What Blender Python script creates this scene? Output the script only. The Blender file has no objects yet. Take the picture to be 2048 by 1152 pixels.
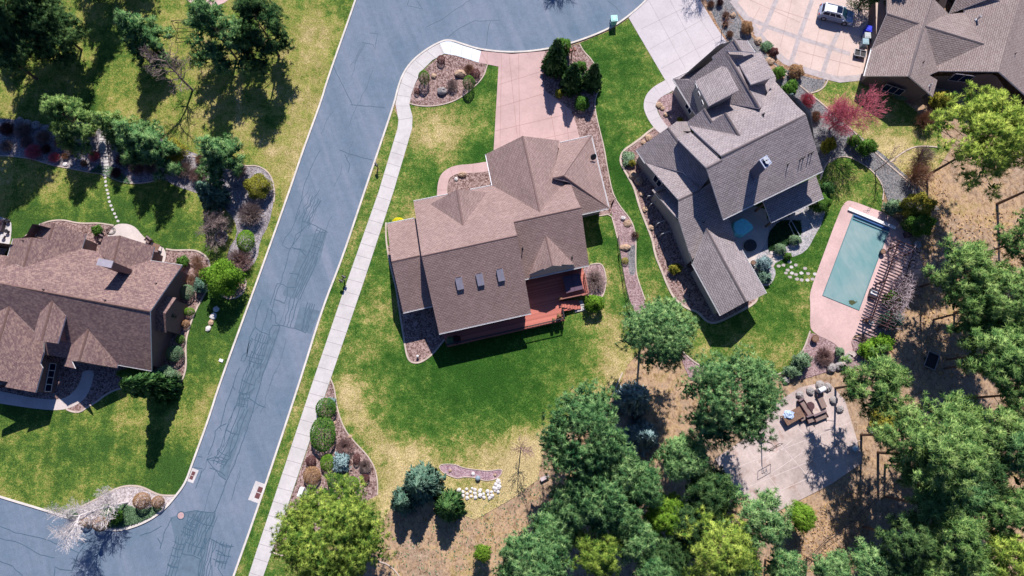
import bpy, bmesh, math, random
import numpy as np
from mathutils import Vector, Matrix
R = math.radians
S = bpy.context.scene
# ---------------- camera, sky, sun, exposure ----------------
F, TH, H = 1365.0, R(11.35), 85.0
cd = bpy.data.cameras.new("camera"); cam = bpy.data.objects.new("camera", cd)
S.collection.objects.link(cam); S.camera = cam
cam.location = (0, 0, H); cam.rotation_euler = (TH, 0, 0)
cd.sensor_width = 36; cd.lens = F/2048*36; cd.clip_end = 3000; cd.clip_start = 1
SUN_EL = 46.0
SUNDIR = Vector((-0.11, -1.0, 0)).normalized()      # way the shadows fall
W = bpy.data.worlds.new("World"); S.world = W; W.use_nodes = True
nt = W.node_tree; bg = nt.nodes['Background']
sky = nt.nodes.new('ShaderNodeTexSky'); sky.sky_type = 'NISHITA'; sky.sun_disc = False
sky.sun_elevation = R(SUN_EL); sky.sun_rotation = math.atan2(-SUNDIR.x, -SUNDIR.y)
tint = nt.nodes.new('ShaderNodeMix'); tint.data_type = 'RGBA'; tint.blend_type = 'MULTIPLY'; tint.inputs[0].default_value = 1; tint.inputs[7].default_value = (.60, .92, 1.55, 1)
nt.links.new(sky.outputs[0], tint.inputs[6]); nt.links.new(tint.outputs[2], bg.inputs[0]); bg.inputs[1].default_value = 0.05; sky.ozone_density = 3.0
ld = bpy.data.lights.new("sun", 'SUN'); ld.energy = 5.0; ld.angle = R(0.5); ld.color = (1, .95, .91)
sun = bpy.data.objects.new("sun", ld); S.collection.objects.link(sun)
sd = Vector((SUNDIR.x*math.cos(R(SUN_EL)), SUNDIR.y*math.cos(R(SUN_EL)), -math.sin(R(SUN_EL))))
sun.rotation_euler = sd.to_track_quat('-Z', 'Y').to_euler(); sun.location = (0, 60, 60)
S.view_settings.view_transform = 'Standard'; S.view_settings.look = 'None'
S.view_settings.exposure = 0.40; S.view_settings.gamma = 1
S.cycles.max_bounces = 5; S.cycles.diffuse_bounces = 3; S.cycles.transparent_max_bounces = 6
# ---------------- geometry helpers ----------------
FWD = Vector((0, math.sin(TH), -math.cos(TH))); UP = Vector((0, math.cos(TH), math.sin(TH)))
def ray(px, py): return Vector(((px-1024)/F, 0, 0)) + UP*((576-py)/F) + FWD
def P(px, py, z=0.0):
    d = ray(px, py); t = (z-H)/d.z
    return Vector((d.x*t, d.y*t, z))
def PX(n, m):                                       # metres of n pixels at point m
    return n*(m-Vector((0, 0, H))).dot(FWD)/F
class Plane:                                        # z = z0 + g.(xy - a)
    def __init__(s, a, g): s.a = a; s.g = g
    def z(s, x, y): return s.a.z + s.g[0]*(x-s.a.x) + s.g[1]*(y-s.a.y)
    def hit(s, px, py):
        d = ray(px, py)
        t = (s.a.z - s.g[0]*s.a.x - s.g[1]*s.a.y - H)/(d.z - s.g[0]*d.x - s.g[1]*d.y)
        return Vector((d.x*t, d.y*t, H+d.z*t))
    def up(s, dz): return Plane(s.a+Vector((0, 0, dz)), s.g)
def _side(A, B, T):
    d = (B-A); n = Vector((-d.y, d.x)).normalized()
    if n.dot(Vector(((T-A).x, (T-A).y))) < 0: n = -n
    return n
def eave(a, b, z, pitch, toward):
    A, B, T = P(*a, z), P(*b, z), P(*toward, z); n = _side(A, B, T); t = math.tan(R(pitch))
    return Plane(A, (n.x*t, n.y*t))
def ridge(A, B, pitch, toward):
    T = P(*toward, A.z); n = _side(A, B, T); t = -math.tan(R(pitch))
    return Plane(A, (n.x*t, n.y*t))
def plane3(a, b, c):
    n = (b-a).cross(c-a); return Plane(a, (-n.x/n.z, -n.y/n.z))
def area2(p): return sum(p[i].x*p[(i+1) % len(p)].y-p[(i+1) % len(p)].x*p[i].y for i in range(len(p)))
def ccw(p): return list(p) if area2(p) > 0 else list(p)[::-1]
def inset(poly, d):
    poly = ccw(poly); n = len(poly); out = []
    for i in range(n):
        a, b, c = poly[i-1], poly[i], poly[(i+1) % n]
        u = Vector((b.x-a.x, b.y-a.y)).normalized(); v = Vector((c.x-b.x, c.y-b.y)).normalized()
        n1 = Vector((-u.y, u.x)); n2 = Vector((-v.y, v.x)); m = n1+n2
        k = d/max(0.25, (1+n1.dot(n2)))
        out.append(Vector((b.x+m.x*k, b.y+m.y*k, b.z)))
    return out
def chaikin(pts, n=2, closed=True):
    for _ in range(n):
        q = []; m = len(pts)
        for i in range(m if closed else m-1):
            a, b = pts[i], pts[(i+1) % m]
            q += [(a[0]*.75+b[0]*.25, a[1]*.75+b[1]*.25), (a[0]*.25+b[0]*.75, a[1]*.25+b[1]*.75)]
        pts = q if closed else [pts[0]]+q+[pts[-1]]
    return pts
class MB:
    def __init__(s): s.v = []; s.f = []; s.m = []; s.uv = []; s.at = None; s.smooth = False
    def face(s, pts, mi=0, uv=None):
        i = len(s.v); s.v += [tuple(p) for p in pts]; s.f.append(tuple(range(i, i+len(pts)))); s.m.append(mi)
        s.uv.append(uv)
    def prism(s, poly, z0, z1, mi=0, ms=None):      # poly world xy
        ms = mi if ms is None else ms; poly = ccw(poly); n = len(poly)
        s.face([(p.x, p.y, z1) for p in poly], mi); s.face([(p.x, p.y, z0) for p in poly][::-1], ms)
        for i in range(n):
            a, b = poly[i], poly[(i+1) % n]
            s.face([(a.x, a.y, z0), (b.x, b.y, z0), (b.x, b.y, z1), (a.x, a.y, z1)], ms)
    def box(s, c, sx, sy, sz, rz=0, mi=0, tilt=None, top=None):  # centre of base; top scales the top face
        tx, ty = top or (1, 1); M = Matrix.Rotation(rz, 3, 'Z')
        if tilt: M = M @ Matrix.Rotation(tilt[0], 3, 'X') @ Matrix.Rotation(tilt[1], 3, 'Y')
        c = Vector(c); q = []
        for z, kx, ky in ((0, 1, 1), (sz, tx, ty)):
            for x, y in ((-1, -1), (1, -1), (1, 1), (-1, 1)): q.append(c+M @ Vector((x*sx/2*kx, y*sy/2*ky, z)))
        for f in ((3, 2, 1, 0), (4, 5, 6, 7), (0, 1, 5, 4), (1, 2, 6, 5), (2, 3, 7, 6), (3, 0, 4, 7)):
            s.face([q[i] for i in f], mi)
    def tube(s, a, b, ra, rb, n=6, mi=0, caps=True):
        a = Vector(a); b = Vector(b); d = b-a
        if d.length < 1e-5: return
        q = d.to_track_quat('Z', 'Y'); i = len(s.v)
        for p, r in ((a, ra), (b, rb)):
            for k in range(n):
                t = 2*math.pi*k/n; s.v.append(tuple(p+q @ Vector((math.cos(t)*r, math.sin(t)*r, 0))))
        for k in range(n):
            s.f.append((i+k, i+(k+1) % n, i+n+(k+1) % n, i+n+k)); s.m.append(mi); s.uv.append(None)
        if caps:
            s.f.append(tuple(i+n+k for k in range(n))); s.m.append(mi); s.uv.append(None)
            s.f.append(tuple(i+k for k in range(n))[::-1]); s.m.append(mi); s.uv.append(None)
    def cyl(s, c, r, h, n=20, mi=0, r2=None): s.tube(c, Vector(c)+Vector((0, 0, h)), r, r if r2 is None else r2, n, mi)
    def ball(s, c, rx, ry, rz, n=14, m=9, mi=0, jit=0, seed=0, half=False):
        rg = random.Random(seed); i0 = len(s.v); c = Vector(c)
        for j in range(m+1):
            ph = math.pi*j/m; 
            if half: ph = math.pi*.5*j/m
            for k in range(n):
                t = 2*math.pi*k/n; q = 1+rg.uniform(-jit, jit)
                s.v.append((c.x+rx*q*math.sin(ph)*math.cos(t), c.y+ry*q*math.sin(ph)*math.sin(t), c.z+rz*q*math.cos(ph)))
        for j in range(m):
            for k in range(n):
                a = i0+j*n+k; b = i0+j*n+(k+1) % n
                s.f.append((a, a+n, b+n, b)); s.m.append(mi); s.uv.append(None)
    def build(s, name, mats, parent=None, smooth=False, attr=None):
        me = bpy.data.meshes.new(name); me.from_pydata(s.v, [], s.f)
        if not isinstance(mats, (list, tuple)): mats = [mats]
        for m in mats: me.materials.append(m)
        if len(mats) > 1: me.polygons.foreach_set('material_index', s.m)
        if any(u is not None for u in s.uv):
            ul = me.uv_layers.new(name='UVMap'); k = 0
            for fi, u in enumerate(s.uv):
                for j in range(len(s.f[fi])):
                    if u is not None: ul.data[k].uv = u[j]
                    k += 1
        if attr is not None:
            a = me.attributes.new('v', 'FLOAT', 'POINT'); a.data.foreach_set('value', attr)
        if smooth: me.polygons.foreach_set('use_smooth', [True]*len(me.polygons))
        me.update(); o = bpy.data.objects.new(name, me); S.collection.objects.link(o)
        if parent: o.parent = parent
        return o
def tag(o, label, cat=None, group=None, kind=None):
    if label: o['label'] = label
    if cat: o['category'] = cat
    if group: o['group'] = group
    if kind: o['kind'] = kind
    return o
def empty(name, loc, label, cat, group=None, rz=0):
    o = bpy.data.objects.new(name, None); S.collection.objects.link(o); o.location = loc; o.rotation_euler = (0, 0, rz)
    o.empty_display_size = .2
    return tag(o, label, cat, group)
def child(mb, name, mats, root, **k):               # part given in world coordinates
    o = mb.build(name, mats, root, **k); M = Matrix.Translation(root.location) @ root.rotation_euler.to_matrix().to_4x4()
    o.matrix_parent_inverse = M.inverted(); return o
def struct(o): o['kind'] = 'structure'; return o
# ---------------- materials ----------------
def newmat(name, rough=.9, spec=.2):
    m = bpy.data.materials.new(name); m.use_nodes = True; n = m.node_tree.nodes; b = n['Principled BSDF']
    b.inputs['Roughness'].default_value = rough; b.inputs['Specular IOR Level'].default_value = spec
    return m, m.node_tree, b
def N(t, typ, **k):
    n = t.nodes.new(typ)
    for a, v in k.items():
        if a.startswith('i_'): n.inputs[a[2:].replace('_', ' ')].default_value = v
        else: setattr(n, a, v)
    return n
def coords(t, sc=(1, 1, 1), rot=0, uv=False):
    c = t.nodes.new('ShaderNodeTexCoord'); m = t.nodes.new('ShaderNodeMapping')
    m.inputs['Scale'].default_value = sc; m.inputs['Rotation'].default_value = (0, 0, rot)
    t.links.new(c.outputs['UV' if uv else 'Object'], m.inputs[0]); return m.outputs[0]
def noise(t, vec, scale, detail=4, rough=.6, dist=0):
    n = N(t, 'ShaderNodeTexNoise', i_Scale=scale, i_Detail=detail, i_Roughness=rough, i_Distortion=dist)
    t.links.new(vec, n.inputs['Vector']); return n.outputs['Fac']
def ramp(t, fac, stops, interp='LINEAR'):
    r = t.nodes.new('ShaderNodeValToRGB'); r.color_ramp.interpolation = interp; e = r.color_ramp.elements
    while len(e) < len(stops): e.new(.5)
    for i, (p, c) in enumerate(stops):
        e[i].position = p; e[i].color = (*c, 1) if not isinstance(c, (int, float)) else (c, c, c, 1)
    if fac is not None: t.links.new(fac, r.inputs[0])
    return r.outputs[0]
def mixc(t, fac, a, b, mode='MIX'):
    m = t.nodes.new('ShaderNodeMix'); m.data_type = 'RGBA'; m.blend_type = mode
    for k, v in ((0, fac), (6, a), (7, b)):
        if isinstance(v, (int, float)): m.inputs[k].default_value = v
        elif isinstance(v, tuple): m.inputs[k].default_value = (*v, 1)
        else: t.links.new(v, m.inputs[k])
    return m.outputs[2]
def mth(t, op, a, b=0.0, c=None):
    m = t.nodes.new('ShaderNodeMath'); m.operation = op
    for i, v in enumerate((a, b) + ((c,) if c is not None else ())):
        if isinstance(v, (int, float)): m.inputs[i].default_value = v
        else: t.links.new(v, m.inputs[i])
    return m.outputs[0]
def bump(t, b, h, strength=.3, dist=.02):
    n = N(t, 'ShaderNodeBump', i_Strength=strength, i_Distance=dist); t.links.new(h, n.inputs['Height'])
    t.links.new(n.outputs[0], b.inputs['Normal'])
MAT = {}
def plain(name, col, rough=.6, spec=.3, var=.12, sc=3.0, metal=0):
    if name in MAT: return MAT[name]
    m, t, b = newmat(name, rough, spec); v = coords(t)
    f = noise(t, v, sc, 5)
    lo = tuple(c*(1-var) for c in col); hi = tuple(min(1, c*(1+var)) for c in col)
    t.links.new(ramp(t, f, [(.3, lo), (.7, hi)]), b.inputs['Base Color']); b.inputs['Metallic'].default_value = metal
    MAT[name] = m; return m
def speckle(name, cols, scale=9, big=.5, bstr=.6, rough=.95, stain=(1, .75)):
    """loose small stuff: voronoi cells coloured from a ramp, large-scale stain"""
    m, t, b = newmat(name, rough, .1); v = coords(t)
    vo = N(t, 'ShaderNodeTexVoronoi', i_Scale=scale); t.links.new(v, vo.inputs['Vector'])
    sep = t.nodes.new('ShaderNodeSeparateColor'); t.links.new(vo.outputs['Color'], sep.inputs[0])
    n = len(cols); c = ramp(t, sep.outputs[0], [(.05+.9*i/(n-1), k) for i, k in enumerate(cols)])
    st = ramp(t, noise(t, v, big, 6, .7), [(.35, stain[1]), (.65, stain[0])])
    fine = ramp(t, noise(t, v, scale*2.1, 3, .7), [(.3, .6), (.7, 1.25)])
    c = mixc(t, 1.0, c, st, 'MULTIPLY'); c = mixc(t, 1.0, c, fine, 'MULTIPLY')
    t.links.new(c, b.inputs['Base Color']); bump(t, b, vo.outputs['Distance'], bstr, .04); MAT[name] = m; return m
ROAD_ROT = math.atan2(1, .37)
def m_asphalt():
    m, t, b = newmat('asphalt', .88, .25); v = coords(t); vr = coords(t, (1, 1, 1), R(-21.5)); 
    st = N(t, 'ShaderNodeMapping'); t.links.new(vr, st.inputs[0]); st.inputs['Scale'].default_value = (.42, .018, 1)
    a = noise(t, st.outputs[0], 1.0, 7, .6, .3); g = noise(t, v, .12, 5, .6); f = noise(t, v, 14, 3, .7)
    c = ramp(t, a, [(.3, (.085, .135, .185)), (.5, (.142, .188, .25)), (.68, (.215, .238, .298))])
    c = mixc(t, .4, c, ramp(t, g, [(.35, (.095, .15, .205)), (.65, (.215, .232, .29))]))
    c = mixc(t, 1.0, c, ramp(t, f, [(.28, .78), (.72, 1.2)]), 'MULTIPLY'); c = mixc(t, 1.0, c, ramp(t, noise(t, v, 1.3, 6, .75), [(.3, .88), (.7, 1.1)]), 'MULTIPLY')
    t.links.new(c, b.inputs['Base Color']); bump(t, b, f, .25, .01); return m
def m_concrete(name, col, scale=.5, var=.12, mott=.12, stain=0):
    m, t, b = newmat(name, .9, .2); v = coords(t)
    lo = tuple(c*(1-var) for c in col); hi = tuple(min(1, c*(1+var*.6)) for c in col)
    c = ramp(t, noise(t, v, scale, 7, .65), [(.32, lo), (.62, hi)])
    c = mixc(t, 1.0, c, ramp(t, noise(t, v, 5, 5, .7), [(.3, 1-mott), (.7, 1+mott*.4)]), 'MULTIPLY')
    f = noise(t, v, 30, 2); c = mixc(t, 1.0, c, ramp(t, f, [(.2, .93), (.8, 1.05)]), 'MULTIPLY')
    if stain:
        for sc, tc, lo_ in ((.33, (.30, .19, .14), .56), (1.7, (.26, .17, .13), .62)): c = mixc(t, ramp(t, noise(t, v, sc, 6, .7, .6), [(lo_, 0), (lo_+.13, stain)]), c, tc)
    t.links.new(c, b.inputs['Base Color']); bump(t, b, f, .15, .01); return m
def m_lawn(name, greens, tans, dark=1.0, stripe=0, srot=0):
    m, t, b = newmat(name, .95, .1); v = coords(t)
    at = N(t, 'ShaderNodeAttribute', attribute_name='v')
    big = noise(t, v, .16, 5, .62, .6); med = noise(t, v, .8, 5, .72); fin = noise(t, v, 5.5, 4, .75); mic = noise(t, v, 13, 3, .75)
    x = mth(t, 'MULTIPLY_ADD', big, .75, at.outputs['Fac']); x = mth(t, 'MULTIPLY_ADD', med, 1.0, x); x = mth(t, 'MULTIPLY_ADD', fin, .95, x)
    if stripe:
        wv = coords(t, (stripe, stripe*.03, 1), srot); x = mth(t, 'MULTIPLY_ADD', noise(t, wv, 1, 3, .5), .5, x); x = mth(t, 'ADD', x, -.25)
    x = mth(t, 'ADD', x, -1.35+.5)
    c = ramp(t, x, [(.22, greens[0]), (.42, greens[1]), (.56, greens[2]), (.72, tans[0]), (.95, tans[1])])
    c = mixc(t, 1.0, c, ramp(t, mic, [(.36, .28), (.5, .92), (.66, 2.0)]), 'MULTIPLY')
    cl = noise(t, v, 2.3, 5, .8); c = mixc(t, ramp(t, cl, [(.60, 0), (.70, .6)]), c, (.030, .085, .02)); c = mixc(t, ramp(t, noise(t, coords(t, (1, 1, 1), .5), 3.1, 4, .8), [(.63, 0), (.72, .45)]), c, (.30, .29, .13))
    c = mixc(t, 1.0, c, ramp(t, noise(t, v, .35, 4), [(.3, .86), (.7, 1.1)]), 'MULTIPLY')
    t.links.new(c, b.inputs['Base Color']); bump(t, b, fin, .8, .06); return m
def m_ground():
    m, t, b = newmat('dry_ground', .95, .1); v = coords(t)
    big = noise(t, v, .12, 5, .6, .5); med = noise(t, v, .9, 7, .8); fin = noise(t, v, 5, 5, .8)
    x = mth(t, 'MULTIPLY_ADD', med, .62, mth(t, 'MULTIPLY', big, .5))
    c = ramp(t, x, [(.34, (.16, .18, .05)), (.43, (.38, .29, .12)), (.52, (.50, .34, .215)), (.60, (.36, .255, .18)), (.70, (.54, .40, .29))])
    d = ramp(t, fin, [(.30, (.45, .36, .28)), (.45, (.95, .95, .95)), (.8, (1.15, 1.1, 1.05))])
    st = noise(t, coords(t, (1, .6, 1), .6), 2.0, 8, .85, .8); d2 = ramp(t, st, [(.38, (.42, .36, .28)), (.52, (1, 1, 1)), (.75, (1.2, 1.15, 1.0))]); c = mixc(t, 1.0, c, d2, 'MULTIPLY')
    c = mixc(t, 1.0, c, d, 'MULTIPLY'); g = ramp(t, noise(t, v, 2.6, 4, .8), [(.60, 0), (.68, .55)])
    c = mixc(t, g, c, (.09, .11, .035)); c = mixc(t, 1.0, c, ramp(t, noise(t, v, 20, 3, .7), [(.25, .7), (.75, 1.25)]), 'MULTIPLY')
    t.links.new(c, b.inputs['Base Color']); bump(t, b, fin, .8, .06); return m
def m_roof(name, cols, mortar, scale=1.0, var=.5, bh=.15):
    m, t, b = newmat(name, .93, .15); v = coords(t, uv=True)
    br = N(t, 'ShaderNodeTexBrick', offset=.5, squash=1.0); t.links.new(v, br.inputs['Vector'])
    br.inputs['Scale'].default_value = 1; br.inputs['Brick Width'].default_value = .34*scale; br.inputs['Row Height'].default_value = bh
    br.inputs['Mortar Size'].default_value = .032; br.inputs['Mortar Smooth'].default_value = .3; br.inputs['Bias'].default_value = 0
    br.inputs['Color1'].default_value = (*cols[0], 1); br.inputs['Color2'].default_value = (*cols[1], 1); br.inputs['Mortar'].default_value = (*mortar, 1)
    vo = N(t, 'ShaderNodeTexVoronoi', i_Scale=1); vm = coords(t, (3.1/scale, 6.6, 1), uv=True); t.links.new(vm, vo.inputs['Vector'])
    sep = t.nodes.new('ShaderNodeSeparateColor'); t.links.new(vo.outputs['Color'], sep.inputs[0])
    c = mixc(t, var, br.outputs['Color'], ramp(t, sep.outputs[0], [(.1, cols[2]), (.5, cols[0]), (.9, cols[3])]))
    vv = coords(t); c = mixc(t, 1.0, c, ramp(t, noise(t, vv, .3, 5, .6), [(.3, .9), (.7, 1.08)]), 'MULTIPLY')
    c = mixc(t, 1.0, c, ramp(t, noise(t, vv, 18, 2, .6), [(.3, .88), (.7, 1.1)]), 'MULTIPLY')
    t.links.new(c, b.inputs['Base Color'])
    sp = t.nodes.new('ShaderNodeSeparateXYZ'); t.links.new(v, sp.inputs[0])
    saw = mth(t, 'FRACT', mth(t, 'DIVIDE', sp.outputs[1], bh)); saw = mth(t, 'SUBTRACT', 1.0, saw)
    hgt = mth(t, 'MULTIPLY_ADD', br.outputs['Fac'], -.5, saw); bump(t, b, hgt, .38, .025); return m
def m_siding(name, col):
    m, t, b = newmat(name, .8, .2); v = coords(t); sp = t.nodes.new('ShaderNodeSeparateXYZ'); t.links.new(v, sp.inputs[0])
    saw = mth(t, 'FRACT', mth(t, 'DIVIDE', sp.outputs[2], .18))
    c = ramp(t, saw, [(0, tuple(k*.6 for k in col)), (.12, col), (1, tuple(min(1, k*1.06) for k in col))])
    c = mixc(t, 1.0, c, ramp(t, noise(t, v, 2, 5), [(.3, .9), (.7, 1.06)]), 'MULTIPLY')
    t.links.new(c, b.inputs['Base Color']); bump(t, b, saw, .3, .02); return m
def m_leaf(name, cols, trans=.22):
    m = bpy.data.materials.new(name); m.use_nodes = True; t = m.node_tree; b = t.nodes['Principled BSDF']; t.nodes.remove(b)
    at = N(t, 'ShaderNodeAttribute', attribute_name='v'); oi = t.nodes.new('ShaderNodeObjectInfo')
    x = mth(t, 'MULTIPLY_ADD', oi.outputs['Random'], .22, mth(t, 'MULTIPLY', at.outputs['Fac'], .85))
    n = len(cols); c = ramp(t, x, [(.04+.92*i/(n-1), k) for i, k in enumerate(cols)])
    d = t.nodes.new('ShaderNodeBsdfDiffuse'); tr = t.nodes.new('ShaderNodeBsdfTranslucent'); mx = t.nodes.new('ShaderNodeMixShader')
    mx.inputs[0].default_value = trans; t.links.new(c, d.inputs[0]); t.links.new(c, tr.inputs[0])
    t.links.new(d.outputs[0], mx.inputs[1]); t.links.new(tr.outputs[0], mx.inputs[2])
    t.links.new(mx.outputs[0], t.nodes['Material Output'].inputs[0]); return m
M = {}
M['asphalt'] = m_asphalt()
M['patch'] = plain('worn_asphalt', (.112, .158, .205), .85, .2, .16, 1.6)
M['seal'] = plain('crack_sealant', (.056, .102, .145), .6, .3)
M['walk'] = m_concrete('sidewalk_concrete', (.56, .52, .50), stain=.12)
M['new_concrete'] = m_concrete('new_concrete', (.70, .74, .80), var=.06)
M['drive'] = m_concrete('driveway_concrete', (.53, .48, .485), .3, .08)
M['pink'] = m_concrete('pink_concrete', (.52, .355, .33), .35, .12, .12, .12)
M['tan'] = m_concrete('tan_concrete', (.60, .46, .40), .35, .10, .12, .15)
M['band'] = m_concrete('brick_band', (.44, .38, .37), 1.5, .18)
M['pool_deck'] = m_concrete('pool_deck_concrete', (.60, .41, .385), .25, .16, .16, .22)
M['patio'] = m_concrete('patio_concrete', (.58, .50, .46), .5, .14)
M['court'] = m_concrete('court_concrete', (.52, .42, .385), .22, .28, .2, .8)
M['kerb'] = m_concrete('kerb_concrete', (.64, .58, .52), 1, .15)
M['edging'] = m_concrete('edging_concrete', (.52, .42, .35), 1, .2)
M['joint'] = plain('joint_dark', (.22, .19, .19))
M['jointp'] = plain('joint_pink', (.30, .15, .13))
M['white_line'] = plain('pale_line', (.62, .53, .50))
G1 = [(.024, .080, .010), (.060, .130, .020), (.130, .185, .034)]
T1 = [(.31, .265, .090), (.47, .365, .18)]
M['lawn'] = m_lawn('lawn_grass', G1, T1)
M['lawn_stripe'] = m_lawn('lawn_grass_dry', [(.038, .090, .016), (.098, .160, .026), (.22, .23, .052)], T1, stripe=.45, srot=R(-20))
M['ground'] = m_ground()
M['mulch'] = speckle('bark_mulch', [(.12, .065, .055), (.31, .20, .175), (.50, .36, .33), (.21, .13, .115)], 7, .8)
M['gravel_pink'] = speckle('pink_gravel', [(.22, .13, .13), (.38, .25, .25), (.52, .38, .38), (.30, .19, .19)], 8)
M['gravel_grey'] = speckle('grey_gravel', [(.10, .11, .12), (.22, .22, .23), (.34, .31, .30), (.16, .15, .16)], 8)
M['gravel_white'] = speckle('white_gravel', [(.36, .29, .28), (.55, .48, .47), (.70, .62, .60)], 8)
M['gravel_purple'] = speckle('lilac_gravel', [(.28, .16, .19), (.42, .27, .30), (.52, .38, .40)], 8)
M['gravel_tan'] = speckle('tan_gravel', [(.25, .13, .07), (.42, .26, .16), (.52, .36, .26)], 7)
M['gravel_blue'] = speckle('pale_gravel', [(.30, .30, .32), (.45, .42, .42), (.6, .55, .55)], 8)
PINKR = [(.31, .212, .190), (.355, .245, .222), (.235, .158, .142), (.42, .30, .27)]
M['roof2'] = m_roof('pinkish_brown_shingles', PINKR, (.12, .08, .075), var=.35, bh=.2)
M['roof1'] = m_roof('mixed_brown_shingles', [(.24, .155, .145), (.29, .19, .17), (.16, .095, .10), (.38, .26, .21)], (.07, .045, .045), .7, .6)
M['roof3'] = m_roof('grey_brown_shingles', [(.315, .262, .258), (.380, .322, .318), (.225, .187, .187), (.48, .41, .40)], (.07, .07, .085), 1.3, .3, .24)
M['roof4'] = m_roof('tan_grey_shingles', [(.29, .22, .20), (.34, .27, .25), (.22, .165, .15), (.40, .33, .30)], (.07, .06, .065), 1.3, .3, .24)
M['ridge2'] = plain('ridge_brown', (.23, .15, .135), .95, .1); M['ridge1'] = plain('ridge_dark', (.17, .105, .09), .95, .1)
M['ridge3'] = plain('ridge_grey', (.17, .14, .14), .95, .1)
M['white'] = plain('white_paint', (.78, .76, .76), .5, .4, .04)
M['wall2'] = m_siding('pale_siding', (.42, .36, .34)); M['wall3'] = m_siding('grey_siding', (.36, .34, .33))
M['wall1'] = m_siding('brown_stucco', (.20, .13, .12)); M['wall4'] = m_siding('dark_siding', (.13, .10, .10))
M['glass'] = plain('dark_glass', (.004, .012, .04), .25, .12, .2)
M['dark'] = plain('black_metal', (.025, .022, .025), .45, .4)
M['steel'] = plain('grey_steel', (.45, .46, .48), .35, .5, .08, 3, .6)
M['galv'] = plain('galvanised_sheet', (.42, .38, .42), .4, .5, .1, 2, .3)
def m_deck():
    m, t, b = newmat('red_decking', .75, .25); v = coords(t, rot=R(-13)); sp = t.nodes.new('ShaderNodeSeparateXYZ'); t.links.new(v, sp.inputs[0])
    y = mth(t, 'DIVIDE', sp.outputs[1], .15); fr = mth(t, 'FRACT', y); fl = mth(t, 'FLOOR', y)
    wn = N(t, 'ShaderNodeTexWhiteNoise', noise_dimensions='1D'); t.links.new(fl, wn.inputs['W'])
    c = ramp(t, wn.outputs['Value'], [(0, (.36, .11, .085)), (1, (.55, .185, .14))])
    c = mixc(t, ramp(t, fr, [(.0, 1), (.13, 0)]), c, (.14, .03, .02)); t.links.new(c, b.inputs['Base Color']); return m
M['deck'] = m_deck(); M['redwood'] = plain('red_stained_wood', (.30, .13, .10), .7)
M['wood'] = plain('weathered_wood', (.20, .12, .085), .85, .2, .3, 6)
M['darkwood'] = plain('dark_stained_wood', (.085, .045, .05), .8, .2, .3, 6)
M['bark'] = plain('pine_bark', (.14, .09, .065), .95, .1, .4, 6); M['bark_grey'] = plain('grey_bark', (.28, .21, .19), .95, .1, .25, 5)
M['bark_white'] = plain('white_bark', (.62, .56, .54), .8, .2, .15, 6); M['bark_red'] = plain('red_twig_bark', (.55, .15, .19), .8, .2, .25, 3)
M['bark_tan'] = plain('tan_twigs', (.34, .20, .13), .9, .1, .3, 5); M['twig_pink'] = plain('pinkish_twigs', (.30, .19, .17), .9, .1, .3, 5)
M['twig_dark'] = plain('dark_red_twigs', (.13, .055, .055), .9, .1, .3, 5)
M['rock'] = plain('tan_boulder', (.42, .29, .20), .9, .15, .35, 2.5); M['rock_grey'] = plain('grey_boulder', (.30, .27, .26), .9, .15, .35, 2.5)
M['rock_white'] = plain('white_stone', (.62, .58, .56), .8, .2, .18, 2)
M['pine'] = m_leaf('pine_needles', [(0.022, 0.075, 0.030), (0.076, 0.188, 0.069), (0.171, 0.331, 0.121), (0.403, 0.575, 0.230)])
M['pine_y'] = m_leaf('pine_needles_yellow', [(0.027, 0.081, 0.028), (0.098, 0.206, 0.060), (0.226, 0.375, 0.109), (0.488, 0.625, 0.218)])
M['pine_yy'] = m_leaf('pine_needles_lime', [(0.032, 0.094, 0.021), (0.122, 0.225, 0.039), (0.293, 0.406, 0.069), (0.561, 0.650, 0.138)])
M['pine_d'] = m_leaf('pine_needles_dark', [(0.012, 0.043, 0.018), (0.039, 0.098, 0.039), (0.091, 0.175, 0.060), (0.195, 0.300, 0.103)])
M['spruce'] = m_leaf('spruce_needles', [(0.017, 0.062, 0.025), (0.059, 0.147, 0.048), (0.116, 0.225, 0.071), (0.220, 0.338, 0.127)])
M['spruce_g'] = m_leaf('grey_green_needles', [(0.058, 0.128, 0.096), (0.109, 0.211, 0.154), (0.179, 0.288, 0.205), (0.256, 0.358, 0.269)])
M['spruce_b'] = m_leaf('blue_needles', [(0.115, 0.192, 0.198), (0.192, 0.294, 0.301), (0.294, 0.410, 0.416), (0.461, 0.589, 0.589)])
M['bright'] = m_leaf('bright_leaves', [(0.058, 0.154, 0.015), (0.115, 0.256, 0.026), (0.198, 0.358, 0.041), (0.333, 0.486, 0.077)])
M['box'] = m_leaf('boxwood_leaves', [(0.032, 0.102, 0.018), (0.070, 0.179, 0.031), (0.128, 0.256, 0.046), (0.243, 0.358, 0.090)])
M['greyleaf'] = m_leaf('grey_green_leaves', [(0.077, 0.154, 0.077), (0.141, 0.243, 0.128), (0.230, 0.346, 0.192), (0.358, 0.461, 0.307)])
M['yellow'] = m_leaf('yellow_green_leaves', [(0.102, 0.128, 0.026), (0.230, 0.243, 0.038), (0.384, 0.346, 0.058), (0.589, 0.435, 0.115)])
M['blossom'] = m_leaf('yellow_blossom', [(0.704, 0.486, 0.013), (0.850, 0.704, 0.013), (0.850, 0.794, 0.026), (0.850, 0.850, 0.038)])
M['maroon'] = m_leaf('maroon_leaves', [(0.058, 0.026, 0.028), (0.109, 0.045, 0.046), (0.179, 0.077, 0.077), (0.256, 0.115, 0.102)])
M['tanleaf'] = m_leaf('tan_dry_leaves', [(0.205, 0.109, 0.058), (0.346, 0.192, 0.102), (0.486, 0.307, 0.166), (0.640, 0.448, 0.256)])
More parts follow.
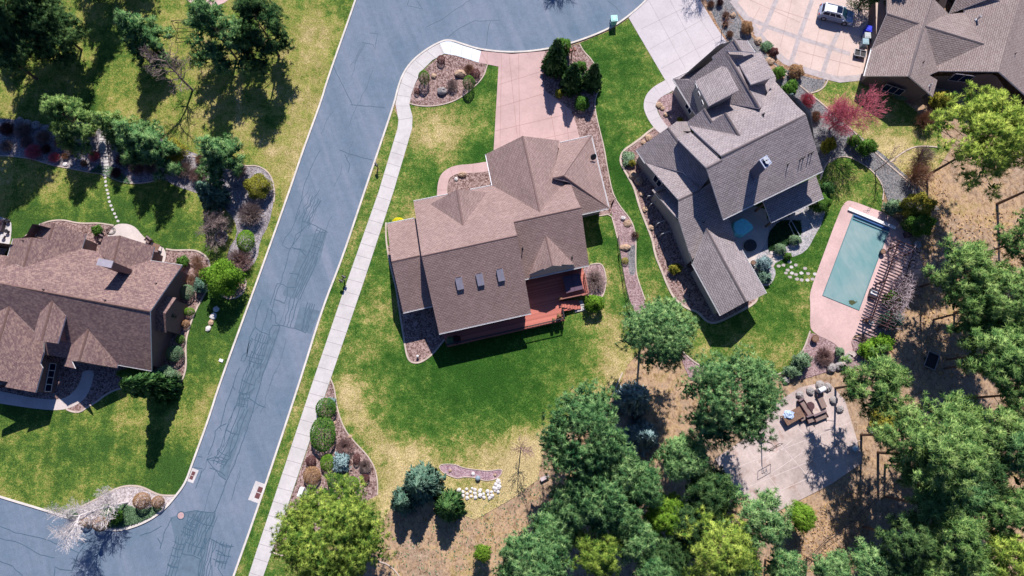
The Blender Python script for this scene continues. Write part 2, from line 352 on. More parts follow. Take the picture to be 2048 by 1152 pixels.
M['drygrass'] = m_leaf('dry_grass_blades', [(0.320, 0.179, 0.077), (0.512, 0.333, 0.154), (0.704, 0.486, 0.256), (0.850, 0.640, 0.384)])
# ---------------- ground, roads, lawns, beds ----------------
def sheet(name, px, z, mat, smooth=0, dry=None, step=1.6):
    if smooth: px = chaikin(px, smooth)
    pts = ccw([P(x, y, z) for x, y in px]); q = [p for i, p in enumerate(pts) if (p-pts[i-1]).length > 1e-3]
    v2 = [Vector((p.x, p.y)) for p in q]; n = len(v2)
    if dry is not None:
        x = min(v.x for v in v2)+step/2
        while x < max(v.x for v in v2):
            y = min(v.y for v in v2)+step/2
            while y < max(v.y for v in v2): v2.append(Vector((x, y))); y += step
            x += step
    from mathutils.geometry import delaunay_2d_cdt
    r = delaunay_2d_cdt(v2, [], [list(range(n))], 1, 1e-4); bm = bmesh.new(); vs = [bm.verts.new((v.x, v.y, z)) for v in r[0]]
    for f in r[2]:
        if len(set(f)) > 2: bm.faces.new([vs[i] for i in f])
    bmesh.ops.delete(bm, geom=[v for v in bm.verts if not v.link_faces], context='VERTS'); bm.normal_update()
    me = bpy.data.meshes.new(name); bm.to_mesh(me); bm.free(); me.materials.append(mat)
    if me.polygons and sum(p.normal.z for p in me.polygons) < 0: me.flip_normals()
    if dry is not None:
        base, spots = dry; sp = [(P(x, y), PX(r, P(x, y)), w) for x, y, r, w in spots]
        vals = []
        for v in me.vertices:
            d = base
            for c, r, w in sp: d += w*math.exp(-((v.co.x-c.x)**2+(v.co.y-c.y)**2)/(r*r))
            vals.append(d)
        a = me.attributes.new('v', 'FLOAT', 'POINT'); a.data.foreach_set('value', vals)
    o = bpy.data.objects.new(name, me); S.collection.objects.link(o); return struct(o)
def ribbon(mb, px, w, z, h=None, closed=False, smooth=0, off=0.0, mi=0):
    """flat strip (h None) or raised kerb of height h along a pixel polyline; w metres"""
    if smooth: px = chaikin(px, smooth, closed)
    p = [P(x, y, z) for x, y in px]; n = len(p); L = []; Rr = []
    for i in range(n):
        a = p[i-1] if (i or closed) else p[i]; b = p[(i+1) % n] if (i < n-1 or closed) else p[i]
        d = (b-a); d.z = 0; d = d.normalized() if d.length > 1e-6 else Vector((1, 0, 0)); q = Vector((-d.y, d.x, 0))
        L.append(p[i]+q*(off+w/2)); Rr.append(p[i]+q*(off-w/2))
    up = Vector((0, 0, h or 0))
    for i in range(n if closed else n-1):
        j = (i+1) % n
        if (L[i]-L[j]).length < 1e-4: continue
        mb.face([Rr[i]+up, Rr[j]+up, L[j]+up, L[i]+up], mi)
        if h:
            mb.face([Rr[i], Rr[j], Rr[j]+up, Rr[i]+up], mi); mb.face([L[j], L[i], L[i]+up, L[j]+up], mi)
    if h and not closed:
        for i in (0, n-1): mb.face([L[i], Rr[i], Rr[i]+up, L[i]+up], mi)
g = MB(); g.face([(-700, -600, 0), (700, -600, 0), (700, 800, 0), (-700, 800, 0)])
struct(g.build('ground', M['ground']))
LE = [(737, -80), (712, 0), (654, 163), (644, 200), (607, 300), (579, 384), (512, 571), (440, 767), (417, 841), (385, 928), (372, 965), (353, 991), (330, 1018), (303, 1038), (270, 1053), (237, 1061), (203, 1058), (168, 1046), (133, 1033), (67, 1013), (0, 993), (-120, 955)]
RE = [(1370, -80), (1294, 0), (1257, 33), (1221, 57), (1157, 83), (1091, 100), (1024, 106), (962, 100), (929, 90), (897, 79), (874, 87), (845, 105), (822, 125), (805, 150), (795, 180), (789, 207), (729, 384), (685, 517), (645, 617), (599, 768), (512, 1028), (468, 1151), (420, 1290)]
LEs = chaikin(LE, 2, False); REs = chaikin(RE, 2, False)
road = sheet('road', LEs+[(-200, 1250), (100, 1320)]+REs[::-1], .02, M['asphalt'])
k = MB(); ribbon(k, LEs, .24, .0, .15); ribbon(k, REs, .24, .0, .15); struct(k.build('kerb', M['kerb']))
# crack sealant on the asphalt
pt = MB()
for i, q in enumerate([[(607, 470), (655, 462), (640, 520), (618, 560), (588, 598), (565, 590), (590, 530)], [(538, 672), (562, 652), (548, 700), (520, 765), (485, 815), (470, 812), (500, 740)], [(486, 812), (508, 815), (480, 880), (452, 960), (436, 950), (455, 890)], [(340, 1035), (392, 1020), (432, 1026), (420, 1075), (405, 1160), (330, 1170), (352, 1090)], [(600, 612), (640, 622), (622, 668), (588, 655)]]): pt.face([(p.x, p.y, .0222+.0004*i) for p in ccw([P(x, y) for x, y in q])])
struct(pt.build('asphalt_patch', M['patch'], road))
ck = MB(); rc = random.Random(5)
def crack(px, w=.07, jit=1.2):
    q = []
    for i in range(len(px)-1):
        a, b = px[i], px[i+1]; n = max(1, int(math.hypot(b[0]-a[0], b[1]-a[1])/9))
        for j in range(n):
            t = j/n; q.append((a[0]+(b[0]-a[0])*t+rc.uniform(-jit, jit), a[1]+(b[1]-a[1])*t+rc.uniform(-jit, jit)))
    q.append(px[-1]); ribbon(ck, q, w*1.15*rc.uniform(.8, 1.2), ZC[0]); ZC[0] += .00003
ZC = [.0245]
def corridor(a, b, n, w, cross=0, wd=.075):
    dx, dy = b[0]-a[0], b[1]-a[1]; L = math.hypot(dx, dy); nx, ny = -dy/L, dx/L
    offs = [w*(i/(n-1)-.5) for i in range(n)]
    for o in offs:
        o2 = o; pts = []
        for t in np.linspace(0, 1, 7):
            o2 = o*(1-.15*t)+rc.uniform(-.09, .09)*w
            pts.append((a[0]+dx*t+nx*o2, a[1]+dy*t+ny*o2))
        crack(pts, wd, .5)
    for c in range(cross):
        t = (c+.5)/cross+rc.uniform(-.08, .08)
        crack([(a[0]+dx*t+nx*w*.55, a[1]+dy*t+ny*w*.55), (a[0]+dx*(t+.03)+nx*0, a[1]+dy*(t+.03)), (a[0]+dx*t-nx*w*.5, a[1]+dy*t-ny*w*.5)], wd, 1)
for a in [((632, 395), (607, 445), 5, 24), ((643, 458), (625, 512), 4, 20, 4), ((628, 512), (592, 596), 5, 17), ((590, 596), (574, 652), 3, 15), ((622, 606), (608, 662), 5, 13),
          ((528, 670), (508, 736), 7, 28, 3), ((508, 738), (486, 790), 4, 28, 1), ((490, 786), (484, 815), 4, 20, 5), ((484, 815), (452, 905), 4, 26, 1), ((450, 903), (436, 932), 4, 26, 3),
          ((392, 1030), (372, 1075), 6, 24, 5), ((362, 1075), (338, 1160), 4, 20, 6), ((415, 1026), (385, 1108), 9, 40, 2), ((420, 1078), (404, 1160), 6, 24, 0), ((452, 1085), (440, 1136), 4, 22, 3)]:
    corridor(*a)
for l in [[(601, 470), (580, 498), (563, 560), (548, 600), (541, 640)], [(600, 420), (583, 460), (570, 475), (564, 490), (574, 497), (582, 498)], [(640, 380), (610, 420), (600, 470)],
          [(604, 442), (622, 448), (640, 456), (656, 465)], [(584, 494), (600, 500), (612, 512)], [(588, 497), (600, 497), (612, 504)], [(605, 460), (592, 470), (585, 490)], [(620, 448), (610, 455), (603, 461)],
          [(554, 567), (566, 569), (574, 575), (574, 590), (569, 606)], [(554, 567), (548, 585), (540, 610)], [(548, 599), (560, 603), (569, 607)], [(578, 547), (598, 549)],
          [(574, 575), (590, 574), (600, 540), (620, 500)], [(540, 618), (550, 630), (551, 645), (560, 651), (590, 657), (612, 666)], [(560, 651), (545, 650), (539, 662), (538, 672)],
          [(560, 651), (545, 695), (527, 745), (514, 790), (497, 850), (470, 925), (452, 965), (430, 1025), (418, 1060)], [(523, 600), (515, 620), (509, 645), (510, 655), (520, 663), (538, 670), (541, 680)],
          [(538, 615), (521, 668), (500, 730), (480, 790), (455, 850), (436, 910)], [(509, 655), (500, 675), (493, 705), (485, 712), (482, 720), (488, 722), (491, 715), (497, 700), (506, 678), (503, 676), (497, 690), (494, 713), (525, 720)],
          [(478, 735), (470, 757), (466, 772), (459, 792), (455, 800), (441, 850), (430, 862), (428, 880), (416, 910)], [(440, 852), (453, 847)], [(438, 853), (443, 861)], [(466, 772), (470, 780)],
          [(480, 790), (500, 786), (509, 775)], [(495, 795), (505, 802), (515, 809), (531, 815)], [(413, 918), (440, 914), (454, 920)], [(414, 920), (425, 933), (440, 952), (452, 960)], [(413, 918), (430, 922), (448, 925)],
          [(405, 915), (395, 913)], [(418, 935), (444, 945), (450, 952)], [(388, 935), (404, 937), (400, 955), (391, 977)], [(368, 1025), (390, 1021), (400, 1024), (425, 1026), (430, 1022)],
          [(362, 1107), (385, 1111), (400, 1118)], [(418, 1076), (440, 1087), (467, 1093)], [(432, 1100), (450, 1110), (462, 1114)], [(425, 1118), (437, 1122), (455, 1124)], [(400, 1118), (396, 1160)], [(436, 1134), (441, 1145), (446, 1152)], [(423, 1130), (424, 1152)],
          [(320, 1098), (330, 1060), (345, 1035)], [(315, 1076), (322, 1088), (320, 1098)], [(280, 1071), (300, 1065), (323, 1052)], [(0, 1052), (30, 1065), (80, 1075), (120, 1090), (158, 1106)], [(158, 1106), (150, 1125), (143, 1141), (120, 1138), (110, 1133), (108, 1152)],
          [(0, 1077), (30, 1083), (60, 1097), (80, 1110), (110, 1116)], [(0, 1122), (25, 1133), (45, 1152)], [(158, 1106), (170, 1088), (155, 1084)], [(155, 1138), (168, 1145), (168, 1152)],
          [(679, 300), (706, 310), (745, 320)], [(690, 310), (700, 330), (696, 345)], [(850, 55), (880, 40), (910, 20), (940, 0)], [(895, 75), (920, 55), (950, 42), (1000, 40)], [(980, 42), (974, 70), (973, 90)], [(815, 10), (818, 0)], [(815, 12), (845, 18), (835, 2)],
          [(725, 85), (745, 90), (750, 100), (755, 68), (740, 66)], [(660, 120), (700, 200), (705, 210)], [(640, 300), (625, 330), (608, 370), (603, 400), (590, 440)], [(1215, 0), (1230, 12), (1243, 28)], [(700, 210), (730, 212), (770, 215)]]:
    crack(l, .075, .9)
for _ in range(26):
    t = rc.random(); x0 = 700-t*330+rc.uniform(20, 105); y0 = 60+t*900; a = [(x0, y0)]
    for j in range(rc.randint(3, 7)): a.append((a[-1][0]-rc.uniform(2, 8), a[-1][1]+rc.uniform(8, 18)))
    crack(a, .035, 1.5)
c = ck.build('crack_sealant', M['seal'], road); c['kind'] = 'structure'
# pavements
WL = [(845, 104), (824, 124), (807, 150), (797, 180), (791, 208), (797, 240), (795, 257), (757, 384), (682, 597), (624, 768), (512, 1105), (470, 1235)]
WR = [(510, 1200), (527, 1151), (562, 1051), (659, 764), (725, 571), (787, 383), (824, 257), (825, 233), (819, 210), (822, 190), (832, 163), (845, 140), (865, 120), (889, 107), (912, 111), (939, 119), (957, 125), (962, 102), (929, 92), (897, 81), (874, 89)]
sheet('sidewalk', WL+WR, .10, M['walk'])
sheet('sidewalk', [(880, 86), (897, 81), (929, 92), (962, 102), (957, 125), (939, 119), (912, 111), (889, 107)], .104, M['new_concrete'])
struct(sheet('sidewalk_ramp', [(933, 95), (953, 100), (951, 108), (930, 104)], .108, M['white']))
jt = MB()
def joint(a, b, w=.035, z=.1055, mi=0): ribbon(jt, [a, b], w, z, mi=mi)
ys = [1140, 1100, 1062, 1027]; y = 995.0; left = []; 
yy = 1145.0
while yy > 262:
    def xl(v): return np.interp(v, [p[1] for p in WL[6:]], [p[0] for p in WL[6:]])
    def xr(v): return np.interp(v, [257, 383, 571, 764, 1051, 1151, 1200], [824, 787, 725, 659, 562, 527, 510])
    joint((xl(yy)-1, yy), (xr(yy+9)+1, yy+9)); yy -= np.interp(yy, [260, 700, 1150], [21.5, 25.5, 29])
for a, b in [((796, 240), (825, 235)), ((792, 212), (819, 212)), ((794, 190), (820, 194)), ((801, 165), (826, 177)), ((812, 143), (836, 157)), ((830, 120), (851, 138)), ((852, 101), (872, 117)), ((905, 82), (900, 109)), ((925, 91), (922, 113)), ((945, 97), (942, 121)), ((877, 89), (887, 107))]: joint(a, b)
# pink driveway and entry path
sheet('driveway', [(962, 102), (1024, 108), (1091, 102), (1082, 127), (1085, 160), (1092, 183), (1121, 203), (1141, 220), (1152, 247), (1163, 290), (1165, 330), (980, 330), (987, 305), (997, 133), (977, 129), (957, 125)], .09, M['pink'])
sheet('path', chaikin([(990, 322), (974, 323), (945, 328), (912, 330), (889, 340), (876, 358), (873, 400)], 2, False)+chaikin([(895, 396), (895, 362), (905, 350), (925, 346), (955, 346), (990, 340)], 2, False), .094, M['pink'])
for a, b in [((1018, 108), (1035, 280)), ((1081, 110), (1115, 300)), ((1003, 104), (1000, 300)), ((1037, 108), (1040, 300)), ((962, 103), (977, 130)), ((998, 169), (1082, 143)), ((994, 215), (1092, 186)), ((990, 262), (1135, 228)), ((990, 300), (1153, 262)), ((1130, 215), (1140, 300)), ((975, 104), (974, 128)), ((946, 328), (946, 346)), ((900, 334), (905, 350)), ((874, 380), (895, 380))]: joint(a, b, .035, .0975, 1)
# grey driveway of the right house
sheet('driveway', [(1257, 35), (1294, 0), (1340, -60), (1440, -60), (1400, 0), (1430, 50), (1456, 88), (1480, 120), (1400, 180), (1352, 190), (1331, 161)], .09, M['drive'])
sheet('path', chaikin([(1331, 160), (1307, 173), (1291, 190), (1286, 213), (1294, 235), (1307, 255), (1322, 268)], 2, False)+chaikin([(1345, 262), (1330, 248), (1315, 225), (1312, 203), (1325, 192), (1346, 182), (1352, 170)], 2, False), .094, M['drive'])
for a, b in [((1297, 0), (1370, 135)), ((1340, 0), (1400, 115)), ((1282, 58), (1410, -5)), ((1300, 98), (1425, 28)), ((1323, 137), (1440, 72)), ((1374, -3), (1441, 100)), ((1331, 160), (1345, 185)), ((1308, 173), (1320, 190)), ((1288, 203), (1312, 207)), ((1294, 225), (1315, 217)), ((1303, 241), (1322, 233))]: joint(a, b, .03, .0975, 0)
# tan driveway with brick bands
sheet('driveway', [(1440, -60), (1464, 0), (1500, 45), (1536, 92), (1569, 122), (1610, 140), (1653, 153), (1679, 159), (1723, 154), (1740, 100), (1775, 20), (1790, -60)], .09, M['tan'])
bd = MB()
for bi, (px, w) in enumerate([([(1464, 0), (1500, 45), (1536, 92), (1569, 122), (1610, 140), (1653, 153), (1679, 159), (1722, 155)], .9), ([(1495, 36), (1540, 55), (1600, 76), (1650, 92), (1700, 108)], .62), ([(1557, -10), (1527, 60), (1510, 72)], .62), ([(1624, 0), (1598, 75), (1583, 122)], .62), ([(1678, 62), (1660, 100), (1645, 148)], .62), ([(1478, -12), (1472, 6)], .5)]): ribbon(bd, px, w, .0945+.0006*bi)
struct(bd.build('driveway_band', M['band']))
for a, b in [((1585, -5), (1560, 95)), ((1650, 10), (1620, 140)), ((1500, 0), (1600, 45)), ((1545, 15), (1620, 40)), ((1590, 100), (1720, 135)), ((1690, 70), (1675, 150)), ((1520, 15), (1500, 50))]: joint(a, b, .03, .0985, 1)
struct(jt.build('pavement_joint', [M['joint'], M['jointp']]))
# lawns (v = dryness)
LA = [(x, y) for x, y in LEs]
sheet('lawn', [(-140, -140), (750, -140)]+LA, .06, M['lawn_stripe'],
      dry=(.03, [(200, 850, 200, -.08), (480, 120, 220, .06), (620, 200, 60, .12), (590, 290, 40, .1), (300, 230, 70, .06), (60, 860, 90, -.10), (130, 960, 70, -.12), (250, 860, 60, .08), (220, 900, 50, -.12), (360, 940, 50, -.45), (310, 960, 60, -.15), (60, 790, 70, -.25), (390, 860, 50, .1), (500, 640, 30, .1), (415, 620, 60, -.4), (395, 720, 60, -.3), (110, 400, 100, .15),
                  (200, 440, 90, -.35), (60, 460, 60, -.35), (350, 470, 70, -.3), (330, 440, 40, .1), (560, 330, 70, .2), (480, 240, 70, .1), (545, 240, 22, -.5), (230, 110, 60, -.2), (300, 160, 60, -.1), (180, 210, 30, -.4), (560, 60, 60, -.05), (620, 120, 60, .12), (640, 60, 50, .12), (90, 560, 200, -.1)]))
SB = [(788, 214), (727, 390), (683, 523), (643, 623), (597, 774), (510, 1034), (466, 1157), (440, 1235), (474, 1235), (514, 1105), (626, 768), (684, 597), (759, 384), (796, 262), (798, 240)]
sheet('grass_verge', SB, .06, M['lawn'], dry=(.02, [(550, 1000, 60, -.12), (700, 480, 30, .15), (640, 690, 30, .15), (600, 830, 30, .15), (760, 340, 30, .1), (660, 600, 20, -.1), (530, 1060, 30, .12)]), step=1)
LC = [(524, 1158), (560, 1055), (657, 767), (723, 573), (785, 385), (822, 258), (823, 235), (817, 212), (822, 190), (845, 138), (889, 104), (957, 122), (1024, 110), (1091, 104), (1157, 87), (1221, 61), (1257, 37), (1331, 160), (1345, 190), (1500, 300), (1640, 300), (1700, 312), (1745, 340), (1768, 378), (1760, 440), (1700, 640), (1640, 690), (1605, 705), (1572, 742), (1540, 751), (1480, 745), (1410, 736), (1365, 702), (1300, 680), (1255, 730), (1232, 790), (1160, 830), (1090, 890), (1075, 960), (1020, 1000), (950, 1040), (860, 1005), (780, 1020), (740, 1100), (720, 1170)]
sheet('lawn', LC, .06, M['lawn'],
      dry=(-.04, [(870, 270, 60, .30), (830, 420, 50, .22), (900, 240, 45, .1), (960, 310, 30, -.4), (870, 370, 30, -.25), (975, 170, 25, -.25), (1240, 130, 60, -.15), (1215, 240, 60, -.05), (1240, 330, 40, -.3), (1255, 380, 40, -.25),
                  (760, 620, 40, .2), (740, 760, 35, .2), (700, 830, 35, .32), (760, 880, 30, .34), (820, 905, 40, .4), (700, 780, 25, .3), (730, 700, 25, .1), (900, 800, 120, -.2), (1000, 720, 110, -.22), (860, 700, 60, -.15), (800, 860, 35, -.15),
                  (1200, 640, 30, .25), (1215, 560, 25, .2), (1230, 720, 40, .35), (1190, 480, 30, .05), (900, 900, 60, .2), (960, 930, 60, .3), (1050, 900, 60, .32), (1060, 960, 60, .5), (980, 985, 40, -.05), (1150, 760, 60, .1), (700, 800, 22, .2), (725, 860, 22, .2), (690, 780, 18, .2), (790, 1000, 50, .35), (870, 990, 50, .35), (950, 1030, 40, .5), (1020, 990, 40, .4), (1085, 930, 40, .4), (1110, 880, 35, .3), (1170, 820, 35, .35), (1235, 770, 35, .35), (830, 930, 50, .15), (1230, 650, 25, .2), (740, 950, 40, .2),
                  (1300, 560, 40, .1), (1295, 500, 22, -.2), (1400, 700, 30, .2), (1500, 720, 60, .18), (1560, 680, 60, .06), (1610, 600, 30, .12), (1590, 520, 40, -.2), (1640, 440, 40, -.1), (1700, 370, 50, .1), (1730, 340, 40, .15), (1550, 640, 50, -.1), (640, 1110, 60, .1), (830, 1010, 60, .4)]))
sheet('lawn', [(1619, 186), (1645, 175), (1656, 158), (1728, 154), (1790, 190), (1870, 250), (1900, 300), (1870, 345), (1800, 350), (1700, 257)], .06, M['lawn'], dry=(.15, [(1690, 175, 40, -.1), (1800, 300, 40, .3)]))
sheet('lawn', [(1745, 800), (1790, 795), (1800, 840), (1790, 880), (1760, 850), (1750, 820)], .06, M['lawn'], 2, dry=(.1, []))
# planting beds
eg = MB()
M['gravel_shade'] = speckle('shade_toned_gravel', [(.18, .16, .18), (.34, .31, .33), (.50, .46, .47), (.24, .18, .17)], 8, stain=(1, .55))  # gravel darkened and tinted mauve, with the tree shade put into its colour
def bed(px, mat, z=.075, edge=None, closed=True, name='planting_bed', sm=2, w=.14):
    sheet(name, px, z, M[mat], sm)
    if edge is not None: ribbon(eg, edge if edge else px, w, .05, .09, closed=(not edge), smooth=2)
bed([(818, 207), (825, 180), (836, 157), (852, 135), (873, 117), (888, 108), (907, 110), (937, 119), (957, 125), (975, 129), (968, 153), (950, 173), (920, 197), (893, 208), (863, 213), (837, 212)], 'mulch', edge=[(818, 207), (837, 212), (863, 213), (893, 208), (920, 197), (950, 173), (968, 153), (975, 129)], sm=1)
bed([(896, 384), (895, 364), (905, 351), (925, 347), (975, 343), (1000, 371), (940, 400), (896, 400)], 'mulch', sm=0)
bed([(774, 480), (780, 530), (791, 570), (797, 608), (805, 660), (812, 703), (816, 717), (823, 725), (838, 726), (855, 717), (870, 703), (880, 690), (895, 672), (930, 640), (870, 560), (820, 500)], 'mulch', edge=[(772, 445), (772, 480), (780, 530), (791, 570), (797, 608), (805, 660), (812, 703), (816, 717), (823, 725), (838, 726), (855, 717), (870, 703), (880, 690), (895, 672)], sm=1, w=.2)
bed([(1091, 102), (1157, 88), (1159, 90), (1167, 103), (1184, 120), (1200, 150), (1199, 177), (1189, 200), (1191, 227), (1201, 267), (1209, 300), (1214, 333), (1224, 383), (1230, 397), (1222, 420), (1200, 400), (1150, 300), (1163, 290), (1152, 247), (1141, 220), (1121, 203), (1091, 183), (1084, 160), (1081, 127)], 'mulch', edge=[(1159, 88), (1167, 103), (1184, 120), (1200, 150), (1199, 177), (1189, 200), (1191, 227), (1201, 267), (1209, 300), (1214, 333), (1224, 383), (1232, 399)], sm=0)
bed([(1160, 534), (1200, 526), (1208, 535), (1213, 560), (1209, 585), (1200, 600), (1170, 592)], 'gravel_pink', z=.072, edge=[(1180, 529), (1200, 526), (1208, 535), (1213, 560), (1209, 585), (1200, 600)], sm=1)
bed([(1148, 605), (1165, 600), (1172, 620), (1150, 625)], 'walk', z=.082, sm=0, name='stair_landing')
bed([(1222, 407), (1222, 420), (1228, 450), (1235, 477), (1245, 530), (1252, 572), (1262, 610), (1280, 640), (1300, 640), (1285, 590), (1280, 572), (1272, 547), (1271, 513), (1272, 480), (1268, 455), (1260, 437), (1243, 417), (1230, 397)], 'gravel_pink', edge=[(1230, 397), (1243, 417), (1260, 437), (1268, 455), (1272, 480), (1271, 513), (1272, 547), (1280, 572), (1290, 600)], sm=1)
ribbon(eg, [(1197, 432), (1222, 428), (1228, 450), (1235, 477)], .14, .05, .09, smooth=1)
bed([(1196, 405), (1222, 405), (1223, 428), (1197, 432)], 'mulch', z=.079, sm=0)
bed([(1255, 492), (1271, 488), (1271, 513), (1272, 547), (1260, 553), (1256, 530)], 'gravel_grey', z=.079, sm=1)
O6 = [(1308, 256), (1295, 265), (1280, 278), (1263, 290), (1248, 300), (1241, 312), (1241, 327), (1250, 343), (1258, 357), (1268, 375), (1275, 400), (1281, 420), (1293, 450), (1305, 480), (1310, 510), (1322, 538), (1335, 572), (1350, 600), (1376, 618), (1392, 622), (1403, 632), (1412, 642), (1425, 647), (1443, 642), (1473, 627), (1500, 612), (1513, 602), (1515, 590)]
bed(O6+[(1480, 560), (1400, 480), (1330, 330), (1320, 260)], 'mulch', edge=O6, sm=0, w=.26)
bed([(1344, 184), (1320, 195), (1312, 205), (1317, 225), (1330, 250), (1350, 262), (1400, 250), (1370, 190)], 'gravel_pink', sm=1, z=.08)
bed([(1395, -60), (1400, 0), (1430, 50), (1456, 88), (1500, 130), (1560, 170), (1612, 260), (1640, 330), (1640, 360), (1652, 330), (1680, 314), (1700, 312), (1745, 340), (1768, 378), (1775, 400), (1800, 420), (1880, 420), (1850, 385), (1770, 312), (1700, 255), (1619, 186), (1645, 175), (1653, 156), (1600, 139), (1569, 124), (1536, 94), (1500, 47), (1465, 0), (1440, -60)], 'gravel_grey', edge=[(1568, 145), (1595, 168), (1619, 187), (1661, 222), (1700, 256), (1762, 317), (1830, 374)], sm=0, w=.18)
ribbon(eg, [(1656, 158), (1650, 172), (1638, 182), (1619, 187)], .16, .05, .09, smooth=2)
bed([(1400, -20), (1412, 0), (1440, 60), (1460, 85), (1450, 80), (1425, 45), (1398, 0)], 'gravel_tan', z=.079, sm=1)
bed([(1462, -5), (1500, 47), (1536, 94), (1569, 124), (1640, 150), (1653, 156), (1640, 160), (1600, 150), (1555, 132), (1520, 95), (1480, 40)], 'gravel_tan', z=.079, sm=1)
bed([(1520, 130), (1545, 125), (1568, 145), (1570, 160), (1550, 158)], 'gravel_tan', z=.08, sm=1)
ribbon(eg, [(1640, 360), (1652, 325), (1675, 314), (1700, 313), (1745, 340), (1768, 375), (1765, 400)], .14, .05, .09, smooth=2)
ribbon(eg, [(1780, 325), (1800, 308), (1825, 294), (1850, 292), (1880, 295)], .16, .05, .09, smooth=2)
bed([(662, 758), (669, 775), (672, 800), (678, 830), (690, 860), (710, 885), (735, 910), (750, 935), (756, 965), (755, 990), (700, 1020), (620, 1070), (553, 1105), (548, 1095), (590, 972)], 'mulch', edge=[(661, 757), (669, 775), (672, 800), (678, 830), (690, 860), (710, 885), (735, 910), (750, 935), (756, 965), (755, 990)], sm=0)
bed([(605, 1005), (625, 1008), (612, 1040), (598, 1035)], 'walk', z=.079, sm=0, name='concrete_pad')
ribbon(eg, [(545, 1104), (560, 1110), (575, 1112)], .14, .05, .09); ribbon(eg, [(757, 1122), (780, 1130), (800, 1152), (810, 1180)], .14, .02, .09, smooth=2)
bed([(878, 933), (883, 928), (910, 928), (927, 936), (960, 940), (977, 942), (1005, 937), (1003, 948), (993, 958), (970, 962), (953, 955), (927, 953), (917, 957), (900, 952), (883, 943)], 'gravel_purple', sm=1, edge=[], w=.1)
bed([(133, 1034), (165, 1010), (213, 988), (227, 980), (247, 972), (270, 971), (288, 975), (307, 985), (323, 991), (352, 992), (330, 1017), (303, 1037), (270, 1052), (237, 1060), (203, 1057), (168, 1045)], 'gravel_white', z=.1, edge=[(160, 1015), (213, 988), (227, 980), (247, 972), (270, 971), (288, 975), (307, 985), (323, 991), (352, 991)], sm=0, w=.2)
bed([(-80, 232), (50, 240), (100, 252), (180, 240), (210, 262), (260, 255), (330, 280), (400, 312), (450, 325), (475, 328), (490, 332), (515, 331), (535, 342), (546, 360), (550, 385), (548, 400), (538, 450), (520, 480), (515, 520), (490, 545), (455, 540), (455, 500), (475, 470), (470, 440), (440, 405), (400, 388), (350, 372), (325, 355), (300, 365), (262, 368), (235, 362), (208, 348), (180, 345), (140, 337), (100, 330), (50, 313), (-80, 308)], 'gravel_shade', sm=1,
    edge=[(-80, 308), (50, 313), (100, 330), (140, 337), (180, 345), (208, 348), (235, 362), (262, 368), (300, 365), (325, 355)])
ribbon(eg, [(385, 312), (420, 322), (450, 325), (475, 328), (490, 332), (515, 331), (535, 342), (546, 360), (550, 385), (548, 405)], .16, .05, .09, smooth=1)
HB = [(48, 476), (63, 462), (78, 451), (93, 444), (115, 440), (133, 441), (153, 446), (175, 447), (197, 446), (228, 451)]
HE = [(332, 498), (350, 501), (375, 500), (393, 501), (407, 508), (417, 518), (420, 532), (417, 553), (415, 577), (407, 593), (393, 618), (383, 643), (377, 662), (372, 682), (372, 707), (373, 733), (367, 757), (353, 777), (340, 787), (320, 788), (283, 778), (263, 775), (237, 777), (213, 788), (195, 803), (177, 813), (160, 825), (143, 823), (133, 818)]
bed([(20, 560), (40, 490)]+HB+[(228, 500), (332, 510)]+HE+[(0, 800), (-60, 780), (-60, 600)], 'mulch', edge=HE, sm=0, w=.2); ribbon(eg, HB, .18, .05, .09, smooth=2)
sheet('patio', chaikin([(205, 500), (215, 470), (228, 451), (240, 447), (258, 448), (272, 455), (284, 470), (297, 482), (318, 489), (330, 498), (333, 515), (320, 540), (250, 540)], 1), .09, M['patio'])
sheet('path', [(190, 741), (183, 770), (175, 790), (160, 806), (135, 818), (105, 821), (50, 815), (-60, 797), (-60, 772), (0, 782), (60, 795), (110, 800), (135, 795), (155, 775), (163, 755), (165, 741)], .09, M['patio'], 1)
sheet('patio', [(-60, 425), (18, 436), (24, 450), (20, 490), (5, 515), (-60, 525)], .09, M['walk'], 1)
def ring(cx, cy, r, mat='mulch', w=.18, a0=0, a1=360):
    n = 24; px = [(cx+r*math.cos(R(a0+(a1-a0)*i/n)), cy+r*math.sin(R(a0+(a1-a0)*i/n))) for i in range(n+1)]
    sheet('planting_bed', px[:-1], .078, M[mat]); ribbon(eg, px, w, .05, .09)
ring(443, 474, 12); ring(462, 567, 30, 'mulch', .2, -20, 140)
sheet('patio', [(415+48*math.cos(t*.262), -14+27*math.sin(t*.262)) for t in range(24)], .09, M['pool_deck'])
struct(eg.build('bed_edging', M['edging']))
# pool terrace, house-3 patio, court
PD = [(1692, 402), (1703, 401), (1740, 415), (1765, 424), (1790, 437), (1803, 452), (1822, 480), (1826, 510), (1790, 600), (1765, 650), (1747, 660), (1730, 667), (1713, 669), (1705, 675), (1702, 687), (1707, 700), (1695, 710), (1687, 707), (1673, 690), (1657, 680), (1638, 672), (1625, 662), (1620, 653), (1621, 610), (1619, 590), (1628, 560), (1680, 420)]
sheet('pool_terrace', chaikin(PD, 1), .10, M['pool_deck'])
bed([(1575, 742), (1605, 706), (1620, 665), (1630, 668), (1657, 681), (1673, 691), (1690, 711), (1707, 702), (1703, 680), (1730, 668), (1750, 660), (1790, 640), (1770, 690), (1720, 735), (1650, 745), (1600, 760)], 'gravel_pink', z=.07, edge=[(1540, 752), (1572, 745), (1605, 706), (1620, 664)], sm=0)
eg2 = MB(); ribbon(eg2, [(1365, 703), (1385, 722), (1410, 736), (1425, 741)], .18, .05, .1, smooth=2); ribbon(eg2, [(1480, 746), (1510, 749), (1545, 750), (1572, 744), (1605, 705), (1620, 662)], .16, .05, .1, smooth=2); ribbon(eg2, [(1245, 745), (1225, 790), (1212, 800)], .16, .05, .1)
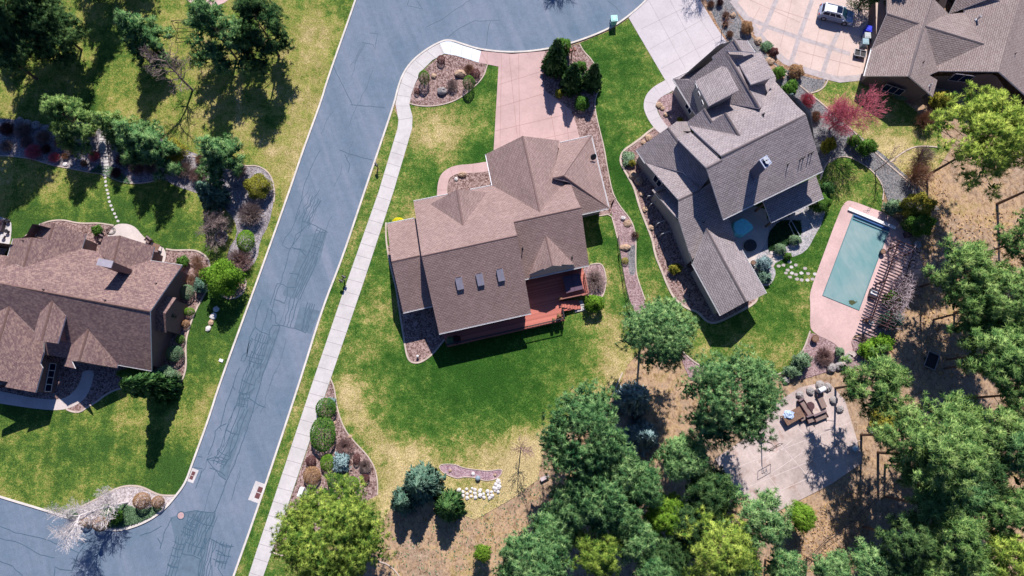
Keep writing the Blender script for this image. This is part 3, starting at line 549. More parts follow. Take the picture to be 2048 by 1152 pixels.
struct(eg2.build('bed_edging', M['edging']))
sheet('planting_bed', [(1355, 700), (1385, 722), (1425, 741), (1420, 770), (1380, 760)], .07, M['gravel_pink'])
sheet('patio', chaikin([(1440, 470), (1460, 420), (1530, 410), (1535, 445), (1538, 470), (1530, 490), (1510, 518), (1497, 535), (1480, 520)], 1), .09, M['patio'])
bed([(1530, 430), (1620, 400), (1640, 395), (1652, 400), (1648, 440), (1625, 480), (1618, 495), (1600, 510), (1565, 518), (1545, 530), (1553, 545), (1545, 565), (1532, 575), (1500, 560), (1490, 530), (1520, 505), (1538, 475)], 'gravel_blue', z=.075, sm=1)
sheet('groundcover', [(1536, 465), (1560, 440), (1600, 440), (1605, 465), (1595, 480), (1560, 500), (1535, 505)], .082, plain('dark_groundcover', (.03, .05, .03), .9, .1, .5, 8), 1)
sheet('court', [(1430, 918), (1470, 890), (1520, 860), (1545, 815), (1560, 800), (1600, 775), (1655, 762), (1690, 800), (1705, 850), (1722, 905), (1725, 925), (1663, 968), (1537, 1032), (1500, 1000), (1455, 960)], .09, M['court'])
cj = MB()
for a, b in [((1483, 880), (1580, 1010)), ((1536, 860), (1640, 980)), ((1590, 850), (1690, 950)), ((1470, 985), (1722, 880)), ((1460, 940), (1700, 845)), ((1505, 1005), (1724, 910)), ((1530, 925), (1585, 880)), ((1545, 945), (1605, 905))]: ribbon(cj, [a, b], .05, .0945)
struct(cj.build('court_line', M['white_line']))
# ---------------- houses ----------------
class House:
    def __init__(s, name, loc, label, roofmat, wallmat, ridgemat):
        s.root = empty(name, loc, label, 'house'); s.r = MB(); s.w = MB(); s.c = MB(); s.g = MB(); s.rm, s.wm, s.cm = roofmat, wallmat, ridgemat
        s.n = 0
    def slope(s, pl, px, th=.2):                    # a roof plane through pixel outline
        pts = [pl.hit(x, y) for x, y in px]; pts = ccw(pts); n = len(pts)
        g = Vector((pl.g[0], pl.g[1])); gl = g.length; g.normalize(); hz = Vector((g.y, -g.x)); k = math.sqrt(1+gl*gl)
        uv = [((p.x*hz.x+p.y*hz.y), (p.x*g.x+p.y*g.y)*k) for p in pts]
        s.r.face(pts, 0, uv); dn = Vector((0, 0, th)); s.r.face([p-dn for p in pts][::-1], 1)
        for i in range(n):
            a, b = pts[i], pts[(i+1) % n]; s.r.face([a-dn, b-dn, b, a], 1)
        return pts
    def walls(s, corners, planes, ov=.5, z0=0.0, drop=.24):   # corners (px,py,z) of the eaves
        poly = inset([P(*c) for c in corners], ov); n = len(poly)
        for i in range(n):
            a, b = poly[i], poly[(i+1) % n]; m = 10
            for j in range(m):
                p, q = a.lerp(b, j/m), a.lerp(b, (j+1)/m)
                zp = min(pl.z(p.x, p.y) for pl in planes)-drop; zq = min(pl.z(q.x, q.y) for pl in planes)-drop
                if max(zp, zq) <= z0+.05: continue
                s.w.face([(p.x, p.y, z0), (q.x, q.y, z0), (q.x, q.y, max(z0, zq)), (p.x, p.y, max(z0, zp))])
        return poly
    def wall3(s, pts, mi=0): s.w.face(pts, mi)
    def box_between(s, top, zfun):                  # vertical faces dropped from a top outline to zfun
        top = ccw(top); n = len(top)
        for i in range(n):
            a, b = top[i], top[(i+1) % n]
            s.w.face([(a.x, a.y, zfun(a)), (b.x, b.y, zfun(b)), (b.x, b.y, b.z-.05), (a.x, a.y, a.z-.05)])
    def cap(s, a, b, w=.26):
        d = (b-a).normalized(); q = Vector((-d.y, d.x, 0)).normalized()*w/2; up = Vector((0, 0, .05)); dn = Vector((0, 0, -.05))
        s.c = MB(); m0, m1 = a+up, b+up; l0, l1, r0, r1 = a+q+dn, b+q+dn, a-q+dn, b-q+dn
        s.c.face([m0, m1, l1, l0]); s.c.face([r0, r1, m1, m0]); s.c.face([l0, l1, r1, r0]); s.c.face([l0, r0, m0]); s.c.face([m1, r1, l1]); child(s.c, 'ridge_cap', s.cm, s.root)
    def gutter(s, pl, a, b, w=.13):
        A, B = pl.hit(*a), pl.hit(*b); d = (B-A).normalized(); q = Vector((-d.y, d.x, 0))
        if q.dot(Vector((pl.g[0], pl.g[1], 0))) > 0: q = -q
        q = q.normalized(); o = q*w; z = Vector((0, 0, .14)); e = Vector((0, 0, .0)); t = q*.03
        A = A+q*.003-Vector((0, 0, .012)); B = B+q*.003-Vector((0, 0, .012))
        s.g = MB(); s.g.face([A-z, B-z, B+o-z, A+o-z]); s.g.face([A+o-z, B+o-z, B+o+e, A+o+e]); s.g.face([A+o+e, B+o+e, B+o-t+e, A+o-t+e]); s.g.face([A+o-t+e, B+o-t+e, B+o-t-z*.9, A+o-t-z*.9])
        s.g.face([A-z, A+o-z, A+o+e, A+e]); s.g.face([B-z, B+o-z, B+o+e, B+e]); child(s.g, 'gutter', M['white'], s.root)
    def pipe(s, pl, px, py, h=.5, r=.06, mat=None):
        p = pl.hit(px, py); m = MB(); m.tube(p-Vector((0, 0, .2)), p+Vector((0, 0, h)), r, r, 8); m.tube(p+Vector((0, 0, .02)), p+Vector((0, 0, .07)), r*2.2, r*1.8, 8)
        child(m, 'vent_pipe', mat or M['dark'], s.root)
    def finish(s):
        child(s.r, 'roof', [s.rm, M['white']], s.root)
        if s.w.f: child(s.w, 'wall', s.wm, s.root)
def rot_of(a, b): return math.atan2(b.y-a.y, b.x-a.x)
def window_on(h, a, b, w, hgt, z, t=.5, nm='window', off=.04, panes=2, frame=None):
    """window on a vertical wall from a to b (world xy)"""
    c = a.lerp(b, t); d = (b-a); d.z = 0; d.normalize(); n = Vector((d.y, -d.x, 0)); rz = math.atan2(d.y, d.x)
    f = MB(); g = MB(); c = Vector((c.x, c.y, z))+n*off; k = .07
    for dz in (0, hgt-k): f.box(c+Vector((0, 0, dz)), w, .08, k, rz)
    for i in range(panes+1): f.box(c+d*((i/panes-.5)*(w-k)), k, .075, hgt, rz)
    g.box(c-n*.01, w-k, .04, hgt, rz); o = child(g, nm, M['glass'], h.root); fo = child(f, 'frame', frame or M['white'], h.root); fo.parent = o
    fo.matrix_parent_inverse = o.matrix_parent_inverse.inverted() @ fo.matrix_parent_inverse if False else Matrix.Identity(4)
    return o
# ===== house 2 (middle) =====
h = House('house', P(1000, 500), 'pinkish-brown roofed house with three skylights and a red deck, in the middle', M['roof2'], M['wall2'], M['ridge2'])
n1 = eave((827, 403), (985, 371), 4.2, 27, (843, 512))
Ra, Rb = n1.hit(843, 512), n1.hit(1034, 471); Rb.z = Ra.z = (Ra.z+Rb.z)/2
s1 = ridge(Ra, Rb, 27, (878, 667))
Rc, Rd = n1.hit(1027, 444), n1.hit(1162, 415); Rc.z = Rd.z = (Rc.z+Rd.z)/2
s2 = ridge(Rc, Rd, 27, (1100, 540))
gw = eave((972, 308), (985, 371), 4.2, 29, (1062, 350)); Ga, Gb = gw.hit(1045, 272), gw.hit(1080, 426); Ga.z = Gb.z = (Ga.z+Gb.z)/2
ge = ridge(Ga, Gb, 25, (1140, 330))
e1 = eave((1182, 272), (1217, 415), 3.8, 25, (1127, 351))
nn = eave((1120, 286), (1182, 272), 3.8, 25, (1127, 351)); ss = eave((1164, 428), (1217, 416), 3.8, 25, (1127, 351))
h.slope(n1, [(827, 403), (985, 371), (1080, 426), (1118, 377), (1140, 364), (1153, 398), (1162, 415), (1027, 444), (1034, 471), (843, 512)])
h.slope(s1, [(843, 512), (1034, 471), (1050, 558), (1062, 626), (878, 667)])
h.slope(s2, [(1027, 444), (1162, 415), (1178, 530), (1050, 558), (1020, 560), (1010, 460)])
h.slope(gw, [(972, 308), (1045, 272), (1080, 426), (985, 371)])
h.slope(ge, [(1045, 272), (1062, 274), (1119, 281), (1106, 356), (1140, 364), (1118, 380), (1080, 426)])
h.slope(nn, [(1120, 286), (1182, 272), (1127, 351), (1105, 356)]); h.slope(e1, [(1127, 351), (1182, 272), (1217, 415)])
h.slope(ss, [(1105, 356), (1127, 351), (1217, 415), (1164, 428), (1140, 364)])
# front cross gable (peak toward the front bed)
fw = plane3(n1.hit(861, 407), n1.hit(926, 450), n1.hit(880, 385)+Vector((0, 0, 1.1)))
pa = n1.hit(926, 451); zt = pa.z
fr = P(914, 380, zt)
fw = plane3(pa, fr, n1.hit(861, 408)+Vector((0, 0, .02))); fe = plane3(pa, fr, n1.hit(974, 384)+Vector((0, 0, .02)))
h.slope(fw, [(926, 451), (914, 378), (898, 388), (861, 408)]); h.slope(fe, [(926, 451), (974, 384), (914, 378)])
# rear dormer gable on the lower slope
da = s2.hit(1092, 471); db = P(1105, 531, da.z)
dw = plane3(da, db, s2.hit(1058, 549)+Vector((0, 0, .5))); de = plane3(da, db, s2.hit(1149, 529)+Vector((0, 0, .5)))
h.slope(dw, [(1092, 471), (1105, 531), (1088, 539), (1087, 537), (1058, 549)]); h.slope(de, [(1092, 471), (1149, 529), (1123, 529), (1123, 532), (1105, 531)])
q0, q1 = s2.hit(1060, 556), s2.hit(1150, 536)
h.w.face([dw.hit(1060, 548)-Vector((0, 0, .2)), db-Vector((0, 0, .2)), de.hit(1147, 529)-Vector((0, 0, .2)), q1, q0]); 
# west wing
wn = eave((774, 448), (830, 437), 3.6, 27, (783, 523)); wa, wb = wn.hit(783, 523), wn.hit(839, 511); wa.z = wb.z = (wa.z+wb.z)/2
wsl = ridge(wa, wb, 27, (820, 620)); h.slope(wn, [(774, 448), (830, 437), (850, 436), (860, 507), (839, 511), (783, 523)])
h.slope(wsl, [(783, 523), (839, 511), (860, 507), (885, 607), (806, 625)])
h.walls([(827, 403, 4.2), (985, 371, 4.2), (1000, 374, 4.2), (1062, 626, 4.2), (878, 667, 4.2)], [n1, s1], .5)
h.walls([(990, 385, 4.2), (1145, 352, 4.2), (1178, 530, 4.2), (1030, 562, 4.2)], [n1, s2], .5)
h.walls([(774, 448, 3.6), (850, 436, 3.6), (885, 607, 3.6), (806, 625, 3.6)], [wn, wsl], .5)
h.walls([(972, 308, 4), (1062, 274, 4), (1120, 286, 4), (1182, 272, 3.8), (1217, 415, 3.8), (1164, 428, 3.8), (1080, 426, 4.0), (985, 371, 4)], [Plane(Vector((0, 0, 4.0)), (0, 0))], .55)
h.w.face([gw.hit(975, 305)-Vector((0, 0, .25)), gw.hit(1045, 273)-Vector((0, 0, .25)), ge.hit(1118, 282)-Vector((0, 0, .25)), P(1100, 290, 3), P(985, 312, 3)])
h.cap(Ra, Rb); h.cap(Rc, Rd); h.cap(Ga, Gb); h.cap(wa, wb); h.cap(da, db); h.cap(pa, fr); h.cap(nn.hit(1105, 356), nn.hit(1127, 351)); h.cap(e1.hit(1127, 351), e1.hit(1182, 272)); h.cap(e1.hit(1127, 351), e1.hit(1217, 415))
for pl, a, b in [(n1, (827, 403), (896, 389)), (n1, (940, 380), (985, 371)), (s1, (1062, 626), (878, 667)), (s2, (1050, 558), (1178, 530)), (gw, (985, 371), (972, 308)), (e1, (1182, 272), (1217, 415)), (ss, (1164, 428), (1217, 416)), (nn, (1182, 272), (1120, 286)), (wn, (774, 448), (829, 437)), (wsl, (806, 625), (866, 611))]: h.gutter(pl, a, b)
for px in ((1045, 497), (1144, 515)): h.pipe(s2, *px, .6, .06)
# skylights
for cx, cy in ((919, 566), (960, 558), (1001, 549)):
    c = s1.hit(cx, cy); g = Vector((s1.g[0], s1.g[1], 0)); pit = math.atan(g.length); g.normalize(); rz = math.atan2(g.y, g.x)-math.pi/2
    f = MB(); f.box(c-Vector((0, 0, .05)), .78, 1.45, .30, rz, tilt=(pit, 0)); q = MB(); q.box(c+Vector((0, 0, .22)), .68, 1.34, .05, rz, tilt=(pit, 0))
    o = child(f, 'skylight', M['galv'], h.root); gl = child(q, 'pane', M['glass'], h.root); gl.parent = o; gl.matrix_parent_inverse = Matrix.Identity(4)
# deck
dz = 1.1; D = [(886, 672), (895, 694), (1130, 641), (1126, 628), (1119, 600), (1178, 588), (1165, 532), (1050, 552), (1040, 600), (880, 640)]
d = MB(); d.prism([P(x, y, dz) for x, y in D], dz-.2, dz); child(d, 'deck', M['deck'], h.root)
for x, y in [(893, 690), (950, 678), (1010, 665), (1070, 653), (1128, 640), (1120, 603), (1176, 587)]: 
    p = P(x, y, dz); dp = MB(); dp.box((p.x, p.y, 0), .12, .12, dz-.2, .2); child(dp, 'deck_post', M['redwood'], h.root)
def railing(px, z, hh=1.0, mat='redwood', bal=.35, name='railing', root=None):
    m = MB(); pts = [P(x, y, z) for x, y in px]
    for i in range(len(pts)-1):
        a, b = pts[i], pts[i+1]; L = (b-a).length; d = (b-a).normalized(); rz = math.atan2(d.y, d.x); c = (a+b)/2
        m.box(c+Vector((0, 0, hh-.05)), L+.1, .11, .05, rz); m.box(c+Vector((0, 0, .12)), L, .05, .05, rz)
        for k in range(int(L/bal)+1): m.box(a.lerp(b, min(1, k*bal/L)), .025, .025, hh-.05, rz)
        for k in (0, 1): m.box(a.lerp(b, k), .1, .1, hh+.05, rz)
    child(m, name, M[mat], (root or h).root)
railing([(894, 691), (1128, 638.5), (1124, 619), (1127, 618)], dz+.002, .95, 'dark', .2); railing([(1120, 601), (1176, 589), (1168, 550)], dz+.002, .95)
st = MB()
for i in range(6):
    a = P(1123+i*7, 604-i*1.2+8, dz); st.box((a.x, a.y, 0), .42, 1.25, dz-.15*(i+1)+.02, R(13))
child(st, 'stairs', M['deck'], h.root)
# yellow blossom peeking etc. come later
dsh = MB(); p = e1.hit(1186, 317)+Vector((0, 0, .55)); n = Vector((.35, -.6, .72)).normalized(); q = n.to_track_quat('Z', 'Y')
dsh.tube(p, p+n*.06, .42, .36, 20); dsh.tube(p-n*.5+Vector((0, 0, -.2)), p, .03, .03); dsh.tube(p+n*.02, p+n*.5+Vector((-.1, .1, 0)), .015, .015); child(dsh, 'satellite_dish', M['dark'], h.root)
W2 = [P(878, 667, 4.2), P(1062, 626, 4.2)]; wp = inset([P(827, 403, 4.2), P(985, 371, 4.2), P(1120, 345, 4.2), P(1178, 530, 4.2), P(1050, 558, 4.2), P(1062, 626, 4.2), P(878, 667, 4.2)], .5)
def nearest_edge(poly, px, py, z=2):
    t = P(px, py, z); best = None
    for i in range(len(poly)):
        a, b = poly[i], poly[(i+1) % len(poly)]; d = Vector((b.x-a.x, b.y-a.y)); u = max(0, min(1, Vector((t.x-a.x, t.y-a.y)).dot(d)/d.length_squared))
        e = (Vector((a.x, a.y))+d*u-Vector((t.x, t.y))).length
        if best is None or e < best[0]: best = (e, a, b, u)
    return best[1:]
for px, py in ((930, 655), (990, 642), (1040, 630)): a, b, u = nearest_edge(wp, px, py); window_on(h, a, b, 1.6, 1.5, 1.7, u)
for px, py in ((1085, 550), (1130, 540)): a, b, u = nearest_edge(wp, px, py); window_on(h, a, b, 1.7, 1.9, 1.2, u)
h.finish(); H2 = h
# ===== house 1 (left) =====
h = House('house', P(150, 620), 'large mixed-brown roofed house with a sheet-metal chimney, at the left edge', M['roof1'], M['wall1'], M['ridge1'])
s1 = eave((236, 729), (303, 741), 3.4, 35, (300, 623)); r1 = s1.hit(300, 623); r0 = s1.hit(0, 567); r0.z = r1.z = (r0.z+r1.z)/2; ro = r1+(r0-r1)*1.5
n1 = ridge(r1, r0, 35, (250, 500))
h.slope(s1, [(300, 623), (0, 567), (-60, 556), (-60, 690), (18, 700), (236, 729), (303, 741)])
h.slope(n1, [(300, 623), (364, 531), (300, 521), (196, 503), (163, 497), (46, 535), (30, 528), (-60, 545), (-60, 556), (0, 567)])
ge = eave((172, 468), (163, 497), 3.5, 29, (67, 475)); a1, a2 = ge.hit(64, 475), ge.hit(46, 535); a1.z = a2.z = (a1.z+a2.z)/2
gw = ridge(a1, a2, 29, (0, 500)); b1, b2 = ge.hit(108, 446), ge.hit(97, 479); b1.z = b2.z = (b1.z+b2.z)/2; gw2 = ridge(b1, b2, 29, (60, 460))
h.slope(ge, [(64, 475), (97, 479), (108, 446), (172, 468), (163, 497), (46, 535)]); h.slope(gw, [(64, 475), (46, 535), (20, 545), (-30, 560), (16, 512), (27, 477)]); h.slope(gw2, [(108, 446), (97, 479), (71, 474), (81, 447)])
lw = eave((-40, 500), (16, 512), 3.3, 24, (-20, 560)); h.slope(lw, [(16, 512), (-60, 500), (-60, 570), (19, 539), (30, 528)])
ce = eave((309, 493), (301, 522), 3.5, 29, (240, 471)); c1, c2 = ce.hit(240, 471), ce.hit(227, 522); c1.z = c2.z = (c1.z+c2.z)/2; cw = ridge(c1, c2, 29, (200, 490))
h.slope(ce, [(240, 471), (309, 493), (301, 523), (244, 546), (225, 530)]); h.slope(cw, [(240, 471), (225, 530), (196, 505), (207, 473)])
# dormer, entry gable, garage wing on the street side
def gable(h, pl, apex, front, west, east, pit=None):
    A = pl.hit(*apex); B = P(*front, A.z); w = plane3(A, B, pl.hit(*west[0])+Vector((0, 0, west[1]))); e = plane3(A, B, pl.hit(*east[0])+Vector((0, 0, east[1]))); return A, B, w, e
A, B, w, e = gable(h, s1, (104, 601), (82, 682), ((80, 625), .05), ((132, 632), .05)); h.slope(w, [(104, 601), (80, 625), (64, 679), (82, 682)]); h.slope(e, [(104, 601), (132, 632), (115, 687), (82, 682)]); h.cap(A, B)
tp = inset([w.hit(66, 678), e.hit(114, 686), e.hit(130, 634), w.hit(82, 627)], .35); h.box_between([Vector((p.x, p.y, min(w.z(p.x, p.y), e.z(p.x, p.y))-.15)) for p in tp], lambda p: s1.z(p.x, p.y)-.5)
A, B, w, e = gable(h, s1, (176, 658), (157, 722), ((138, 695), .05), ((234, 727), .05)); h.slope(w, [(176, 658), (138, 695), (127, 732), (150, 737), (143, 722), (157, 722)]); h.slope(e, [(176, 658), (236, 728), (234, 736), (187, 728), (157, 722)]); h.cap(A, B)
we, ee, wB = w, e, B
h.w.face([w.hit(145, 722)-Vector((0, 0, .2)), B-Vector((0, 0, .2)), e.hit(228, 733)-Vector((0, 0, .2)), P(232, 737, 2.2), P(150, 724, 2.2)])
A, B, w, e = gable(h, s1, (18, 612), (-8, 700), ((-30, 640), .05), ((87, 682), .05)); h.slope(e, [(18, 612), (87, 682), (87, 707), (80, 727), (85, 736), (71, 785), (10, 774), (16, 764), (-60, 750), (-60, 735), (-18, 735)]); h.slope(w, [(18, 612), (-18, 735), (-60, 735), (-60, 640)]); h.cap(A, B+(B-A)*.5)
# garage-wing east wall with a row of windows
ga, gb = e.hit(80, 727), e.hit(71, 785); 
gz = ga.z-.25
pw = [Vector((p.x, p.y, 0)) for p in (e.hit(74, 720), e.hit(64, 783))]
h.w.face([(pw[0].x, pw[0].y, 0), (pw[1].x, pw[1].y, 0), (pw[1].x, pw[1].y, e.z(pw[1].x, pw[1].y)-.2), (pw[0].x, pw[0].y, e.z(pw[0].x, pw[0].y)-.2)])
h.w.face([(pw[1].x, pw[1].y, 0), (P(0, 772).x, P(0, 772).y, 0), (P(0, 772).x, P(0, 772).y, 3), (pw[1].x, pw[1].y, 3)])
for t in (.15, .38, .61, .84): window_on(h, pw[1], pw[0], .9, 1.2, .9, t, panes=1, off=.06)
h.walls([(-60, 690, 3.4), (303, 741, 3.4), (364, 531, 3.4), (-60, 470, 3.4)], [s1, n1], .55)
h.walls([(27, 477, 3.4), (64, 470, 3.4), (81, 447, 3.4), (172, 468, 3.4), (163, 515, 3.4), (16, 530, 3.4)], [gw, ge], .5)
h.walls([(207, 473, 3.4), (309, 493, 3.4), (301, 530, 3.4), (196, 515, 3.4)], [cw, ce], .5)
# east bump-out (fireplace gable) with its small roof and narrow window
bo = MB(); z1 = 4.3; c0, c1_, c2_, c3 = P(352, 592, z1), P(326, 632, z1), P(331, 684, z1-1.2), P(355, 640, z1-.6)
eastwall = inset([P(-60, 690, 3.4), P(303, 741, 3.4), P(364, 531, 3.4), P(-60, 470, 3.4)], .55)
a, b, u = nearest_edge(eastwall, 372, 640, 0); d = (b-a); d.z = 0; L = d.length; d.normalize(); nrm = Vector((d.y, -d.x, 0))
mid = a.lerp(b, u); mid.z = 0; hw = 1.9
F0, F1 = mid-d*hw+nrm*1.0, mid+d*hw+nrm*1.0; B0, B1 = mid-d*hw, mid+d*hw; zz, zp = 4.0, 5.2; T = mid+nrm*1.0
def v3(p, z): return Vector((p.x, p.y, z))
h.w.face([v3(F0, 0), v3(F1, 0), v3(F1, zz), v3(T, zp), v3(F0, zz)]); h.w.face([v3(B0, 0), v3(F0, 0), v3(F0, zz), v3(B0, zz)]); h.w.face([v3(F1, 0), v3(B1, 0), v3(B1, zz), v3(F1, zz)])
for Fq, Bq in ((F0, B0), (F1, B1)):
    s_ = (Fq-mid-nrm*1.0).normalized()*.25; o_ = nrm*.25
    q = [v3(T+o_, zp+.08), v3(mid, zp+.08), v3(Bq+s_, zz-.1), v3(Fq+s_+o_, zz-.1)]
    h.r.face(q, 0, [(0, 0), (1.25, 0), (1.25, 2.4), (0, 2.4)]); h.r.face([p-Vector((0, 0, .15)) for p in q][::-1], 1)
    for i in range(4): h.r.face([q[i], q[(i+1) % 4], q[(i+1) % 4]-Vector((0, 0, .15)), q[i]-Vector((0, 0, .15))], 0, [(0, 0), (1, 0), (1, .1), (0, .1)])
window_on(h, F0, F1, .4, 1.1, 2.2, .5, panes=1, frame=M['dark'])
h.cap(r1, ro); h.cap(a1, a2); h.cap(b1, b2); h.cap(c1, c2)
# chimney with sloping sheet-metal cap
T4 = [P(197, 516, 9.4), P(227, 522, 9.1), P(222, 536, 9.1), P(192, 530, 9.4)]
cm = MB(); q = [Vector((p.x, p.y, 0)) for p in T4]; qi = inset(q, .08); cm.prism(qi, 5.0, 9.0); ch = child(cm, 'chimney', M['wall1'], h.root)
cp = MB(); tq = ccw(T4); cp.face(tq); cp.face([p-Vector((0, 0, .12)) for p in tq][::-1])
for i in range(4): cp.face([tq[i]-Vector((0, 0, .12)), tq[(i+1) % 4]-Vector((0, 0, .12)), tq[(i+1) % 4], tq[i]])
cc = child(cp, 'cap', M['galv'], h.root); cc.parent = ch; cc.matrix_parent_inverse = Matrix.Identity(4)
for px in ((47, 482), (88, 580), (211, 601), (313, 567)): h.pipe(gw if px[0] == 47 else n1, *px, .35, .05)
for pl, a, b in [(n1, (300, 522), (364, 531)), (s1, (236, 729), (303, 741)), (gw, (16, 512), (27, 477)), (gw2, (71, 474), (81, 447))]: h.gutter(pl, a, b, .1)
h.finish(); H1 = h
# ===== house 3 (right) =====
h = House('house', P(1450, 350), 'grey-brown roofed house of many gables with a brick-size boxed chimney, between driveway and pool', M['roof3'], M['wall3'], M['ridge3'])
S1 = eave((1446, 438), (1646, 341), 6.3, 29, (1530, 270)); R0, R1_ = S1.hit(1444, 312), S1.hit(1612, 229); R0.z = R1_.z = (R0.z+R1_.z)/2
rd = (R1_-R0).normalized(); N1 = ridge(R0, R1_, 29, (1480, 230))
r2a, r2b = S1.hit(1413, 336), S1.hit(1444, 320); N2 = ridge(r2a, r2b, 29, (1380, 270))
h.slope(S1, [(1413, 336), (1444, 320), (1444, 312), (1612, 229), (1646, 341), (1446, 438)])
h.slope(N1, [(1443, 312), (1612, 229), (1594, 212), (1548, 160), (1520, 217), (1462, 206), (1410, 217), (1424, 243), (1451, 225), (1480, 272), (1378, 251), (1382, 256)])
h.slope(N2, [(1353, 276), (1382, 264), (1444, 320), (1413, 336)])
GW = eave((1347, 158), (1385, 220), 3.5, 43, (1452, 102))
h.slope(GW, [(1468, 79), (1482, 102), (1452, 102), (1520, 217), (1462, 207), (1412, 219), (1392, 231), (1385, 220), (1347, 158), (1377, 159), (1420, 124), (1427, 119), (1424, 113)])
gA, gB = GW.hit(1452, 102), GW.hit(1520, 217); gA.z = gB.z = (gA.z+gB.z)/2; EB = ridge(gA, gB, 36, (1530, 130))
gC, gD = GW.hit(1468, 79), GW.hit(1482, 102); gC.z = gD.z = (gC.z+gD.z)/2; EA = ridge(gC, gD, 36, (1530, 80))
h.slope(EB, [(1452, 102), (1482, 102), (1508, 104), (1552, 155), (1548, 180), (1520, 217)]); h.slope(EA, [(1468, 79), (1493, 81), (1509, 105), (1482, 102)])
sk = eave((1347, 158), (1420, 124), 3.5, 30, (1380, 175)); h.slope(sk, [(1347, 158), (1420, 124), (1377, 159)])
# shed dormers
a, b, c = P(1390, 162, 6.8), P(1450, 129, 7.6), P(1478, 180, 8.8); DP = plane3(a, b, c); t = h.slope(DP, [(1390, 162), (1450, 129), (1478, 180), (1418, 212)])
tp = inset([DP.hit(*p) for p in ((1390, 162), (1450, 129), (1478, 180), (1418, 212))], .25); h.box_between([v3(p, DP.z(p.x, p.y)-.15) for p in tp], lambda p: GW.z(p.x, p.y)-.4)
wd = [DP.hit(1418, 212), DP.hit(1390, 162)]; wd = [v3(p, 0) for p in wd]
for t_ in (.25, .55, .8): window_on(h, wd[0], wd[1], .7, .6, 6.6, t_, off=-.2, panes=1)
e0 = EB.hit(1472, 117); a, b = e0+Vector((0, 0, .1)), EB.hit(1502, 169)+Vector((0, 0, 1.0)); D2 = plane3(a, b, P(1551, 152, b.z-.6)); h.slope(D2, [(1472, 117), (1521, 103), (1551, 152), (1502, 169)])
tp = inset([D2.hit(*p) for p in ((1474, 117), (1521, 103), (1551, 152), (1502, 169))], .3); h.box_between([v3(p, D2.z(p.x, p.y)-.15) for p in tp], lambda p: 2)
# entry gables, dark west-facing slope
ap = N1.hit(1480, 272); gd = (gB-gA).normalized(); nW = Vector((-gd.y, gd.x)); nW = nW if nW.x < 0 else -nW; tt = -math.tan(R(43)); GV = Plane(ap, (nW.x*tt, nW.y*tt))
h.slope(GV, [(1408, 217), (1424, 243), (1451, 225), (1480, 272), (1378, 251), (1375, 243)])
# west wing
WW = eave((1273, 299), (1291, 326), 3.0, 35, (1340, 270)); h.slope(WW, [(1336, 255), (1273, 299), (1291, 326), (1367, 345), (1400, 380), (1425, 345), (1413, 330), (1358, 283)])
wA, wB_ = WW.hit(1336, 255), WW.hit(1358, 283); WE = ridge(wA, wB_, 30, (1375, 250)); h.slope(WE, [(1336, 254), (1341, 252), (1353, 243), (1375, 243), (1382, 264), (1356, 280)])
pn = P(1291, 326, 3.0); nN = Vector((-rd.y, rd.x)); nN = nN if nN.y > 0 else -nN; tt = -math.tan(R(23)); N3 = Plane(pn, (nN.x*tt, nN.y*tt))
h.slope(N3, [(1291, 326), (1367, 345), (1400, 380), (1357, 400)]); w3a, w3b = N3.hit(1357, 400), N3.hit(1400, 380); w3a.z = w3b.z = (w3a.z+w3b.z)/2
S3 = ridge(w3a, w3b, 22, (1400, 470)); h.slope(S3, [(1357, 400), (1400, 380), (1425, 362), (1455, 430), (1474, 486), (1437, 474), (1413, 457), (1385, 527), (1357, 438)])
L3 = N3.up(-1.9); h.slope(L3, [(1304, 380), (1324, 370), (1362, 402), (1369, 431), (1357, 438), (1348, 430)])
# south-east wing
VW = eave((1385, 527), (1442, 631), 3.6, 28, (1450, 530)); v1, v2 = VW.hit(1413, 457), VW.hit(1493, 603); v1.z = v2.z = (v1.z+v2.z)/2; VE = ridge(v1, v2, 27, (1520, 560))
h.slope(VW, [(1413, 457), (1385, 527), (1442, 631), (1493, 603)]); h.slope(VE, [(1413, 457), (1437, 474), (1474, 486), (1483, 500), (1532, 587), (1507, 599), (1493, 603)])
# covered patio roof
PR = eave((1542, 444), (1647, 395), 3.2, 14, (1580, 380)); h.slope(PR, [(1526, 402), (1632, 352), (1647, 395), (1542, 444)])
for x, y in ((1548, 440), (1594, 418), (1640, 395), (1527, 408)): p = P(x, y, 3.0); ps = MB(); ps.box((p.x, p.y, 0), .22, .22, 3.0, R(-27)); child(ps, 'porch_post', M['wood'], h.root)
flat = lambda z: Plane(Vector((0, 0, z)), (0, 0))
h.walls([(1446, 438, 6.3), (1646, 341, 6.3), (1594, 207, 6.3), (1552, 166, 6.3), (1374, 262, 6.3), (1413, 335, 6.3)], [S1, N1], .6, drop=.3)
h.walls([(1347, 158, 3.5), (1424, 115, 3.5), (1468, 82, 3.5), (1493, 82, 3.5), (1560, 165, 3.5), (1460, 270, 3.5), (1385, 220, 3.5)], [GW, EB], .5)
h.walls([(1273, 299, 3.8), (1336, 262, 3.8), (1382, 262, 3.8), (1440, 400, 3.8), (1357, 400, 5.2), (1291, 326, 3.8)], [WW, WE.up(1), flat(5)], .45)
h.walls([(1304, 380, 3.6), (1348, 430, 4.2), (1385, 527, 4.0), (1440, 474, 4.0), (1455, 400, 4.0), (1370, 350, 3.6)], [flat(3.7)], .35)
h.walls([(1385, 527, 4.0), (1442, 631, 4.0), (1532, 587, 4.0), (1474, 486, 4.0)], [VW, VE], .55)
wl = inset([P(1304, 380, 3.6), P(1348, 430, 4.2), P(1385, 527, 4.0), P(1440, 474, 4.0), P(1455, 400, 4.0), P(1370, 350, 3.6)], .35)
fw3 = [S3.hit(1358, 437), S3.hit(1386, 524)]
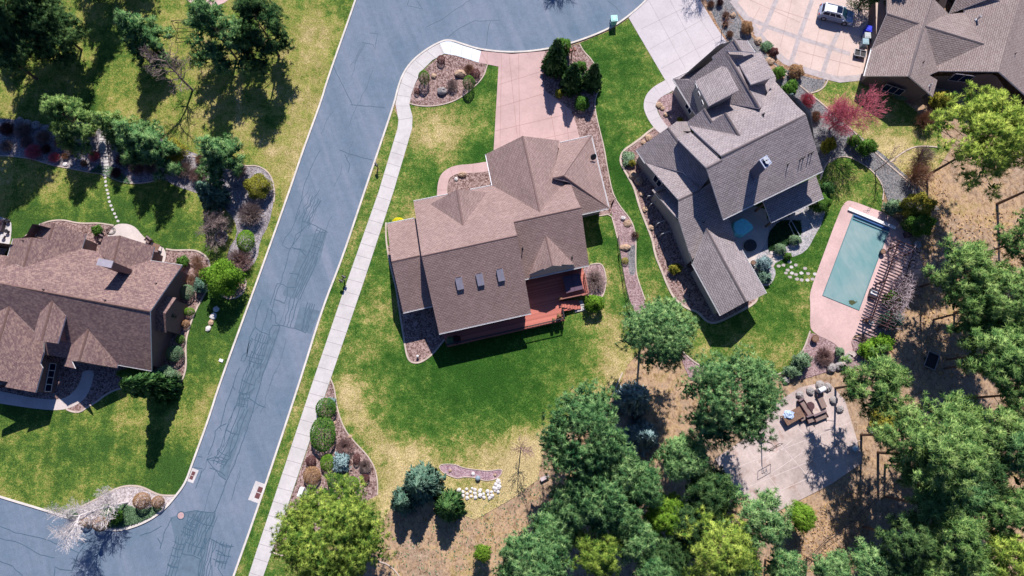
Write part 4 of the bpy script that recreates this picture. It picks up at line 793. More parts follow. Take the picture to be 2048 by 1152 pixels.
h.w.face([v3(fw3[0], 2.5), v3(fw3[1], 2.5), fw3[1]-Vector((0, 0, .2)), fw3[0]-Vector((0, 0, .2))])
we3 = inset([P(1273, 299, 3.8), P(1336, 262, 3.8), P(1382, 262, 3.8), P(1440, 400, 3.8), P(1357, 400, 5.2), P(1291, 326, 3.8)], .45)
for px, py in ((1315, 360), (1338, 385)): a, b, u = nearest_edge(we3, px, py, 3); window_on(h, a, b, 1.5, 1.8, 1.4, u)
gg = inset([P(1347, 158, 3.5), P(1424, 115, 3.5), P(1468, 82, 3.5), P(1493, 82, 3.5), P(1560, 165, 3.5), P(1460, 270, 3.5), P(1385, 220, 3.5)], .5)
a, b, u = nearest_edge(gg, 1378, 210, 3); window_on(h, a, b, 1.4, 1.5, 1.2, u)
for A_, B_ in ((R0, R1_), (r2a, r2b), (gA, gB), (gC, gD), (w3a, w3b), (v1, v2), (wA, wB_), (GV.hit(1451, 225), ap), (GV.hit(1408, 217), GV.hit(1424, 243))): h.cap(A_, B_, .3)
for pl, a, b in [(S1, (1446, 438), (1646, 341)), (GW, (1347, 158), (1385, 220)), (sk, (1347, 158), (1420, 124)), (WW, (1273, 299), (1291, 326)), (VW, (1385, 527), (1442, 631)), (VE, (1483, 500), (1532, 587)), (PR, (1542, 444), (1647, 395)), (N1, (1594, 212), (1612, 229)), (N1, (1556, 172), (1594, 212)), (EA, (1493, 81), (1509, 105))]: h.gutter(pl, a, b)
for px in ((1575, 330), (1600, 320), (1606, 317), (1617, 310), (1623, 307)): h.pipe(S1, *px, .7, .05)
h.pipe(S3, 1407, 445, .6, .05); h.pipe(N1, 1526, 230, .5, .09)
# boxed chimney with twin flues
ct = [P(1533, 311, 11.6), P(1543, 326, 11.6), P(1530, 337, 11.6), P(1519, 320, 11.6)]; q = [v3(p, 0) for p in ct]
cm = MB(); cm.prism(q, 6, 11.6); ch = child(cm, 'chimney', plain('chimney_box', (.09, .10, .16), .7), h.root)
cr = MB(); qo = inset(q, -.03); qi = inset(q, .09)
for i in range(4): j = (i+1) % 4; cr.face([v3(qo[i], 11.66), v3(qo[j], 11.66), v3(qi[j], 11.66), v3(qi[i], 11.66)]); cr.face([v3(qo[i], 11.52), v3(qo[j], 11.52), v3(qo[j], 11.66), v3(qo[i], 11.66)])
o = child(cr, 'rim', plain('pale_blue_trim', (.36, .40, .52), .5), h.root); o.parent = ch; o.matrix_parent_inverse = Matrix.Identity(4)
for t_ in (.3, .65):
    c_ = (ct[0].lerp(ct[1], t_)+ct[3].lerp(ct[2], t_))/2; m = MB(); m.cyl((c_.x, c_.y, 11.6), .2, .25, 14); m.cyl((c_.x, c_.y, 11.9), .26, .06, 14); m.tube((c_.x, c_.y, 11.8), (c_.x, c_.y, 11.92), .03, .03); o = child(m, 'flue', M['steel'], h.root); o.parent = ch; o.matrix_parent_inverse = Matrix.Identity(4)
h.finish(); H3 = h
# ===== house 4 (top right) =====
h = House('house', P(1850, 80), 'tan-grey roofed house with dark window wall, in the top right corner', M['roof4'], M['wall4'], M['ridge3'])
W4 = eave((1744, 97), (1729, 152), 2.6, 26, (1848, 55)); a, b = W4.hit(1863, 0), W4.hit(1818, 152); a.z = b.z = (a.z+b.z)/2; E4 = ridge(a, b, 24, (1900, 80))
o_ = a+(a-b)*.3
h.slope(W4, [(1729, 152), (1818, 152), (1848, 55), (1863, 0), (1885, -70), (1774, -70), (1774, 27), (1838, 47), (1744, 97)])
h.slope(E4, [(1863, 0), (1848, 55), (1851, 55), (1873, 132), (1878, 142), (1858, 150), (1875, 160), (1866, 193), (1818, 152)]); h.slope(E4, [(1863, 0), (1850, 52), (1898, 28), (1870, 0)])
rA = W4.hit(1838, 47); rB = P(1774, 27, rA.z); d1 = plane3(rA, rB, W4.hit(1744, 97)-Vector((0, 0, .0))+Vector((0, 0, .01))); h.slope(d1, [(1838, 47), (1774, 27), (1744, 97)])
rC = E4.hit(1851, 52); rD = P(1969, 88, rC.z)
W5 = plane3(rD, E4.hit(1878, 142), E4.hit(1873, 132)+Vector((0, 0, .6)))
W5 = eave((1878, 142), (1890, 100), E4.hit(1878, 142).z, 20, (1998, 143)); rD = W5.hit(1969, 88); rC.z = max(rC.z, rD.z); rC = P(1851, 52, rD.z)
rC, rD = E4.hit(1851, 52), W5.hit(1969, 88); S5 = plane3(rC, rD, W5.hit(1873, 132)-Vector((0, 0, .05))); N5 = plane3(rC, rD, W5.hit(1930, 25))
h.slope(S5, [(1851, 52), (1969, 88), (1873, 132)]); h.slope(N5, [(1851, 52), (1862, 44), (1898, 28), (1930, 25), (1969, 88)])
p1, p2 = W5.hit(1998, 143), W5.hit(2036, 0); p1.z = p2.z = (p1.z+p2.z)/2
h.slope(W5, [(1873, 132), (1878, 142), (1998, 143), (2012, 92), (2050, -40), (2050, -70), (1910, -70), (1930, 25), (1969, 88)])
E5 = ridge(p1, W5.hit(2012, 92), 24, (2080, 150)); h.slope(E5, [(1998, 143), (2036, 177), (2120, 250), (2120, -70), (2055, -70), (2012, 92)])
u1 = W5.hit(1898, 28); u2 = P(1971, 0, u1.z+1.8); u3 = P(1912, -20, u1.z+1.2); U = plane3(u1, u2, u3); h.slope(U, [(1898, 28), (1971, 0), (2010, -20), (1940, -70), (1912, 0)])
h.cap(b, o_, .3); h.cap(rC, rD, .3); h.cap(rA, rB, .3)
for pl, a_, b_ in [(W4, (1744, 97), (1729, 152))]: h.gutter(pl, a_, b_)
h.walls([(1744, 90, 2.6), (1729, 152, 2.6), (1866, 193, 3.9), (1890, 120, 3.9), (1900, 20, 3.9), (1930, -70, 3.9), (1760, -70, 3.9)], [W4, E4], .6)
h.walls([(1878, 142, 5.0), (1998, 143, 6.5), (2036, 177, 6.0), (2120, 250, 5), (2120, -70, 5), (1900, -70, 5)], [W5, E5], .6)
g4 = inset([P(1878, 142, 5.0), P(1998, 143, 6.5), P(2036, 177, 6.0), P(2120, 250, 5), P(2120, -70, 5), P(1900, -70, 5)], .6)
a, b, u = nearest_edge(g4, 1920, 175, 3); window_on(h, a, b, 2.6, 1.7, 2.4, u, panes=2, off=.08, frame=M['galv'])
a, b, u = nearest_edge(g4, 1950, 190, 2); window_on(h, a, b, 1.3, .8, 1.2, u, panes=1, off=.08, frame=M['galv'])
g5 = inset([P(1744, 90, 3.6), P(1729, 152, 3.6), P(1866, 193, 3.9), P(1890, 120, 3.9), P(1900, 20, 3.9), P(1930, -70, 3.9), P(1760, -70, 3.9)], .6)
a, b, u = nearest_edge(g5, 1785, 185, 2); window_on(h, a, b, 2.6, 1.5, 1.2, u, panes=3, off=.08, frame=M['galv'])
h.pipe(W5, 1953, 40, .9, .12, M['steel']); h.pipe(E4, 1846, 125, .4, .05); h.pipe(E5, 2030, 108, .4, .05); h.pipe(E4, 1859, 172, .6, .08, M['steel'])
h.finish()
# ---------------- plants ----------------
def mesh_from(V, Fc, A, name, mat, Nn=None):
    me = bpy.data.meshes.new(name); me.from_pydata(V.tolist(), [], Fc.tolist()); me.materials.append(mat)
    a = me.attributes.new('v', 'FLOAT', 'POINT'); a.data.foreach_set('value', A.astype(np.float32)); me.update()
    if Nn is not None:
        me.polygons.foreach_set('use_smooth', [True]*len(Fc)); me.normals_split_custom_set_from_vertices(Nn.tolist())
    return me
def blades(C, D, length, width, val, rg, out=None, bend=.75):
    """leaf blades from centres C along directions D; out = direction each blade's shading leans to"""
    n = len(C); rnd = rg.normal(size=(n, 3)); s = np.cross(D, rnd); s /= np.linalg.norm(s, axis=1)[:, None]+1e-9
    length = np.broadcast_to(length, (n,))[:, None]; width = np.broadcast_to(width, (n,))[:, None]
    a = C-s*width*.5; b = C+s*width*.5; c = C+D*length+s*width*.15; d = C+D*length*.96-s*width*.15
    out = np.tile([0., 0., 1.], (n, 1)) if out is None else out
    g = np.cross(b-a, c-b); g /= np.linalg.norm(g, axis=1)[:, None]+1e-9; fl = (g*out).sum(1) < 0
    V = np.stack([a, b, c, d], 1).reshape(-1, 3); Fc = np.arange(4*n).reshape(n, 4); Fc[fl] = Fc[fl][:, ::-1]; g[fl] *= -1
    nn = g*(1-bend)+out*bend; nn /= np.linalg.norm(nn, axis=1)[:, None]+1e-9; A = np.repeat(np.clip(val, 0, 1), 4); return V, Fc, A, np.repeat(nn, 4, 0)
def unit(v): return v/(np.linalg.norm(v, axis=1)[:, None]+1e-9)
def pine_proto(seed, rad, ntuft, v):
    """conifer crown: needle tufts at limb ends; v 0/1 rounded dome, 2 open and loose, 3 ragged cone. Origin at crown centre"""
    rg = np.random.default_rng(seed); lobes = []; nl = int(15+rad*5)*(2 if v == 2 else 1)+(26 if v == 3 else 0)
    for i in range(nl):
        a = i*2.4+rg.uniform(-.5, .5)
        if v == 3:
            t = rg.uniform(0, 1)**1.25; zz = -1.2+3.6*t; rr = .98*(1-t)**.95*rg.uniform(.45, 1.22)+.03; lobes.append((math.cos(a)*rr*rad, math.sin(a)*rr*rad, zz*rad*.75, (.13+.16*(1-t))*rad+.10)); continue
        t = rg.uniform(0, 1)**.8; zz = -.55+1.5*t; rr = math.sqrt(max(.03, 1-((zz+.15)/1.15)**2))*rg.uniform(.35 if v == 2 else .5, 1.0 if v == 2 else .92)
        lobes.append((math.cos(a)*rr*rad, math.sin(a)*rr*rad, zz*rad*.75, (rg.uniform(.10, .19) if v == 2 else rg.uniform(.20, .34))*rad+.25))
    lobes = np.array(lobes); w = lobes[:, 3]**2; k = rg.choice(nl, ntuft, p=w/w.sum()); L = lobes[k]
    d = unit(rg.normal(size=(ntuft, 3))); d[:, 2] = np.where(rg.random(ntuft) < .8, np.abs(d[:, 2]), d[:, 2]); rr = rg.random(ntuft)**.35
    C = L[:, :3]+d*(L[:, 3]*rr)[:, None]*np.array([1, 1, .7])
    if v < 2:                                       # a share of the tufts fills the dome itself
        m = rg.random(ntuft) < .38; e = unit(rg.normal(size=(ntuft, 3))); e[:, 2] = np.where(rg.random(ntuft) < .8, np.abs(e[:, 2]), e[:, 2]); wob = .84+.12*np.sin(np.arctan2(e[:, 1], e[:, 0])*5+seed)+.06*np.sin(e[:, 2]*9+seed)
        C[m] = (e*(wob*rg.uniform(.72, 1.0, ntuft))[:, None]*np.array([rad, rad, rad*.8]))[m]
    tv = rg.normal(.50, .21, ntuft)+.08*(d[:, 2]); nb = 26; big = 1.25 if v == 2 else 1
    Cb = np.repeat(C, nb, 0); od = np.repeat(unit(d*.6+np.array([0, 0, .8])), nb, 0); D = unit(rg.normal(size=(ntuft*nb, 3))*.85+od*.6)
    sz = np.repeat(rg.uniform(.26, .44, ntuft), nb)*big; oo = unit(od*.6+D*.7+np.repeat(unit(C*np.array([1, 1, 1.2])), nb, 0)*.45)
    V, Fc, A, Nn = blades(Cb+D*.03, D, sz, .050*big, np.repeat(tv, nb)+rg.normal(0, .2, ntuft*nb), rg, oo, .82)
    nc = int(ntuft*(.5 if v == 2 else 1.1)); k = rg.choice(nl, nc, p=w/w.sum()); d = unit(rg.normal(size=(nc, 3)))     # inner foliage in the darkest tone, added to block light and deepen gaps
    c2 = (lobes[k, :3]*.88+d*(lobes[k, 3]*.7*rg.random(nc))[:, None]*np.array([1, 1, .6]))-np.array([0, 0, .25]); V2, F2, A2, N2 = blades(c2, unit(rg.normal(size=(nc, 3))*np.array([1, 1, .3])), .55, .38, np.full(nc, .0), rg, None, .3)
    return np.vstack([V, V2]), np.vstack([Fc, F2+len(V)]), np.concatenate([A, A2]), np.vstack([Nn, N2]), lobes
PROTO = {}
def get_pine(rad, mat, v):
    cls = min((2.2, 3.4, 4.8, 6.0), key=lambda c: abs(c-rad)); key = ('pine', cls, v)
    if key not in PROTO:
        n = int((cls*cls*66+170)*(.5 if v == 2 else 1)); V, Fc, A, Nn, lb = pine_proto(int(cls*100)+v, cls, n, v)
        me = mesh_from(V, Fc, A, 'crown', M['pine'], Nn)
        PROTO[key] = (me, lb)
    return cls, PROTO[key]
def shared(name, me, mat, parent, loc, sc, rz):
    o = bpy.data.objects.new(name, me); S.collection.objects.link(o); o.parent = parent; o.location = loc; o.scale = sc; o.rotation_euler = (0, 0, rz)
    o.material_slots[0].link = 'OBJECT'; o.material_slots[0].material = mat; return o
rp = random.Random(11)
def pine(cx, cy, r, h, mat, label, v=0, lean=(0, 0), trunkr=None, zs=1.0, zf=.74):
    z = h*zf; c = P(cx, cy, z); rad = PX(r, c)*1.1; cls, (me, lb) = get_pine(rad, mat, v); k = rad/cls; rz = rp.uniform(0, 6.28)
    base = Vector((c.x-lean[0], c.y-lean[1], 0)); e = empty('pine_tree', base, label, 'pine tree', 'ponderosa pines')
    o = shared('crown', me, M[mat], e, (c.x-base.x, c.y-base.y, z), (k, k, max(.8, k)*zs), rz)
    t = MB(); tr = trunkr or .06+h*.008; top = Vector((c.x-base.x, c.y-base.y, z+rad*.45)); mid = top*.5+Vector((rp.uniform(-.15, .15), rp.uniform(-.15, .15), 0))
    t.tube((0, 0, -.1), mid, tr, tr*.72, 8, caps=False); t.tube(mid, top, tr*.72, tr*.18, 8)
    cs, sn = math.cos(rz), math.sin(rz)
    for q in lb[::2]:
        p = Vector(((q[0]*cs-q[1]*sn)*k, (q[0]*sn+q[1]*cs)*k, q[2]*k))+Vector((c.x-base.x, c.y-base.y, z))
        u = max(.35, (p.z-rad*.25)/top.z); s = Vector((top.x*u, top.y*u, top.z*u)) if u < 1 else top*.95
        t.tube(s, p, tr*.22, .03, 5, caps=False)
    for i in range(3):
        a = rp.uniform(0, 6.28); zz = h*rp.uniform(.3, .5); s = top*(zz/top.z); t.tube(s, s+Vector((math.cos(a)*rad*.35, math.sin(a)*rad*.35, .2)), .05, .015, 4, caps=False)
    tk = t.build('trunk', M['bark'], e); return e
def spruce_mesh(seed, flare, lev=24, nbr=10):
    """unit spruce (height 1, base radius 1): whorls of branches carrying needle sprays"""
    rg = np.random.default_rng(seed); C = []; D = []; T = []; O = []
    for i in range(lev):
        z = .03+.95*(i/lev)**1.05; nb = max(4, int(nbr*(1.25-z*.6)))
        for j in range(nb):
            a = 6.283*(j+.5*(i % 2))/nb+rg.normal(0, .16); L = (1-z)**flare*rg.uniform(.68, 1.12)+.02; n = int(8+22*L); d = np.array([math.cos(a), math.sin(a), 0.]); s = np.array([-d[1], d[0], 0.]); tv = rg.normal(.45, .22)
            for k in range(n):
                f = (k+.5)/n; w = .17*(1-f*.55)*min(1, L*2.2); o = rg.uniform(-1, 1); C.append(d*L*f+s*o*w*.5+np.array([0, 0, z+.012-.07*L*f+rg.uniform(-.01, .01)])); D.append(d*.8+s*o*.9+np.array([0, 0, rg.normal(0, .12)])); T.append(tv+rg.normal(0, .1)); O.append(d*.7+np.array([0, 0, .8])+rg.normal(0, .3, 3))
    C, D, O = np.array(C), unit(np.array(D)), unit(np.array(O)); V, Fc, A, Nn = blades(C, D*np.array([1, 1, .4]), .18, .10, np.array(T), rg, O); return mesh_from(V, Fc, A, 'crown', M['spruce'], Nn)
SP = [spruce_mesh(1, .75), spruce_mesh(2, .65, 20, 11), spruce_mesh(3, .85, 26, 9)]
def spruce(bx, by, r, h, mat, label, name='spruce_tree', cat='spruce', group='conifers in the gardens', v=None):
    b = P(bx, by, 0); rad = PX(r, b); e = empty(name, b, label, cat, group); v = rp.randrange(3) if v is None else v
    shared('crown', SP[v], M[mat], e, (0, 0, .1), (rad, rad, h), rp.uniform(0, 6.28)); t = MB(); t.tube((0, 0, -.1), (0, 0, h*.85), .06+h*.012, .02, 7); t.build('trunk', M['bark'], e); return e
def leafball(seed, n, size, flat, hollow=.75, lump=.12):
    rg = np.random.default_rng(seed); d = unit(rg.normal(size=(n, 3))); d[:, 2] = np.where(rg.random(n) < .7, np.abs(d[:, 2]), d[:, 2])
    ph = rg.uniform(0, 6.28, 6); lum = 1+lump*(np.sin(d[:, 0]*4+ph[0])*np.sin(d[:, 1]*4.5+ph[1])+.6*np.sin(d[:, 2]*7+d[:, 0]*6+ph[2]))
    f = (hollow+(1-hollow)*rg.random(n)**.5)*lum; C = d*f[:, None]; D = unit(d*.6+rg.normal(0, .6, (n, 3)))
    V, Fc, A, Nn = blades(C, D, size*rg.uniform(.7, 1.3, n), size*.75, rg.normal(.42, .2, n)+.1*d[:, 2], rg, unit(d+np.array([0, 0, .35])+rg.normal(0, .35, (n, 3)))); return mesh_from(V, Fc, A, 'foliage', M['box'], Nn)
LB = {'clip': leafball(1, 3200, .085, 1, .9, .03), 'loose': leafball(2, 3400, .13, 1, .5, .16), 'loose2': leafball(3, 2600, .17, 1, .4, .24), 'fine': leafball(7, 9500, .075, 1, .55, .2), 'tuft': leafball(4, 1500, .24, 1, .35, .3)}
def shrub(cx, cy, rx, h, kind, mat, label, ry=None, name='shrub', cat='shrub', group='garden shrubs', stem=0.0):
    z = h*.5+stem; c = P(cx, cy, z); a = PX(rx, c); b = PX(ry or rx, c); e = empty(name, (c.x, c.y, 0), label, cat, group)
    if a > 1.4 and kind.startswith('loose'): kind = 'fine'
    shared('foliage', LB[kind], M[mat], e, (0, 0, z), (a, b, h*.5), 0 if ry else rp.uniform(0, 6.28)); t = MB(); t.tube((0, 0, -.05), (0, 0, z), .05+.02*h, .03, 6)
    for i in range(4):
        q = i*1.57+rp.random(); t.tube((0, 0, z*.5), (math.cos(q)*a*.5, math.sin(q)*b*.5, z+h*.15), .03, .012, 4, caps=False)
    t.build('stem', M['bark'], e); return e
def twigs(seed, n, fork=3, up=.7, curl=.3, r=.012, spread=1.0):
    """unit bare shrub radiating from the base: radius 1, height 1"""
    rg = random.Random(seed); m = MB()
    for i in range(n):
        a = rg.uniform(0, 6.283); el = rg.uniform(.15, 1.0); d = Vector((math.cos(a)*(1-el*.75)*spread, math.sin(a)*(1-el*.75)*spread, .35+el*.6)).normalized()
        p = Vector((math.cos(a)*.05, math.sin(a)*.05, 0)); L = rg.uniform(.75, 1.05); q = p+d*L*.55; m.tube(p, q, r, r*.7, 3, caps=False)
        for j in range(fork):
            d2 = (d+Vector((rg.gauss(0, curl), rg.gauss(0, curl), rg.gauss(.05, curl*.6)))).normalized(); e = q+d2*L*rg.uniform(.3, .5); m.tube(q, e, r*.6, r*.35, 3, caps=False)
            for k2 in range(2): d3 = (d2+Vector((rg.gauss(0, .4), rg.gauss(0, .4), rg.gauss(0, .3)))).normalized(); m.tube(q.lerp(e, .6), q.lerp(e, .6)+d3*.22, r*.4, r*.25, 3, caps=False)
    me = bpy.data.meshes.new('branches'); me.from_pydata(m.v, [], m.f); me.materials.append(M['bark_grey']); return me
TW = [twigs(1, 160), twigs(2, 110, 4, curl=.45), twigs(3, 260, 3, curl=.22)]
def bare(cx, cy, r, h, mat, label, v=0, ry=None, name='bare_shrub', cat='bare shrub'):
    c = P(cx, cy, h*.5); a = PX(r, c); b = PX(ry or r, c); e = empty(name, (c.x, c.y, 0), label, cat, 'leafless shrubs')
    shared('branches', TW[v], M[mat], e, (0, 0, 0), (a*1.15, b*1.15, h), rp.uniform(0, 6.28) if not ry else 0)
    t = MB(); t.cyl((0, 0, -.05), .12*a, .15, 8); t.build('root_crown', M['bark'], e); return e
def tree_mesh(seed, h, r, gens=4, trunk_frac=.35, r0=.12, lean=(0, 0), kids=4, droop=0.0, twig=10, tw=.018, upb=.5):
    rg = random.Random(seed); m = MB()
    def grow(p, d, L, rad, g):
        q = p; n = 3; dd = d
        for i in range(n):
            dd = (dd+Vector((rg.gauss(0, .10), rg.gauss(0, .10), rg.gauss(.02-droop*.1, .06)))).normalized(); e = q+dd*L/n; m.tube(q, e, rad*(1-.28*i/n), rad*(1-.28*(i+1)/n), 6 if rad > .04 else 3, caps=False)
            if g > 0:
                for _ in range(kids if i == n-1 else max(1, kids-2)):
                    a = rg.uniform(0, 6.283); s = Vector((math.cos(a), math.sin(a), 0)); s = (s-dd*s.dot(dd)); s.normalize()
                    d2 = (dd*rg.uniform(.5, 1)+s*rg.uniform(.55, 1.0)+Vector((0, 0, upb*.35-droop))).normalized(); grow(e, d2, L*rg.uniform(.5, .72), max(tw*.6, rad*.5), g-1)
            else:
                for _ in range(twig//3):
                    d2 = (dd+Vector((rg.gauss(0, .7), rg.gauss(0, .7), rg.gauss(.1, .5)))).normalized(); m.tube(e, e+d2*rg.uniform(.15, .4)*r*.22, tw*.6, tw*.4, 3, caps=False)
            q = e
    top = Vector((lean[0]*trunk_frac, lean[1]*trunk_frac, h*trunk_frac)); t = MB(); t.tube((0, 0, -.1), top, r0, r0*.8, 8, caps=False)
    t.tube((0, 0, -.1), (0, 0, .12), r0*1.6, r0, 8, caps=False)
    d0 = (Vector((lean[0]*(1-trunk_frac), lean[1]*(1-trunk_frac), h*(1-trunk_frac)*.7))); 
    nb = kids+2
    grow(top, d0.normalized(), d0.length*.8, r0*.75, gens-1)
    for i in range(nb):
        a = 6.283*i/nb+rg.uniform(-.3, .3); grow(top*rg.uniform(.85, 1), Vector((math.cos(a)*.9, math.sin(a)*.9, rg.uniform(.4, 1.0)-droop)).normalized(), r*.55, r0*.45, gens-2)
    return m, t
def bare_tree(bx, by, h, r, mat, label, seed, **k):
    b = P(bx, by, 0); e = empty('bare_tree', b, label, 'bare tree', 'leafless trees'); m, t = tree_mesh(seed, h, r, **k)
    t.build('trunk', M[mat], e); m.build('branches', M[mat], e); return e
def rock(cx, cy, r, mat, label, hf=.7, ry=None, name='boulder', cat='boulder', group='landscape boulders', z0=.07, n=9):
    c = P(cx, cy, .2); a = PX(r, c); b = PX(ry or r, c); m = MB(); m.ball((0, 0, 0), 1, 1, 1, 10, 7, jit=.16, seed=rp.randrange(9999)); o = m.build(name, M[mat]); o.location = (c.x, c.y, z0+a*hf*.35); o.scale = (a, b, a*hf)
    o.rotation_euler = (rp.uniform(-.2, .2), rp.uniform(-.2, .2), rp.uniform(0, 6.28) if not ry else 0); o.data.polygons.foreach_set('use_smooth', [rp.random() < 0 for _ in o.data.polygons]); tag(o, label, cat, group); return o
# pines
for a in [
 (1312, 668, 72, 13, 'pine', 'round deep-green pine just below the south corner of the grey-brown house', 0),
 (1165, 868, 86, 14, 'pine', 'widest dense green pine right of the thin bare lawn tree and above the pale plank', 1),
 (1462, 795, 92, 15, 'pine', 'big grey-green pine between the curved lawn edge and the court', 0),
 (1745, 768, 62, 12, 'pine_y', 'spreading pine just below the pool terrace boulders', 2),
 (658, 1072, 100, 11, 'pine_yy', 'huge yellow-green pine beside the sidewalk at the bottom edge', 1),
 (1195, 992, 66, 12, 'pine', 'green pine right of the small round blue spruce in the lower woods', 0),
 (1368, 912, 44, 11, 'pine', 'narrow dark pine standing just left of the court', 1),
 (1332, 1030, 38, 8, 'bright', 'small vivid green young pine in the gap left of the court corner', 0),
 (1065, 1128, 66, 11, 'pine', 'grey-green pine cut by the bottom edge below the dry clearing', 0),
 (1195, 1108, 48, 11, 'pine_yy', 'yellow-tipped pine at the bottom edge, second from the dry clearing', 2),
 (1282, 970, 40, 10, 'pine', 'slim pine between the blue spruce and the young vivid one', 1),
 (1268, 1078, 38, 9, 'pine', 'thin-crowned pine at the bottom, left of the yellow pine with bare limbs', 0),
 (1440, 1102, 74, 13, 'pine_yy', 'bright yellow-green pine with bare grey limbs showing, bottom edge left of the court fence', 2),
 (1515, 1042, 60, 12, 'pine', 'pine touching the lower left corner of the court', 2),
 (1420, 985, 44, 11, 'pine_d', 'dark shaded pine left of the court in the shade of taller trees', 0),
 (1968, 282, 96, 15, 'pine_yy', 'very large yellow-tipped pine beside the tan-grey house, right edge', 2),
 (1925, 545, 62, 11, 'pine_y', 'pine nearest the pergola on the wooded slope', 2),
 (2008, 600, 74, 12, 'pine_y', 'tall pine at the right edge level with the pool', 2),
 (1985, 705, 62, 11, 'pine_y', 'pine at the right above the bare horizontal trunks', 2),
 (1812, 872, 62, 13, 'pine_y', 'pine overhanging the right end of the court', 2),
 (1895, 850, 60, 12, 'pine_y', 'pine right of the court, second from it in the row', 2),
 (1975, 862, 62, 12, 'pine_y', 'pine right of the court, third from it in the row', 2),
 (1850, 938, 58, 11, 'pine_y', 'pine directly below the one overhanging the court', 2),
 (2040, 900, 56, 14, 'pine', 'pine at the right edge beside the pale dirt patch', 2),
 (1985, 1022, 50, 12, 'pine_y', 'thin light pine in the lower right woods with dirt showing below', 2),
 (1905, 1078, 58, 13, 'pine_y', 'rounded green pine left of the thin light one, lower right', 2),
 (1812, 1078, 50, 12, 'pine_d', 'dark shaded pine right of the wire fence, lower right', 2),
 (2015, 1115, 56, 12, 'pine_yy', 'yellow-green pine in the bottom right corner', 2),
 (1112, 1062, 44, 10, 'pine', 'pine behind the small round silvery spruce', 1),
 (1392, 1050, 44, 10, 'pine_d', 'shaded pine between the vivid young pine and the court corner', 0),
 (1478, 1138, 44, 10, 'pine', 'pine at the bottom edge right of the yellow pine with bare limbs', 1),
 (1228, 935, 46, 12, 'pine', 'pine overlapping the lower right side of the widest pine', 0),
 (1312, 1148, 40, 9, 'pine', 'pine half cut by the bottom edge near the dark one', 1),
 (1140, 1010, 40, 11, 'pine', 'pine directly below the widest pine', 0),
 (1935, 985, 44, 12, 'pine', 'grey-green pine left of the thin light one', 2),
 (1860, 1010, 46, 12, 'pine_y', 'pine above the rounded green one, lower right', 2),
 (1945, 1140, 44, 11, 'pine_y', 'pine at the bottom edge next to the corner pine', 2),
 (1872, 1145, 44, 11, 'pine_y', 'yellowish pine at the bottom edge, second from the corner', 1),
 (1790, 1150, 38, 9, 'pine', 'pine tips at the bottom edge below the dark shaded one', 1),
 (2050, 1010, 46, 12, 'pine_y', 'pine at the right edge above the corner pine', 2),
 (1945, 620, 56, 10, 'pine_y', 'pine between the two tall ones level with the pool', 2),
 (2040, 680, 50, 12, 'pine_y', 'yellow-tipped pine at the right edge below pool level', 2),
 (1603, 1034, 26, 4.5, 'bright', 'small bright young pine alone below the court', 1),
 (1570, 1140, 34, 8, 'pine', 'pine at the bottom edge just left of the wire fence', 0),
 (1665, 1138, 34, 9, 'pine', 'small pine at the bottom edge just right of the wire fence', 1),
 (1745, 1132, 40, 9, 'pine', 'pine at the bottom edge below the long leaning shadows', 0),
 (966, 1105, 16, 3.5, 'bright', 'tiny young pine in the dry clearing at the bottom', 1),
 (1345, 1112, 36, 9, 'pine_d', 'dark pine at the bottom between two yellow pines', 1),
 (1245, 1030, 34, 10, 'pine', 'small crown wedged between three larger pines in the lower woods', 0),
 (-8, -24, 84, 17.5, 'pine_d', 'tall pine cut by the top left corner with a bare trunk', 3),
 (-72, 52, 80, 17, 'pine_d', 'tall pine beyond the left edge whose shadow crosses the long bed', 3),
 (62, 62, 72, 9, 'pine_d', 'large nearly black pine in the top left corner', 0),
 (2050, 480, 50, 14, 'pine_y', 'pine cut by the right edge above the pool level', 2),
 (2052, 790, 50, 14, 'pine_y', 'sparse pine cut by the right edge above the pale dirt patch', 2),
 (1960, 950, 46, 12, 'pine_d', 'low dark pine shaded by the row right of the court', 2)]:
    pine(*a)
for a, z in [((140, 238, 44, 10, 'pine_y', 'broad olive conifer above the stone steps on the left', 3), 1.0), ((226, 256, 30, 7.5, 'pine_y', 'yellowish conifer right beside the top of the stone steps', 3), 1.0), ((275, 280, 36, 9, 'pine', 'dark conifer right of the stone steps', 3), 1.0),
             ((312, 300, 36, 9.5, 'pine', 'deep-green conifer in the middle of the upper left planting bed', 3), 1.0), ((438, 314, 40, 10, 'pine', 'conifer at the back of the bed tip nearest the road', 3), 1.0), ((280, 72, 38, 10.5, 'pine', 'lone conifer on the dry lawn left of the bare lawn tree', 3), 1.0),
             ((432, 62, 56, 14, 'pine', 'broad conifer next to the swing frame, left one of the pair', 3), 1.0), ((520, 52, 54, 15, 'pine_d', 'broad conifer nearer the road, right one of the pair below the top edge', 3), 1.0), ((98, 44, 54, 14, 'pine_d', 'dark conifer beside the black pine in the top left corner', 3), 1.0),
             ((185, -125, 66, 15, 'pine_d', 'conifer just past the top edge whose shadow falls left of the lone lawn conifer', 3), 1.0)]: pine(*a, zs=z, zf=.48)
